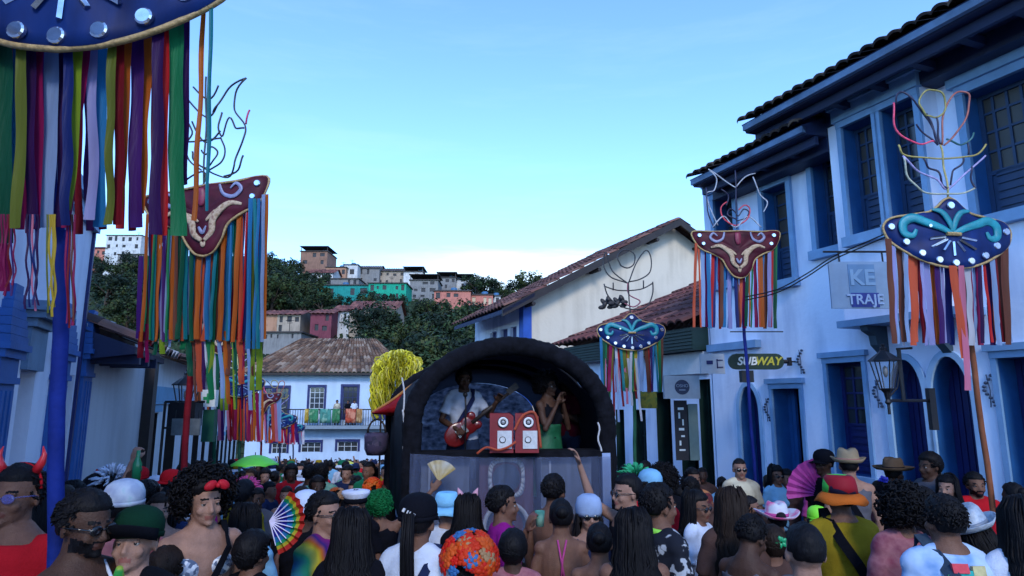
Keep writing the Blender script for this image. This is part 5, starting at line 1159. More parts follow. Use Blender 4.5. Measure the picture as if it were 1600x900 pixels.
ARMS={ # shoulder at (.17,0,1.385) for side +1 ; (elbow, wrist) mirrored by side
 'down':((.215,.01,1.12),(.20,-.06,.88)),'bent':((.215,.0,1.12),(.12,-.24,1.14)),'hold':((.22,-.03,1.13),(.07,-.26,1.30)),'chin':((.20,-.12,1.15),(.05,-.17,1.42)),
 'up':((.24,-.03,1.60),(.20,-.08,1.86)),'upout':((.34,-.05,1.55),(.50,-.12,1.74)),'upfwd':((.22,-.16,1.52),(.20,-.26,1.78)),'hip':((.30,.02,1.14),(.20,-.06,1.0)),'guitar':((.25,-.02,1.15),(.10,-.24,1.05)),'neck':((.27,-.1,1.2),(.33,-.26,1.36))}
def hand(m,W,D,side,closed=.5,up=None):
    """palm and five separate bent fingers; W wrist, D hand direction"""
    D=D.normalized(); n=(up or V((0,-1,.2))); n=(n-D*n.dot(D)); n=n.normalized() if n.length>.05 else D.orthogonal().normalized(); s=D.cross(n)*side
    q=Matrix((s,n,D)).transposed(); m.ell(W+D*.045,(.038,.016,.052),12,8,rot=q)
    for k,(o,l,r) in enumerate(((-.030,.062,.0075),(-.010,.075,.0082),(.010,.070,.0082),(.029,.058,.0075))):
        b=W+D*.085+s*o; c1=closed*1.1; d1=(D*math.cos(c1*.6)+n*math.sin(c1*.6)+s*o*2).normalized(); d2=(D*math.cos(c1*1.5)+n*math.sin(c1*1.5)).normalized(); d3=(D*math.cos(c1*2.2)+n*math.sin(c1*2.2)).normalized()
        p=[W+D*.05+s*o*.8,b,b+d1*l*.42,b+d1*l*.42+d2*l*.33,b+d1*l*.42+d2*l*.33+d3*l*.28]; m.tube(p,[r*1.15,r*1.1,r,r*.92,r*.7],8); m.ell(p[-1],(r*.7,)*3,8,6)
    b=W+D*.02-s*.03; p=[b,b-s*.022+D*.025+n*.008,b-s*.03+D*.05+n*.022,b-s*.022+D*.07+n*.03]; m.tube(p,[.011,.011,.0095,.007],8); m.ell(p[-1],(.007,)*3,8,6)
def rotm(yaw=0,pitch=0,roll=0): return Euler((pitch,roll,yaw),'XYZ').to_matrix()
NECK=V((0,.0,1.47))
def headxf(hy=0,hp=0,hr=0):
    M=rotm(R(hy),R(hp),R(hr))
    return lambda p:(M@(V(p)-NECK))+NECK
def add_xf(dst,src,T): dst.add([T(v) for v in src.v],src.f)
def head_parts(beard=False):
    m=MB(); m.ell((0,.012,1.625),(.075,.094,.096),20,14); m.ell((0,-.022,1.575),(.062,.066,.088),18,12); m.ell((0,-.034,1.528),(.046,.05,.042),14,10)
    m.tube([(0,-.082,1.612),(0,-.092,1.59),(0,-.103,1.568),(0,-.094,1.558)],[.007,.009,.0115,.009],8); 
    for s in(-1,1):
        m.ell((s*.011,-.089,1.564),(.009,.010,.0075),8,6); m.ell((s*.028,-.078,1.618),(.024,.012,.007),10,6,rot=rotm(0,0,s*.1)); m.ell((s*.078,.012,1.588),(.009,.018,.03),10,8,rot=rotm(s*.3)); m.ell((s*.04,-.062,1.567),(.022,.02,.022),10,8)
    m.ell((0,-.084,1.542),(.025,.010,.006),12,6); m.ell((0,-.082,1.532),(.021,.010,.007),12,6); m.ell((0,-.076,1.506),(.022,.016,.014),10,8)
    return m
TORS=[(0,0,.84,.10,.08),(0,.01,.92,.165,.115),(0,.01,1.0,.155,.11),(0,0,1.08,.135,.095),(0,0,1.2,.150,.108),(0,0,1.3,.165,.112),(0,.0,1.38,.165,.098),(0,.005,1.43,.135,.085),(0,.008,1.465,.092,.07),(0,.01,1.50,.062,.058)]
def body_mb(armL,armR,fem,fat=1,closed=(.5,.5),legs=True,sx=.17,head=True,T=None):
    m=MB(); rr=[(a,b,c,d*fat*(.93 if fem and c>1.25 else 1)*(.9 if fem and 1.05<c<1.12 else 1),e*fat) for a,b,c,d,e in TORS]; m.loft(rr,20)
    if fem:
        for s in(-1,1): m.ell((s*.07,-.085,1.26),(.058,.05,.055),12,8)
    else:
        for s in(-1,1): m.ell((s*.07,-.06,1.3),(.07,.045,.05),12,8); m.ell((s*.075,.06,1.32),(.06,.035,.08),10,8)
    T=T or (lambda p:V(p)); m.tube([(0,.015,1.40),(0,.012,1.47),T((0,.012,1.54)),T((0,.01,1.58))],[.07,.062,.057,.055],12)
    for sd,A,cl in((1,armL,closed[0]),(-1,armR,closed[1])):
        E,W=ARMS[A] if isinstance(A,str) else A; S_=V((sx*sd,0,1.40)); E=V((E[0]*sd,E[1],E[2])); W=V((W[0]*sd,W[1],W[2]))
        m.ell(S_-V((0.008*sd,0,.005)),(.055,.052,.056),12,8); k=.88 if fem else 1
        m.tube([S_+V((-.09*sd,.01,.035)),S_+V((-.03*sd,0,.008)),S_.lerp(E,.35),S_.lerp(E,.8),E,E.lerp(W,.25),E.lerp(W,.7),W],[.045,.052*k,.046*k,.038*k,.036*k,.038*k,.028*k,.023*k],12); m.ell(E,(.037*k,)*3,10,8)
        hand(m,W,(W-E),sd,cl)
    if legs:
        for s in(-1,1):
            m.tube([(s*.085,.01,.93),(s*.095,.0,.75),(s*.10,-.005,.5),(s*.10,.01,.46),(s*.10,.02,.33),(s*.10,.02,.1),(s*.10,.01,.05)],[.09,.083,.058,.056,.058,.037,.036],12); m.ell((s*.105,-.045,.035),(.042,.115,.036),12,8)
    if head: add_xf(m,head_parts(),T)
    return m
def shirt_mb(armL,armR,fem,kind,fat=1,sx=.17):
    m=MB(); g=.016; z0=.86; top=1.47 if kind=='tee' else 1.44 if kind in('tee','long','scoop') else 1.40
    if kind=='tube': top=1.29
    rr=[(a,b,c,d*fat*(.93 if fem and c>1.25 else 1)+g,e*fat+g) for a,b,c,d,e in TORS if c<=top and c>=(z0 if kind!='crop' else 1.1)]
    rr[0]=(rr[0][0],rr[0][1],rr[0][2],.16*fat+g,.11*fat+g) if kind!='crop' else rr[0]
    m.loft(rr,20)
    if fem:
        for s in(-1,1): m.ell((s*.07,-.087,1.26),(.066,.056,.06),12,8)
    else:
        for s in(-1,1): m.ell((s*.07,-.06,1.3),(.08,.058,.06),12,8); m.ell((s*.075,.06,1.32),(.07,.048,.09),10,8)
    if kind in('tee','long'):
        for s in(-1,1): m.tube([(0,.012,1.45),(s*.08,.008,1.45),(s*(sx-.01),0,1.412)],[.062,.052,.062],12)
    if kind in('tee','long','scoop'):
        if kind=='scoop': kind='tee'
        m.ell((0,.006,1.42),(.135,.09,.045),14,8)
        for sd,A in((1,armL),(-1,armR)):
            E,W=ARMS[A] if isinstance(A,str) else A; S_=V((sx*sd,0,1.40)); E=V((E[0]*sd,E[1],E[2])); W=V((W[0]*sd,W[1],W[2]))
            m.ell(S_-V((.008*sd,0,.005)),(.068,.066,.068),12,8)
            if kind=='tee': m.tube([S_+V((-.03*sd,0,0)),S_.lerp(E,.4),S_.lerp(E,.72)],[.064,.064,.062],14)
            else: m.tube([S_+V((-.03*sd,0,0)),S_.lerp(E,.5),E,E.lerp(W,.5),E.lerp(W,.93)],[.064,.058,.052,.046,.036],14); m.ell(E,(.052,)*3,10,8)
    elif kind=='tank':
        for s in(-1,1): m.tube([(s*.085,-.10,1.3),(s*.088,-.07,1.40),(s*.088,0,1.442),(s*.088,.07,1.40),(s*.085,.09,1.3)],[(.012,.028)]*5,8)
    return m
def trouser_mb(skirt=False,short=False,fat=1):
    m=MB(); g=.018
    if skirt: m.loft([(0,.01,.45,.26,.24),(0,.01,.7,.22,.2),(0,.01,.9,.2*fat,.15*fat),(0,.005,1.08,.165*fat,.125*fat),(0,.0,1.2,.178*fat,.135*fat)],24); return m
    m.loft([(0,.01,.80,.12,.09),(0,.01,.9,.18*fat,.13*fat),(0,.01,1.0,.165*fat,.122*fat),(0,0,1.06,.145*fat,.108*fat)],20)
    for s in(-1,1):
        P_=[(s*.085,.01,.93),(s*.095,.0,.75),(s*.10,-.005,.5),(s*.10,.02,.33),(s*.10,.02,.1)]; r=[.104,.098,.074,.07,.062]
        m.tube(P_[:3] if short else P_,r[:3] if short else r,14)
    return m
# ---- hair
def hair_cap(style,rnd,hat=None):
    """closed cap whose face zone is tucked inside the skull"""
    m=MB(); seg,ring=30,20; c=V((0,.015,1.628)); grow={'short':.011,'fade':.005,'long':.016,'pony':.010,'bun':.010,'curly':.022,'afro':.03}.get(style,.011)
    if hat: grow=min(grow,.008)
    m.ell(c,(.075+grow,.096+grow,.097+grow),seg,ring); zl={'short':1.585,'fade':1.60,'long':1.54,'pony':1.585,'bun':1.585,'curly':1.56,'afro':1.56}.get(style,1.585)
    out=[]
    for v in m.v:
        v=V(v); d=v-c; front=-d.y; hl=1.672 -.35*max(0,abs(v.x)-.045)
        tuck=0
        if front>.02 and v.z<hl: tuck=1
        elif abs(v.x)>.05 and front>-.02 and v.z<1.60: tuck=1
        if v.z<zl-.03 and not (style in('long',)and front<0): tuck=1
        k=.84/(1+max(0,grow-.01)*9) if tuck else 1+.06*noise.noise(v*38)+.05*noise.noise(v*90)
        out.append(tuple(c+d*k))
    m.v=out; return m
def hair_mb(style,rnd,length=.3,hat=None):
    m=hair_cap(style,rnd,hat)
    if style in('short','fade','curly'):
        n={'short':420,'fade':0,'curly':420}[style]; L=.008
        for i in range(n):
            th=rnd.uniform(0,6.28); z=rnd.uniform(-.25,1); r=math.sqrt(1-z*z); d=V((math.cos(th)*r,math.sin(th)*r,z)); p=V((0,.015,1.628))+V((d.x*.084,d.y*.105,d.z*.106))
            if p.y<-.03 and p.z<1.69: continue
            if hat and p.z>1.60: continue
            if style=='curly':
                q=d.cross(V((0,0,1))); q=q.normalized() if q.length>.1 else V((1,0,0)); m.tube([p+d*.012*math.sin(k*1.1)+q*.014*math.cos(k*1.3)+V((0,0,-.006*k)) for k in range(6)],.0055,4)
            else: m.tube([p-d*.006,p+d*.003+V((rnd.uniform(-.008,.008),.005,-.004)),p+d*.002+V((rnd.uniform(-.014,.014),L,-.014))],[.006,.005,.002],4)
    if style=='afro':
        Rr_=length
        for i in range(1150):
            th=rnd.uniform(0,6.28); z=rnd.uniform(-.75,1); r=math.sqrt(1-z*z); d=V((math.cos(th)*r,math.sin(th)*r,z)); 
            if d.y<-.35 and z<.52 and abs(d.x)<.75: continue
            q=rnd.uniform(.62,1)*(1+.12*noise.noise(d*3)); p=V((0,.03,1.635))+V((d.x*Rr_*1.0,d.y*Rr_,d.z*Rr_))*q
            if p.z<1.50: p.z=1.50+rnd.uniform(-.03,.02)
            t=d.orthogonal().normalized(); b=d.cross(t); ph=rnd.uniform(0,6.28)
            m.tube([p+t*.014*math.cos(k*1.5+ph)+b*.014*math.sin(k*1.5+ph)+d*(.007*k-.02) for k in range(7)],.005,4)
    if style in('long',):
        for i in range(420):
            th=rnd.uniform(-.35,math.pi+.35); x=math.cos(th); y=math.sin(th); z0=1.66-abs(x)*.02+rnd.uniform(-.03,.05); q=rnd.uniform(.93,1.08); z0=z0-.07 if hat else z0; wv=rnd.gauss(0,.010); L=length*(rnd.uniform(.7,1.05) if rnd.random()<.8 else rnd.uniform(.4,.8))
            p=[V((x*.06*q,y*.075*q+.015,z0+(.02 if hat else .05))),V((x*.088*q,y*.108*q+.012,z0)),V((x*.094*q,y*.115*q+.012,1.56)),V((x*.098*q+wv,y*.12*q+.02,1.47)),V((x*.115*q-wv,y*.13+.03*q,1.40)),V((x*.12*q+rnd.uniform(-.01,.01),y*.11+.055*q,1.40-L*.5)),V((x*.10*q+rnd.uniform(-.02,.02),y*.10+.06*q,1.40-L))]
            if y<.0: p=[V((a.x*1.0,a.y,a.z)) for a in p]
            m.tube(p,[.004,.0062,.007,.0075,.0075,.006,.002],4)
    if style in('pony','bun'):
        b=V((0,.115,1.655))
        if style=='bun': m.ell(b,(.045,.04,.04),12,8)
        else:
            for i in range(110):
                a=rnd.uniform(0,6.28); w_=rnd.uniform(0,.026); o=V((math.cos(a)*w_,math.sin(a)*w_*.7,0)); L=length*rnd.uniform(.8,1.05)
                m.tube([b+o*.4+V((0,-.02,0)),b+o+V((0,.03,.01)),b+o*1.2+V((0,.045,-L*.35)),b+o*1.3+V((0,.03,-L*.7)),b+o*.8+V((rnd.uniform(-.015,.015),.01,-L))],[.005,.006,.006,.005,.002],4)
    return m
# ---- hats (local head coordinates)
def hat_mbs(kind):
    c=V((0,.012,1.655)); out=[]
    if kind in('cap','capback','cap_up'):
        up=kind=='cap_up'; s=1 if kind!='capback' else -1; m=MB(); m.lathe([(.094,-.035),(.098,0),(.096,.03),(.082,.062),(.055,.083),(.02,.093),(.001,.094)],c,26,1,1.14); m.lathe([(.099,-.035),(.101,-.015),(.099,-.014)],c,26,1,1.14); out.append(('cap_crown',m))
        b=MB(); n=14; vs=[]
        for k in range(n+1):
            a=math.pi*(.12+.76*k/n); e=math.sin((a-.12*math.pi)/.76); x=math.cos(a); 
            for rr,dz in((.94,-.018),(1.25,-.024),(1.0+(.85 if up else .7)*max(0,math.sin(a))**.8,.022 if up else -.034)): vs.append(c+V((x*.098*min(rr,1.08),-s*math.sin(a)*.11*rr,dz-.025*abs(x)**2)))
        b.add(vs,[(3*k+j,3*k+j+1,3*k+j+4,3*k+j+3) for k in range(n) for j in(0,1)]); out.append(('cap_brim',b))
    if kind=='bucket':
        b=MB(); b.lathe([(.158,-.07),(.138,-.04),(.105,-.012)],c,28,1,1.1); b.v=[(x,y,z+.008*math.sin(math.atan2(y,x)*5)*(1 if z<c.z-.03 else 0)) for x,y,z in b.v]; out.append(('hat_brim',b)); m=MB(); m.lathe([(.104,-.012),(.101,.03),(.092,.075),(.075,.092),(.001,.096)],c,28,1,1.1); out.append(('hat_body',m))
    if kind in('cowboy','straw','fedora'):
        m=MB(); w=.19 if kind!='fedora' else .15; prof=[(w,.02),(w*.85,-.005),(.12,-.012),(.101,-.01),(.096,.04),(.088,.09),(.07,.115),(.03,.105),(.001,.10)]; m.lathe(prof,c,36,1,1.12)
        m.v=[((x,y,z+ (.30*(abs(x)-.10) if abs(x)>.10 else 0)*(1 if kind!='straw' else .15)-(.1*max(0,abs(y)-.11) if kind=='cowboy' else 0)-(.02*math.exp(-(x/.025)**2) if z-c.z>.08 else 0))) for x,y,z in m.v]; out.append(('hat_body',m))
        b=MB(); b.lathe([(.1015,-.006),(.0995,.022)],c,30,1,1.13); out.append(('hat_band',b))
    if kind=='beanie': m=MB(); m.lathe([(.092,-.06),(.10,-.03),(.10,.02),(.085,.07),(.05,.095),(.001,.10)],c,26,1,1.16); out.append(('hat_body',m))
    if kind=='captain':
        m=MB(); m.lathe([(.096,-.03),(.098,.01),(.125,.045),(.12,.065),(.06,.075),(.001,.072)],c,28,1,1.1); out.append(('hat_body',m)); b=MB(); b.lathe([(.1,-.034),(.101,.008)],c,28,1,1.1); out.append(('hat_band',b))
    if kind=='feather':
        m=MB(); r=random.Random(3)
        for i in range(70):
            a=r.uniform(0,6.28); z=r.uniform(0,1); q=math.sqrt(1-z*z); d=V((math.cos(a)*q,math.sin(a)*q*.9,z)); p=c+d*.08; m.tube([p,p+d*.05+V((0,0,.01)),p+d*.10+V((r.uniform(-.02,.02),0,-.01))],[(.004,.012),(.004,.016),(.002,.004)],4)
        out.append(('headdress',m))
    return out
def flower_mb(c,r,n=5,rnd=random):
    m=MB(); c=V(c)
    for L_ in range(2):
        for k in range(n):
            a=6.28*k/n+L_*.6; d=V((math.cos(a),0,math.sin(a))); q=rotm(0,0,-a); m.ell(c+d*r*(.55-.2*L_)+V((0,-.008*L_,0)),(r*.5,r*.16,r*.32),8,5,rot=q)
    m.ell(c+V((0,-r*.25,0)),(r*.2,)*3,6,5); return m
def lk(P,mesh,name,m):
    o=link(name,mesh,m,P); return o
NP=0
def person(label,px,py,hh,yaw,sk='m',hair=('short','black',.3),top=('tee',None),bot=None,hat=None,arms=('down','down'),fem=False,glass=None,hy=0,hp=0,hr=0,fat=1.0,vox=.0105,grp='people in the carnival crowd',base=None,H=None,closed=(.5,.5),beard=False,skirt=False,hatmats=None,extra=None,Yd=None,seed=None,noleg=False):
    """px,py: top of the head in the photo; hh: head height in photo pixels -> distance"""
    global NP; NP+=1; rnd=random.Random(seed or NP*7+1)
    if base is None:
        Yd=Yd or .235*1070/hh; t=at(px,py,Yd); g=gz(t.x,t.y); hgt=max(1.42,min(1.93,t.z-g)) if not H else H
        loc=V((t.x,t.y,t.z-hgt)) if abs(t.z-hgt-g)<.001 else V((t.x,t.y,g))
        if t.z-g<1.42 or t.z-g>1.93: print('height',label,round(t.z-g,2))
    else: loc,hgt=base
    s=hgt/1.72; P=empty('person',loc,R(yaw),label,'person',grp); P.scale=(s,s,s)
    T=headxf(hy,hp,hr)
    bm=body_mb(arms[0],arms[1],fem,fat,closed,True,.145 if fem else .163,True,T)
    me=remesh(bm,'body',vox,2); body=link('body',me,skin(sk),P)
    # face: eyes, brows, lips painted by material on the body mesh
    if abs(((yaw+hy+180)%360)-180)<125:
        me.materials.append(mat('lips_'+sk,(SK[sk][0]*.9,SK[sk][1]*.6,SK[sk][2]*.65),.4,.1,20)); me.materials.append(HAIR['black'])
        inv=rotm(R(hy),R(hp),R(hr)).inverted()
        for pl in me.polygons:
            c=pl.center
            if c.z<1.42: continue
            q=inv@(c-NECK)+NECK
            if q.y<-.07 and abs(q.x)<.024-.3*abs(q.z-1.537) and 1.527<q.z<1.548: pl.material_index=1
            elif q.y<-.06 and .012<abs(q.x)<.048 and 1.6165<q.z-.15*(.03-abs(abs(q.x)-.03))<1.6255: pl.material_index=2
            elif beard and q.y<.0 and q.z<1.552+.9*max(0,abs(q.x)-.045)  and q.z>1.493 and (q.y<-.055 or q.z>1.512) and not(q.y<-.088 and q.z>1.549): pl.material_index=2
            elif beard and q.y<-.08 and abs(q.x)<.035 and 1.548<q.z<1.558: pl.material_index=2
        for sd in(-1,1):
            e=MB(); e.ell((0,0,0),(.0118,.0118,.0118),12,8); eo=e.build('eye',mat('eye_white',(.30,.28,.27),.25,.05),P,True); eo.location=T((sd*.031,-.0695,1.6)); 
            i_=MB(); i_.ell((0,-.0095,0),(.0068,.0042,.0068),10,6); io=i_.build('iris',mat('iris_dark',(.01,.006,.005),.15,.05),eo,True); eo.rotation_euler=(R(hp),0,R(hy))
            l_=MB(); l_.ell((0,-.0035,.0068),(.0145,.0125,.0065),10,6); l_.build('eyelid',skin(sk),eo,True)
    if hair:
        hm_=hair_mb(hair[0],rnd,hair[2] if len(hair)>2 else .3,hat); hm_.v=[tuple(T(v)) for v in hm_.v]; hm_.build('hair',HAIR[hair[1]],P,True,False)
    if top and top[0]:
        sm=remesh(shirt_mb(arms[0],arms[1],fem,top[0],fat,.145 if fem else .163),'shirt',.013,2); fold(sm,rnd.randrange(999)); lk(P,sm,{'tube':'tube_top','tank':'tank_top','crop':'crop_top'}.get(top[0],'shirt'),top[1])
    tm=remesh(trouser_mb(skirt,not skirt and rnd.random()<.5,fat),'trousers',.018,2); fold(tm,rnd.randrange(999),.006); lk(P,tm,'skirt' if skirt else 'trousers',bot or cloth('denim',(.02,.035,.08)))
    sh_=MB(); 
    for q in(-1,1): b=MB(); b.ell((q*.105,-.045,.04),(.05,.125,.042),12,8); b.build('shoe',cloth('shoe',(.03,.03,.035)),P,True)
    if hat:
        hm_=hatmats if isinstance(hatmats,(list,tuple)) else [hatmats]*3
        for k,(n,mb_) in enumerate(hat_mbs(hat)):
            mb_.v=[tuple(T(v)) for v in mb_.v]; o=mb_.build(n,hm_[k%len(hm_)],P,True); o.modifiers.new('s','SOLIDIFY').thickness=.005
    if glass:
        m=MB()
        for q in(-1,1):
            m.ell((q*.032,-.094,1.598),(.026,.006,.019),14,8); m.tube([(q*.056,-.09,1.603),(q*.08,-.03,1.606),(q*.084,.02,1.60)],.0028,6)
        m.tube([(-.01,-.099,1.602),(.01,-.099,1.602)],.0025,6); m.v=[tuple(T(v)) for v in m.v]; m.build('glasses',glass,P,True)
    P['_h']=0; del P['_h']
    if extra: extra(P,T,rnd)
    return P
def add(P,T,mb_,name,m,smooth=True):
    if T: mb_.v=[tuple(T(v)) for v in mb_.v]
    return mb_.build(name,m,P,smooth)
def wpos(P,loc):   # local person coordinates -> world
    return parent_matrix(P)@V(loc)
SUNG=mat('sunglass_black',(.006,.006,.008),.12,.05,5,spec=.8); LENS=mat('clear_lens',(.12,.11,.35),.08,.2,8,alpha=.55,spec=.8)
WT=cloth('white',(.50,.56,.68)); BKT=cloth('black',(.004,.0045,.008)); NVT=cloth('navy',(.012,.02,.06)); RDT=cloth('red',(.40,.010,.018)); MGT=cloth('magenta',(.22,.01,.17)); YLT=cloth('mustard',(.24,.17,.012)); CRT=cloth('cream',(.38,.37,.26)); GRT=cloth('green',(.008,.12,.06)); BUT=cloth('light_blue',(.16,.36,.55)); GYT=cloth('grey',(.09,.09,.11)); PKT=cloth('pink',(.42,.06,.22)); BRT=cloth('brown',(.07,.04,.035)); TLT=cloth('teal',(.01,.14,.16))
TIED=ramp_mat('tie_dye_rainbow',[(0,(.02,.01,.12)),(.16,(.25,.01,.12)),(.32,(.10,.01,.16)),(.48,(.01,.05,.22)),(.62,(.01,.16,.08)),(.76,(.36,.30,.02)),(.88,(.32,.08,.01)),(1,(.02,.01,.12))],.85,3.2,axis=0)
FLOR=ramp_mat('floral_black',[(.0,(.006,.008,.014)),(.56,(.008,.01,.018)),(.60,(.35,.38,.42)),(.70,(.28,.3,.34))],.85,13,det=3)
FLRD=ramp_mat('floral_red',[(.35,(.28,.02,.015)),(.5,(.05,.02,.03)),(.62,(.35,.14,.06))],.85,11,det=4); SEQ=ramp_mat('sequins',[(.2,(.10,.13,.2)),(.5,(.4,.45,.55)),(.8,(.7,.72,.75))],.2,60,vor=True)
STR=ramp_mat('stripe_pink',[(.3,(.2,.03,.06)),(.5,(.3,.12,.14)),(.7,(.14,.02,.05))],.85,9); SPL=ramp_mat('blue_splash',[(.35,(.1,.24,.5)),(.5,(.36,.5,.72)),(.6,(.42,.55,.75))],.85,5)
# ---- extras worn or carried
def ex_horns(P,T,r):
    for s in(-1,1):
        m=MB(); m.tube([T((s*.062,.0,1.70)),T((s*.082,-.005,1.735)),T((s*.088,-.005,1.765)),T((s*.078,-.005,1.80))],[.018,.016,.010,.002],10); m.build('horn',mat('horn_red_plastic',(.6,.02,.03),.3,.05,4,emit=None),P,True)
    m=MB(); m.tube([T((math.cos(R(a))*.087,.01,1.632+math.sin(R(a))*.1)) for a in range(0,181,12)],.006,6); m.build('headband',RDT,P,True)
def ex_strap(col,side=1,w=.028,kf=1.0):
    def f(P,T,r):
        m=MB(); s=side; pts=[(-s*.13,-.125,1.0),(-s*.06,-.155,1.15),(s*.02,-.15,1.28),(s*.085,-.12,1.39),(s*.10,-.0,1.47),(s*.07,.10,1.38),(s*.0,.15,1.25),(-s*.08,.14,1.1),(-s*.13,.12,1.0)]
        q=[V((p[0],p[1]*kf+math.copysign(.012+.09*(kf-1),p[1]),p[2]+(.022+.14*(kf-1) if p[2]>1.4 else 0))) for p in pts]; qq=[]
        for i in range(len(q)-1):
            for k in range(4): qq.append(q[i].lerp(q[i+1],k/4))
        qq.append(q[-1]); n=len(qq); vs=[]
        for i,p in enumerate(qq):
            t=(qq[min(i+1,n-1)]-qq[max(i-1,0)]).normalized(); nn=V((p.x*.6,p.y,0 if abs(p.y)>.06 else .6)).normalized(); b=t.cross(nn).normalized(); vs+=[p+b*w,p-b*w,p-b*w+nn*.008,p+b*w+nn*.008]
        m.add(vs,[(4*i+j,4*i+(j+1)%4,4*i+4+(j+1)%4,4*i+4+j) for i in range(n-1) for j in range(4)]); m.build('bag_strap',col,P)
    return f
def ex_multi(*fs):
    def f(P,T,r):
        for g in fs: g(P,T,r)
    return f
def ex_bow(x,z,c,s=.05,y=-.10):
    def f(P,T,r):
        m=MB(); 
        for q in(-1,1): m.ell(T((x+q*s*.7,y,z)),(s*.75,.014,s*.5),10,6,rot=rotm(0,0,0)@Euler((0,q*.5,0)).to_matrix())
        m.ell(T((x,y-.01,z)),(s*.25,.014,s*.28),8,6); m.build('hair_bow',satin((.7,.02,.04)),P,True)
    return f
def ex_flowers(lst,r0=.11,n=30,size=.04,back=True):
    def f(P,T,r):
        for k in range(n):
            th=r.uniform(0,6.28); z=r.uniform(-.15,1); q=math.sqrt(1-z*z); d=V((math.cos(th)*q,math.sin(th)*q,z))
            if d.y<-.5 and z<.3: continue
            p=V((0,.015,1.64))+d*r0; fm=flower_mb((0,0,0),size*r.uniform(.7,1.3)); M=d.to_track_quat('-Y','Z').to_matrix(); fm.v=[tuple(T(M@V(v)+p)) for v in fm.v]
            fm.build('flower',satin(r.choice(lst)),P,True)
    return f
def ex_print(P,T,r):
    for (x0,x1,z0,z1,c) in((-.085,.085,1.155,1.17,(.01,.012,.05)),(-.08,-.02,1.19,1.26,(.45,.4,.2)),(-.02,.05,1.19,1.24,(.01,.3,.28)),(.0,.07,1.23,1.27,(.5,.04,.06)),(-.085,-.04,1.172,1.20,(.35,.1,.15)),(.04,.09,1.172,1.22,(.02,.2,.08))):
        m=MB(); K=5; vs=[]
        for i in range(K+1):
            x=x0+(x1-x0)*i/K; y=.165-.9*x*x
            vs+=[(x,y,z0+.17),(x,y-.012,z1+.17)]
        m.add(vs,[(2*i,2*i+1,2*i+3,2*i+2) for i in range(K)]); o=m.build('shirt_print',mat('print_%d_%d'%(c[0]*99,c[1]*99),c,.8,.3,20),P); o.modifiers.new('s','SOLIDIFY').thickness=.02
def ex_collar(P,T,r):
    m=MB(); m.tube([(math.cos(R(a))*.075,math.sin(R(a))*.068+.01,1.462+.012*math.sin(R(a))) for a in range(0,361,20)],[(.012,.02)]*19,6,cap=False); m.build('collar',mat('neon_collar',(.22,.6,.05),.6),P,True)
def ex_cord(P,T,r):
    m=MB(); m.tube([(.07,-.04,1.46),(.06,-.10,1.40),(.02,-.135,1.30),(-.02,-.16,1.18)],.007,6); m.build('cord',WT,P,True)
def ex_halter(P,T,r):
    m=MB(); m.tube([(.03,.085,1.47),(.012,.125,1.36),(-.01,.132,1.24)],.007,6); m.tube([(-.03,.085,1.47),(.0,.13,1.36),(.012,.134,1.24)],.007,6); m.build('halter_string',PKT,P,True)
def ex_capmark(P,T,r):
    for i,(x,w) in enumerate(((-.02,.012),(.0,.005),(.012,.006),(.032,.013))):
        m=MB(); q=rotm(0,0,-.45); m.box(T((x,.128-.6*x*x,1.665+x*.45)),(w*.45,.006,.008),q); m.build('cap_mark',mat('mark_white',(.6,.6,.62),.6),P)
def ex_earring(P,T,r):
    m=MB(); m.tube([T((.082,.0,1.565)),T((.086,.0,1.52)),T((.082,.0,1.44))],[.005,.007,.005],6); m.build('earring',mat('earring_pale',(.5,.4,.3),.4),P,True)
def ex_ears(P,T,r):
    for s in(-1,1):
        m=MB(); m.tube([T((s*.05,.0,1.71)),T((s*.06,.0,1.74)),T((s*.075,.0,1.775))],[.03,.02,.002],8); m.build('costume_ear',mat('ear_pink',(.5,.25,.32),.6),P,True)
def solo(mb,name,lab,cat,m,c=None,smooth=True,grp=None):
    c=V(c) if c is not None else V((0,0,0)); mb.v=[tuple(V(v)-c) for v in mb.v]; o=mb.build(name,m,None,smooth); o.location=c; tag(o,lab,cat,grp); return o
p_=person
# ---- left foreground
P=p_('person with red devil horns, thin glasses and scoop-neck red top at the left edge',28,729,88,4,'m',('short','black'),('scoop',RDT),fem=True,glass=LENS,arms=('down',((.19,-.10,1.17),(.03,-.27,1.36))),fat=1.22,vox=.0075,extra=ex_horns,hp=-4)
w_=wpos(P,(.0,-.30,1.40)); m=MB(); m.tube([w_+V((-.01,0,-.10)),w_+V((.0,0,.02)),w_+V((.035,-.0,.17))],[.004]*3,6); solo(m,'drinking_straw','pale drinking straw held up by the person with the red devil horns','straw',WT,w_)
p_('bearded man in profile with black sunglasses and bare shoulders beside the blue pole',136,768,98,72,'d',('short','black'),None,glass=SUNG,beard=True,vox=.0075,extra=ex_cord,hp=6)
P=p_('smiling man in a dark green cap close to the camera at lower left',213,801,94,8,'l',('short','black'),('tee',BKT),hat='cap_up',hatmats=[cloth('cap_dark_green',(.003,.022,.012)),BKT],vox=.0075,hp=-8,beard=False)
w_=wpos(P,(.02,-.16,1.50)); m=MB(); m.tube([w_+V((.0,0,-.05)),w_,w_+V((.03,-.05,.05))],[.02,.022,.012],10); solo(m,'whistle','yellow and green plastic whistle at the mouth of the man in the green cap','whistle',ramp_mat('whistle',[(.4,(.5,.4,.02)),(.6,(.03,.25,.05))],.4,8),w_)
p_('person in a white sequinned cap turned away, behind the green cap',196,756,72,-152,'m',('short','black'),('tee',STR),hat='cap',hatmats=[ramp_mat('white_sequin_cap',[(.4,(.42,.47,.6)),(.6,(.6,.65,.72)),(.75,(.35,.6,.6))],.5,14)])
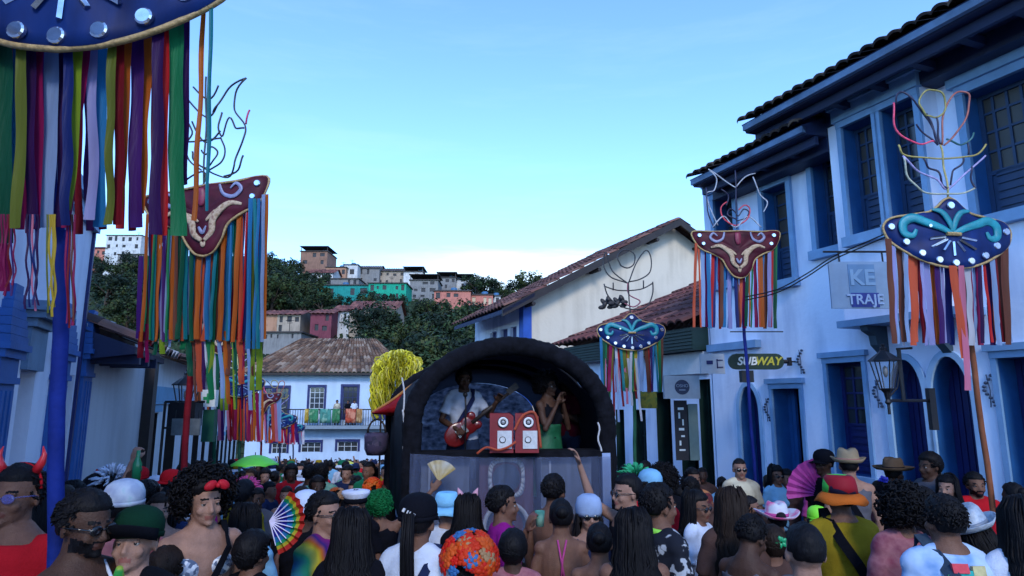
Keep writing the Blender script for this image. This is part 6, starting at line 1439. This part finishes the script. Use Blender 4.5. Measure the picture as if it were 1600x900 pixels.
p_('man with a huge black curly mane, red bow and sequinned tube top',322,745,72,46,'l',('afro','black',.15),('tube',SEQ),beard=False,vox=.0075,extra=ex_multi(ex_bow(.0,1.70,None,.045,-.135),ex_strap(BKT,1,.016)),hp=3)
p_('short dark-haired person at the bottom edge right of the curly-haired man',398,833,72,152,'m',('curly','black'),('tee',BKT))
p_('child with tousled brown hair at the bottom edge below the green cap',262,862,76,165,'d',('curly','brown'),('tee',NVT),H=1.43)
p_('woman with black bob turned away, holding the rainbow fan',388,789,60,165,'m',('long','black',.12),('tee',BUT),fem=True,arms=('down','hold'))
P=p_('person with raised bare arm holding a green bottle beside the white wall',118,752,48,150,'d',('short','black'),('tee',BKT),arms=('down','upout'))
w_=wpos(P,(-.56,-.16,1.83)); m=MB(); m.lathe([(.001,-.09),(.032,-.09),(.033,.04),(.014,.09),(.013,.14),(.001,.14)],w_,14); solo(m,'bottle','small green bottle held up against the white wall at left','bottle',mat('bottle_green',(.02,.2,.08),.2),w_)
p_('person raising a bare fist high in front of the dark door post',228,752,50,170,'l',('short','black'),('tee',GYT),arms=('up','down'),closed=(1.0,.5),fem=False)
p_('person wearing a fluffy white feather headdress near the left wall',177,742,44,175,'m',('short','black'),('tee',WT),hat='feather',hatmats=[mat('feather_white',(.5,.56,.68),.7)])
p_('person with a red pompom on black curls behind the white sequinned cap',152,744,44,170,'d',('curly','black'),('tee',BKT),extra=lambda P,T,r:add(P,T,flower_mb((.0,.0,1.735),.045),'pompom',RDT))
p_('woman with tired face between the white cap and the curly-haired man',252,772,52,30,'l',('short','brown'),('tank',BKT),fem=True)
p_('dark-haired woman half hidden left of the curly mane',276,764,50,150,'m',('long','black',.2),('tee',NVT),fem=True)
# ---- centre left
p_('close-cropped man facing the camera behind the rainbow fan',402,763,38,8,'d',('fade','black'),('tee',GYT))
p_('person with pink feather headdress left of the close-cropped man',386,757,36,165,'m',('short','black'),('tee',BKT),hat='feather',hatmats=[mat('feather_pink',(.55,.06,.25),.7)])
p_('person in a plain white back-turned cap beside the rainbow fan',480,771,56,178,'d',('short','black'),('tee',BKT),hat='capback',hatmats=[cloth('cap_white',(.45,.52,.68))])
p_('man in sunglasses and tie-dye rainbow shirt looking right',510,770,66,68,'l',('short','black'),('tee',TIED),glass=SUNG,vox=.009)
p_('woman with very long black hair seen from behind, centre left',552,797,76,180,'m',('long','black',.62),('tee',BKT),fem=True,fat=1.1,vox=.009)
p_('person in a white captain hat in front of the pale building',556,767,46,5,'m',('short','black'),('tee',BKT),hat='captain',hatmats=[cloth('captain_white',(.5,.54,.66)),BKT])
P=p_('person with a round green wig reaching up towards the float',594,772,42,178,'m',('afro','green',.125),('tank',BKT),arms=('down','upout'))
w_=wpos(P,(-.56,-.16,1.825)); m=MB(); K=10; vs=[w_]+[w_+V((math.cos(R(35+90*k/K))*.19,0,math.sin(R(35+90*k/K))*.19+.0)) for k in range(K+1)]; vs=[v+V((0,.012*(i%2),0)) for i,v in enumerate(vs)]; m.add(vs,[(0,i,i+1) for i in range(1,K+1)]); o=solo(m,'hand_fan','pale yellow paper fan held up by the person with the green wig','fan',ramp_mat('yellow_fan',[(.4,(.4,.28,.07)),(.6,(.45,.45,.42))],.7,4),w_,False); o.modifiers.new('s','SOLIDIFY').thickness=.006
p_('person crowned with orange flowers below the balcony building',583,752,30,170,'m',('short','black'),('tee',BKT),extra=ex_flowers([(.85,.12,.01),(.8,.2,.03),(.7,.03,.02)],.12,26,.06))
p_('person with an orange and cream flower crown left of the captain hat',527,766,32,175,'m',('short','black'),('tee',NVT),extra=ex_flowers([(.5,.12,.03),(.5,.3,.18)],.11,20,.05))
p_('woman in a black cap with small white marks and white shirt, centre foreground',655,778,76,168,'m',('pony','black',.45),('tee',WT),hat='cap',hatmats=[BKT],fem=True,vox=.009,extra=ex_multi(ex_strap(NVT,-1,.022),ex_capmark))
p_('person in a light blue bucket hat seen from behind',699,774,50,178,'l',('short','black'),('tee',WT),hat='bucket',hatmats=[cloth('bucket_blue',(.2,.48,.72))])
p_('woman with pink costume ears and long straight black hair',731,774,54,180,'m',('long','black',.3),('tee',BKT),fem=True,extra=ex_ears)
p_('person wearing a big wreath of red, orange and blue flowers at the bottom edge',735,846,78,178,'m',('short','black'),('tee',WT),H=1.46,extra=ex_flowers([(.75,.02,.015),(.8,.1,.01),(.75,.03,.01),(.8,.05,.01),(.75,.02,.01),(.7,.04,.01),(.75,.12,.02),(.5,.3,.15),(.05,.2,.5)],.155,90,.045))
# ---- centre
P=p_('man in a magenta shirt drinking, in front of the float skirt',787,761,56,100,'m',('short','black'),('tee',MGT),arms=('chin','down'),vox=.009)
w_=wpos(P,(.02,-.26,1.50)); m=MB(); m.lathe([(.001,-.05),(.026,-.05),(.034,.05),(.031,.05),(.024,-.045),(.001,-.045)],w_,16); solo(m,'cup','dark cup raised by the man in the magenta shirt','cup',TLT,w_)
p_('shirtless man with short black hair facing the float',866,742,50,150,'m',('short','black'),None,fat=1.05)
p_('woman with hair tied up and bare back with pink halter strings',876,781,58,180,'m',('bun','black',.3),('tube',BKT),fem=True,extra=ex_halter,vox=.009)
p_('woman in dark sunglasses and pale blue cap facing the camera',920,779,54,6,'l',('long','dark',.15),('tank',NVT),fem=True,glass=SUNG,hat='beanie',hatmats=[cloth('cap_pale_blue',(.25,.34,.52))],vox=.009)
p_('woman in a black dress with sunglasses raising her arm to the float',978,742,54,-72,'l',('pony','black',.25),('tank',BKT),fem=True,glass=SUNG,arms=('down','upfwd'),vox=.009)
p_('woman with long black hair down her back below the raised arm',988,797,74,180,'m',('long','black',.5),('tank',BKT),fem=True)
p_('person with short curly dark hair at the bottom edge below the magenta shirt',802,838,66,170,'d',('curly','black'),('tee',STR),H=1.46)
p_('dark-haired woman with bare shoulders right of the halter-top woman',936,824,66,172,'m',('bun','black',.2),('tube',BKT),fem=True,H=1.5)
p_('man with neon green collar and black flowered shirt looking right',1030,757,66,112,'m',('short','black'),('tee',FLOR),extra=ex_collar,vox=.009,fat=1.05)
p_('person in a bright green feather headdress right of the black arch',994,740,42,175,'m',('short','black'),('tee',BKT),hat='feather',hatmats=[mat('feather_green',(.01,.28,.12),.7)])
p_('woman with big dark curls in front of the green shop doors',1035,733,40,170,'m',('afro','black',.14),('tee',BKT),fem=True)
# ---- right
p_('person in sunglasses and white top looking right, under the small blue banner side',1089,769,50,48,'m',('long','black',.15),('tee',WT),fem=True,glass=SUNG)
p_('person in a red flowered shirt by the green shop door',1082,732,33,12,'m',('short','black'),('tee',FLRD))
p_('woman with long brown wavy hair seen from behind, right of centre',1140,764,60,178,'m',('long','brown',.3),('tee',BRT),fem=True)
p_('balding man in a cream shirt and glasses against the white house wall',1155,717,29.5,-4,'l',('fade','dark'),('tee',CRT),glass=SUNG,vox=.009)
p_('man lifting his face to the right behind the bare-shouldered man',1178,776,46,62,'m',('short','dark'),('tee',GYT),hp=-14)
p_('woman in sunglasses with black bob by the narrow arch door',1212,729,28,10,'m',('long','black',.05),('tee',BUT),fem=True,glass=SUNG)
p_('friend with curly hair leaning beside the woman with black bob',1228,735,28,-30,'m',('curly','dark'),('tee',BRT))
p_('person holding the pink fan, dark hair, by the open shop door',1270,745,29,30,'d',('short','black'),('tee',PKT),fem=True,arms=('hold','down'))
p_('tall man in a black peaked cap standing in front of the blue doorway',1285,704,33,-68,'n',('short','black'),('tee',BKT),hat='cap',hatmats=[BKT])
p_('man in a beige straw hat with a flower, turned away',1324,708,36,158,'l',('short','black'),('tank',GYT),hat='fedora',hatmats=[cloth('straw_beige',(.26,.2,.13)),cloth('hat_rose',(.3,.1,.1))],extra=ex_strap(BKT,1))
P=p_('man in mustard t-shirt and patchwork rainbow bucket hat with black bag strap',1310,749,58,172,'m',('short','black'),('tee',YLT),hat='bucket',hatmats=[cloth('brim_orange',(.42,.10,.015)),ramp_mat('patch_hat',[(.0,(.06,.5,.06)),(.3,(.01,.01,.03)),(.45,(.22,.006,.015))],.7,9,vor=True,const=True)],fat=1.22,vox=.009,extra=ex_strap(BKT,1,.03,1.25))
p_('bare-shouldered man bowing his head, right of centre',1165,806,68,125,'d',('short','black'),('tank',GYT),hp=26,vox=.009)
p_('man with cropped black hair seen from behind at the bottom edge',1254,818,92,176,'l',('fade','black'),('tee',GYT),vox=.0085)
p_('person with brown curls and green hair clip left of the cropped head',1206,824,60,172,'m',('curly','brown'),('tee',BRT),fem=True,extra=lambda P,T,r:add(P,T,flower_mb((-.03,.125,1.64),.045),'hair_clip',mat('clip_green',(.01,.3,.12),.4)))
p_('woman wearing a tiny white and pink party cowboy hat',1212,792,48,178,'m',('bun','dark'),('tee',BKT),fem=True,hat='cowboy',hatmats=[ramp_mat('party_hat',[(.45,(.5,.52,.6)),(.6,(.6,.1,.25))],.6,6),PKT])
p_('person in a neon green cap left of the mustard t-shirt',1276,794,44,172,'m',('short','black'),('tee',BKT),hat='capback',hatmats=[mat('neon_cap',(.22,.75,.03),.6)])
p_('man in a ragged dark straw hat by the blue arched doors',1396,722,34,118,'d',('short','black'),('tee',BKT),hat='straw',hatmats=[cloth('straw_dark',(.09,.06,.04)),BKT])
p_('person with a bright blue flower in the hair right of the mustard t-shirt',1372,752,32,170,'m',('short','brown'),('tee',STR),extra=lambda P,T,r:add(P,T,flower_mb((-.05,.05,1.73),.07),'hair_flower',mat('flower_blue',(.02,.03,.5),.6)))
p_('dark profile of a man looking left near the second blue arch',1450,709,36,-80,'d',('curly','black'),('tee',GYT))
p_('woman in profile with black hair between the arches and the orange pole',1478,744,38,-55,'l',('long','black',.12),('tank',BKT),fem=True)
p_('smiling man with moustache and red shirt by the orange banner pole',1522,739,38,-12,'m',('short','black'),('tee',RDT),beard=True)
p_('person with a big round black afro and pink top on the right',1406,768,64,180,'m',('afro','black',.14),('tee',STR),fem=True,vox=.009)
P=p_('man in a blue and white splash t-shirt with colourful back print',1470,775,78,177,'m',('short','black'),('tee',SPL),fat=1.2,vox=.0085,extra=ex_multi(ex_print,ex_strap(cloth('strap_slate',(.03,.05,.08)),1,.03,1.25)))
p_('woman in a tilted silver cowboy hat with long black hair',1531,800,68,160,'l',('long','black',.3),('tank',BKT),fem=True,hr=20,hat='fedora',hatmats=[mat('silver_felt',(.32,.38,.45),.5,.3,30,.5,metal=.1),mat('silver_band',(.16,.2,.26),.4)],vox=.009)
p_('person with long black hair and white shirt cut by the right edge',1592,778,80,172,'m',('long','black',.2),('tee',WT),fem=True)
p_('person with black hair between the afro and the splash t-shirt',1440,762,52,165,'m',('short','black'),('tee',BKT))
# ---- musicians
PERF='musicians performing inside the float'
b0_=at(725,577,7.25); P=p_('guitarist in an open white shirt singing at a microphone on the float',0,0,40,14,'d',('curly','black'),('tee',cloth('white_open',(.36,.40,.50))),arms=('neck','guitar'),base=(V((b0_.x,7.25,b0_.z-1.68)),1.68),vox=.009,grp=PERF,hp=4,extra=ex_strap(cloth('guitar_strap',(.01,.015,.05)),1,.026))
c=wpos(P,(-.02,-.19,1.06)); G=empty('electric_guitar',c,R(14),'dark red electric guitar slung across the guitarist on the float','guitar'); q=Euler((0,R(-38),0)).to_matrix()
m=MB()
for (x,z,qx_,qz_) in((-.1,0,.15,.125),(.06,.0,.11,.1),(.14,.06,.05,.05),(.14,-.06,.05,.045)): m.ell(q@V((x,0,z)),(qx_,.024,qz_),18,8,rot=q)
me=remesh(m,'guitar_body',.008,2); lk(G,me,'guitar_body',mat('guitar_red',(.12,.008,.01),.25,.2,5)); 
m=MB(); m.tube([q@V((.1,-.02,0)),q@V((.62,-.02,0))],[(.012,.022),(.012,.018)],8); m.build('neck',WOOD,G,True); m=MB(); m.box(q@V((.68,-.02,.01)),(.07,.01,.035),q); m.build('headstock',WOOD,G); m=MB(); m.box(q@V((.0,-.03,.0)),(.02,.006,.045),q); m.box(q@V((-.09,-.03,0)),(.015,.008,.045),q); m.build('pickup',mat('pickup_chrome',(.5,.5,.52),.25,metal=.8),G)
c=at(727,618,6.95); m=MB(); fl_=at(727,700,6.95); MS=empty('microphone_stand',V((fl_.x,fl_.y,zd)),0,'black microphone stand in front of the guitarist on the float','stand'); o0=MS.location
m=MB(); m.tube([V((0,0,0)),V((0,0,c.z-zd-.12)),c-o0],.010,8); m.build('boom',IRON,MS,True); m=MB(); m.lathe([(.001,-.01),(.13,-.01),(.13,.01),(.02,.03)],(0,0,.012),20); m.build('base',IRON,MS)
m=MB(); m.ell(c-o0+V((0,0,.01)),(.026,.026,.03),12,8); m.build('microphone',IRON,MS,True)
b0_=at(856,584,7.1); p_('woman singer with dark afro, green skirt and clasped hands on the float',0,0,40,48,'d',('afro','black',.145),('tank',BKT),skirt=True,bot=mat('skirt_green',(.004,.075,.03),.6,.35,6,.4),fem=True,arms=('chin','chin'),base=(V((b0_.x,7.1,b0_.z-1.72)),1.70),vox=.009,grp=PERF,extra=ex_earring,hy=8)
b0_=at(935,600,8.0); p_('dim figure in a dark red shirt at the back right of the float',0,0,36,-60,'n',('short','black'),('tee',cloth('dark_red',(.08,.006,.02))),base=(V((b0_.x-.35,8.3,zd)),1.66),grp=PERF,arms=('hold','bent'))
# ---- balcony people
BG='people on the far balcony'
for (px,lab,tp,fy) in((526,'person in a cream shirt leaning on the far balcony rail',CRT,20),(543,'woman in black with red scarf in the far balcony doorway',BKT,-10),(553,'person in white beside the balcony doorway',WT,30),(616,'dark figure at the right end of the far balcony',BKT,0)):
    t=at(px,632,42.5); p_(lab,0,0,5,fy,'m',('short','black'),('tee',tp),base=(V((t.x,42.6,zb_)),1.62),vox=.02,grp=BG,fem='woman' in lab)
# ================= fans and umbrellas
def fan(lab,px,py,Y,rpx,a0,a1,bands,name='hand_fan',ribs=9,ribm=None,tiltx=0):
    c=at(px,py,Y); r=rpx*Y/1000; P=empty(name,c,0,lab,'fan'); prev=.18
    for i,(q,mt) in enumerate(bands):
        m=MB(); K=ribs*2; vs=[]
        for k in range(K+1):
            a=R(a0+(a1-a0)*k/K)
            for rr in(prev,q): vs.append(V((math.cos(a)*r*rr,(.014 if k%2 else -.0)*rr*2+tiltx*math.cos(a)*r*rr,math.sin(a)*r*rr)))
        m.add(vs,[(2*k,2*k+1,2*k+3,2*k+2) for k in range(K)]); o=m.build('fan_leaf',mt,P); o.modifiers.new('s','SOLIDIFY').thickness=.002; prev=q
    for k in range(ribs+1):
        a=R(a0+(a1-a0)*k/ribs); m=MB(); d=V((math.cos(a)*r,tiltx*math.cos(a)*r,math.sin(a)*r)); m.tube([V((0,-.006,0)),d*.72+V((0,-.006,0))],[(.0035,.0035),(.0022,.0022)],4); m.build('rib',ribm or mat('rib_pale',(.6,.55,.7),.5),P)
f_=lambda n,c:satin(c)
fan('open rainbow fan with white ribs held beside the tie-dye shirt',422,814,3.35,50,58,-72,[(.5,satin((.03,.03,.4))),(.66,satin((.02,.2,.5))),(.76,satin((.02,.35,.15))),(.86,satin((.6,.5,.04))),(1.0,satin((.6,.04,.03)))])
fan('large open pink fan by the open shop door of the blue house',1284,772,7.6,52,78,188,[(.6,satin((.55,.06,.35))),(1.0,satin((.6,.09,.42)))],ribs=8,ribm=satin((.6,.1,.4)))
def umbrella(lab,px,py,Y,rad,c):
    t=at(px,py,Y); P=empty('umbrella',V((t.x,Y,gz(t.x,Y)+1.0)),0,lab,'umbrella'); top=t-P.location; n=8
    m=MB(); K=6; vs=[top]
    for j in range(1,K+1):
        for k in range(n*4):
            a=2*math.pi*k/(n*4); rr=rad*j/K*(1-.05*abs(math.sin(a*n/2))); vs.append(top+V((math.cos(a)*rr,math.sin(a)*rr,-rad*.42*(j/K)**2.1+ (.02 if j==K and k%4 else 0))))
    N_=n*4; m.add(vs,[(0,1+k,1+(k+1)%N_) for k in range(N_)]+[(1+(j-1)*N_+k,1+j*N_+k,1+j*N_+(k+1)%N_,1+(j-1)*N_+(k+1)%N_) for j in range(1,K) for k in range(N_)])
    o=m.build('canopy',c,P,True); o.modifiers.new('s','SOLIDIFY').thickness=.003
    m=MB(); m.tube([top+V((0,0,.05)),V((0,0,0))],.008,6); m.build('shaft',IRON,P)
    for k in range(n): a=2*math.pi*k/n; m=MB(); m.tube([top+V((0,0,-.03)),top+V((math.cos(a)*rad*.5,math.sin(a)*rad*.5,-rad*.15)),top+V((math.cos(a)*rad*.97,math.sin(a)*rad*.97,-rad*.43))],.004,4); m.build('rib',IRON,P)
umbrella('bright green umbrella over the crowd near the left shopfronts',399,711,12,.43,mat('umbrella_green',(.10,.52,.04),.5,.15,3))
umbrella('small bright yellow umbrella in the far crowd before the pale building',541,720,22,.36,mat('umbrella_yellow',(.62,.58,.03),.5,.15,3))
# ================= crowd of copies
import itertools
taken=[(o.location.x,o.location.y) for o in COL.objects if o.type=='EMPTY' and o.get('category') in('person','banner')]
FCOL={'black':BKT,'navy':NVT,'white':WT,'red':RDT,'grey':GYT,'pale blue':BUT,'green':GRT,'brown':BRT,'teal':TLT,'mustard':YLT,'magenta':MGT,'pink':PKT}
VAR=[(('short','black'),'tee',False,None,'short black hair'),(('long','black',.25),'tank',True,None,'long black hair'),(('fade','black'),'tee',False,None,'cropped hair'),(('curly','dark'),'tee',False,None,'dark curls'),(('bun','black'),'tee',True,None,'tied-up hair'),(('short','black'),'tee',False,'capback','a cap'),(('pony','brown',.3),'tank',True,None,'a ponytail'),(('short','dark'),'tee',False,'bucket','a bucket hat')]
rc=random.Random(99); protos={}
def zone(x,y):
    fx=-.146*(y-6.6)
    if y>19: return 'far down the street'
    if y>12: return 'beyond the yellow streamers'
    if x<fx: return 'left of the float' if x>lx(y)+2 else 'by the left-hand houses'
    return 'right of the float' if y<9 else 'by the green shop'
def setm(o,m):
    if o.material_slots: o.material_slots[0].link='OBJECT'; o.material_slots[0].material=m
def copy_tree(o,par=None):
    c=o.copy(); COL.objects.link(c)
    if par: c.parent=par
    for ch in o.children: copy_tree(ch,c)
    return c
cnt=0; CAPN=224; y=4.1
SKL=[skin(k) for k in('d','m','m','l','n','d')]
HATN=['white','black','red','pale blue','yellow','green','black','navy']
HATM=[WT,BKT,RDT,BUT,YLT,GRT,BKT,NVT]
while y<27 and cnt<CAPN:
    x=lx(y)+.45+rc.uniform(0,.5)
    while x<rx(y)-.35 and cnt<CAPN:
        xx=x+rc.uniform(-.14,.14); yy=y+rc.uniform(-.18,.18); x+=rc.uniform(.60,.95) if y<14 else rc.uniform(.7,1.15)
        fx=-.146*(yy-6.6)
        if 6.0<yy<11.0 and abs(xx-fx)<1.5: continue
        if abs(xx/max(yy,.1))>.86: continue
        qx=800+F*xx/yy*.985
        if any(p0<qx<p1 and yy<ym for p0,p1,ym in((650,960,6.5),(1110,1200,8.2),(1235,1350,7.7),(380,480,5.8),(560,640,6.2),(225,285,5.6),(1480,1600,5.4),(20,130,3.4),(1370,1420,7),(185,235,4.8))): continue
        dens=.40 if yy>5.8 else .45
        if any((xx-a)**2+(yy-b)**2<dens**2 for a,b in taken): continue
        taken.append((xx,yy)); v=rc.randrange(8); (hr_,tk,fm,ht,hl)=VAR[v]; cname=rc.choice(['black','navy','white','white','white','pale blue','red','grey','pale blue','green','brown','teal','mustard','magenta','pink','black','navy'])
        H_=rc.uniform(1.58,1.80) if not fm else rc.uniform(1.52,1.68); yaw=rc.choice([180,180,180,165,195,150,210,90,-90,0,20,-20,130,-130])+rc.uniform(-12,12)
        sex='woman' if fm else 'man'; hm_i=rc.randrange(8); hl=hl.replace('a cap','a %s cap'%HATN[hm_i]).replace('a bucket','a %s bucket'%HATN[hm_i]); lab='%s with %s and %s top %s'%(sex,hl,cname,zone(xx,yy)); grp='people in the carnival crowd'
        if v not in protos:
            protos[v]=person(lab,0,0,10,0,'m',hr_,(tk,FCOL[cname]),hat=ht,hatmats=[WT],fem=fm,base=(V((xx,yy,gz(xx,yy))),1.72),vox=.017,arms=('bent','down') if v%2 else ('hip','bent'),grp=grp,seed=v); P=protos[v]
        else: P=copy_tree(protos[v])
        s=H_/1.72; P.location=(xx,yy,gz(xx,yy)); P.scale=(s,s,s); P.rotation_euler=(0,0,R(yaw)); tag(P,lab,'person',grp)
        sk_=rc.choice(SKL); hm=HATM[hm_i]
        for ch in P.children:
            n=ch.name.split('.')[0]
            if n=='body': setm(ch,sk_)
            elif n in('shirt','tank_top'): setm(ch,FCOL[cname])
            elif n in('cap_crown','cap_brim','hat_body'): setm(ch,hm)
            elif n=='trousers': setm(ch,rc.choice([MATS['cloth_denim'],BKT,GYT,WT]))
        cnt+=1
    y+=.62 if y<14 else .8
print('fillers',cnt,'to y',y)
# the far mass, past the first three hundred people
fm=MB(); rf=random.Random(8); yy=y+.3; tot=0
while yy<41.5:
    x=lx(yy)+.4
    while x<rx(yy)-.2:
        xx=x+rf.uniform(-.15,.15); z0=gz(0,yy); h=rf.uniform(1.5,1.8); s=h/1.72; c=rf.choice([(.01,.01,.015),(.02,.02,.05),(.4,.42,.5),(.3,.02,.03),(.05,.04,.04),(.1,.2,.35),(.02,.1,.05),(.01,.01,.02),(.25,.2,.05),(.3,.05,.15)]); sk_=rf.choice([(.055,.026,.017),(.14,.068,.045),(.25,.14,.1)])
        b=V((xx,yy+rf.uniform(-.2,.2),z0)); fm.ell(b+V((0,0,1.62*s)),(.082,.098,.105),8,6,tone=rf.choice([(.008,.006,.007),(.008,.006,.007),(.015,.009,.006),(.4,.42,.5),sk_])); fm.ell(b+V((0,-.03,1.585*s)),(.07,.085,.095),8,6,tone=sk_); fm.tube([b+V((0,0,1.42*s)),b+V((0,0,1.55*s))],.05,6,tone=sk_)
        fm.loft([(b.x,b.y,b.z+q*s,rx_*1.05,ry_*1.05) for q,rx_,ry_ in((.85,.16,.11),(1.05,.14,.1),(1.3,.2,.11),(1.4,.17,.09),(1.45,.07,.06))],8,tone=c)
        for sd in(-1,1):
            up=rf.random()<.06; e=b+V((sd*.24,-.02,(1.62 if up else 1.12)*s)); fm.tube([b+V((sd*.18,0,1.38*s)),e,b+V((sd*.2,-.1,(1.85 if up else .95)*s))],[.05,.04,.028],6,tone=sk_); fm.tube([b+V((sd*.09,0,.9*s)),b+V((sd*.1,0,.05))],[.09,.05],6,tone=(.02,.02,.03))
        tot+=1; x+=rf.uniform(.5,.8)
    yy+=.72
tag(fm.build('far_crowd',attr_mat('crowd_cloth',.85,0),None,True,False),'dense far crowd packed against the pale balcony building','crowd',kind='stuff')
print('far',tot)

if bpy.data.scenes.get('tmpscene'): bpy.data.scenes.remove(bpy.data.scenes['tmpscene'])
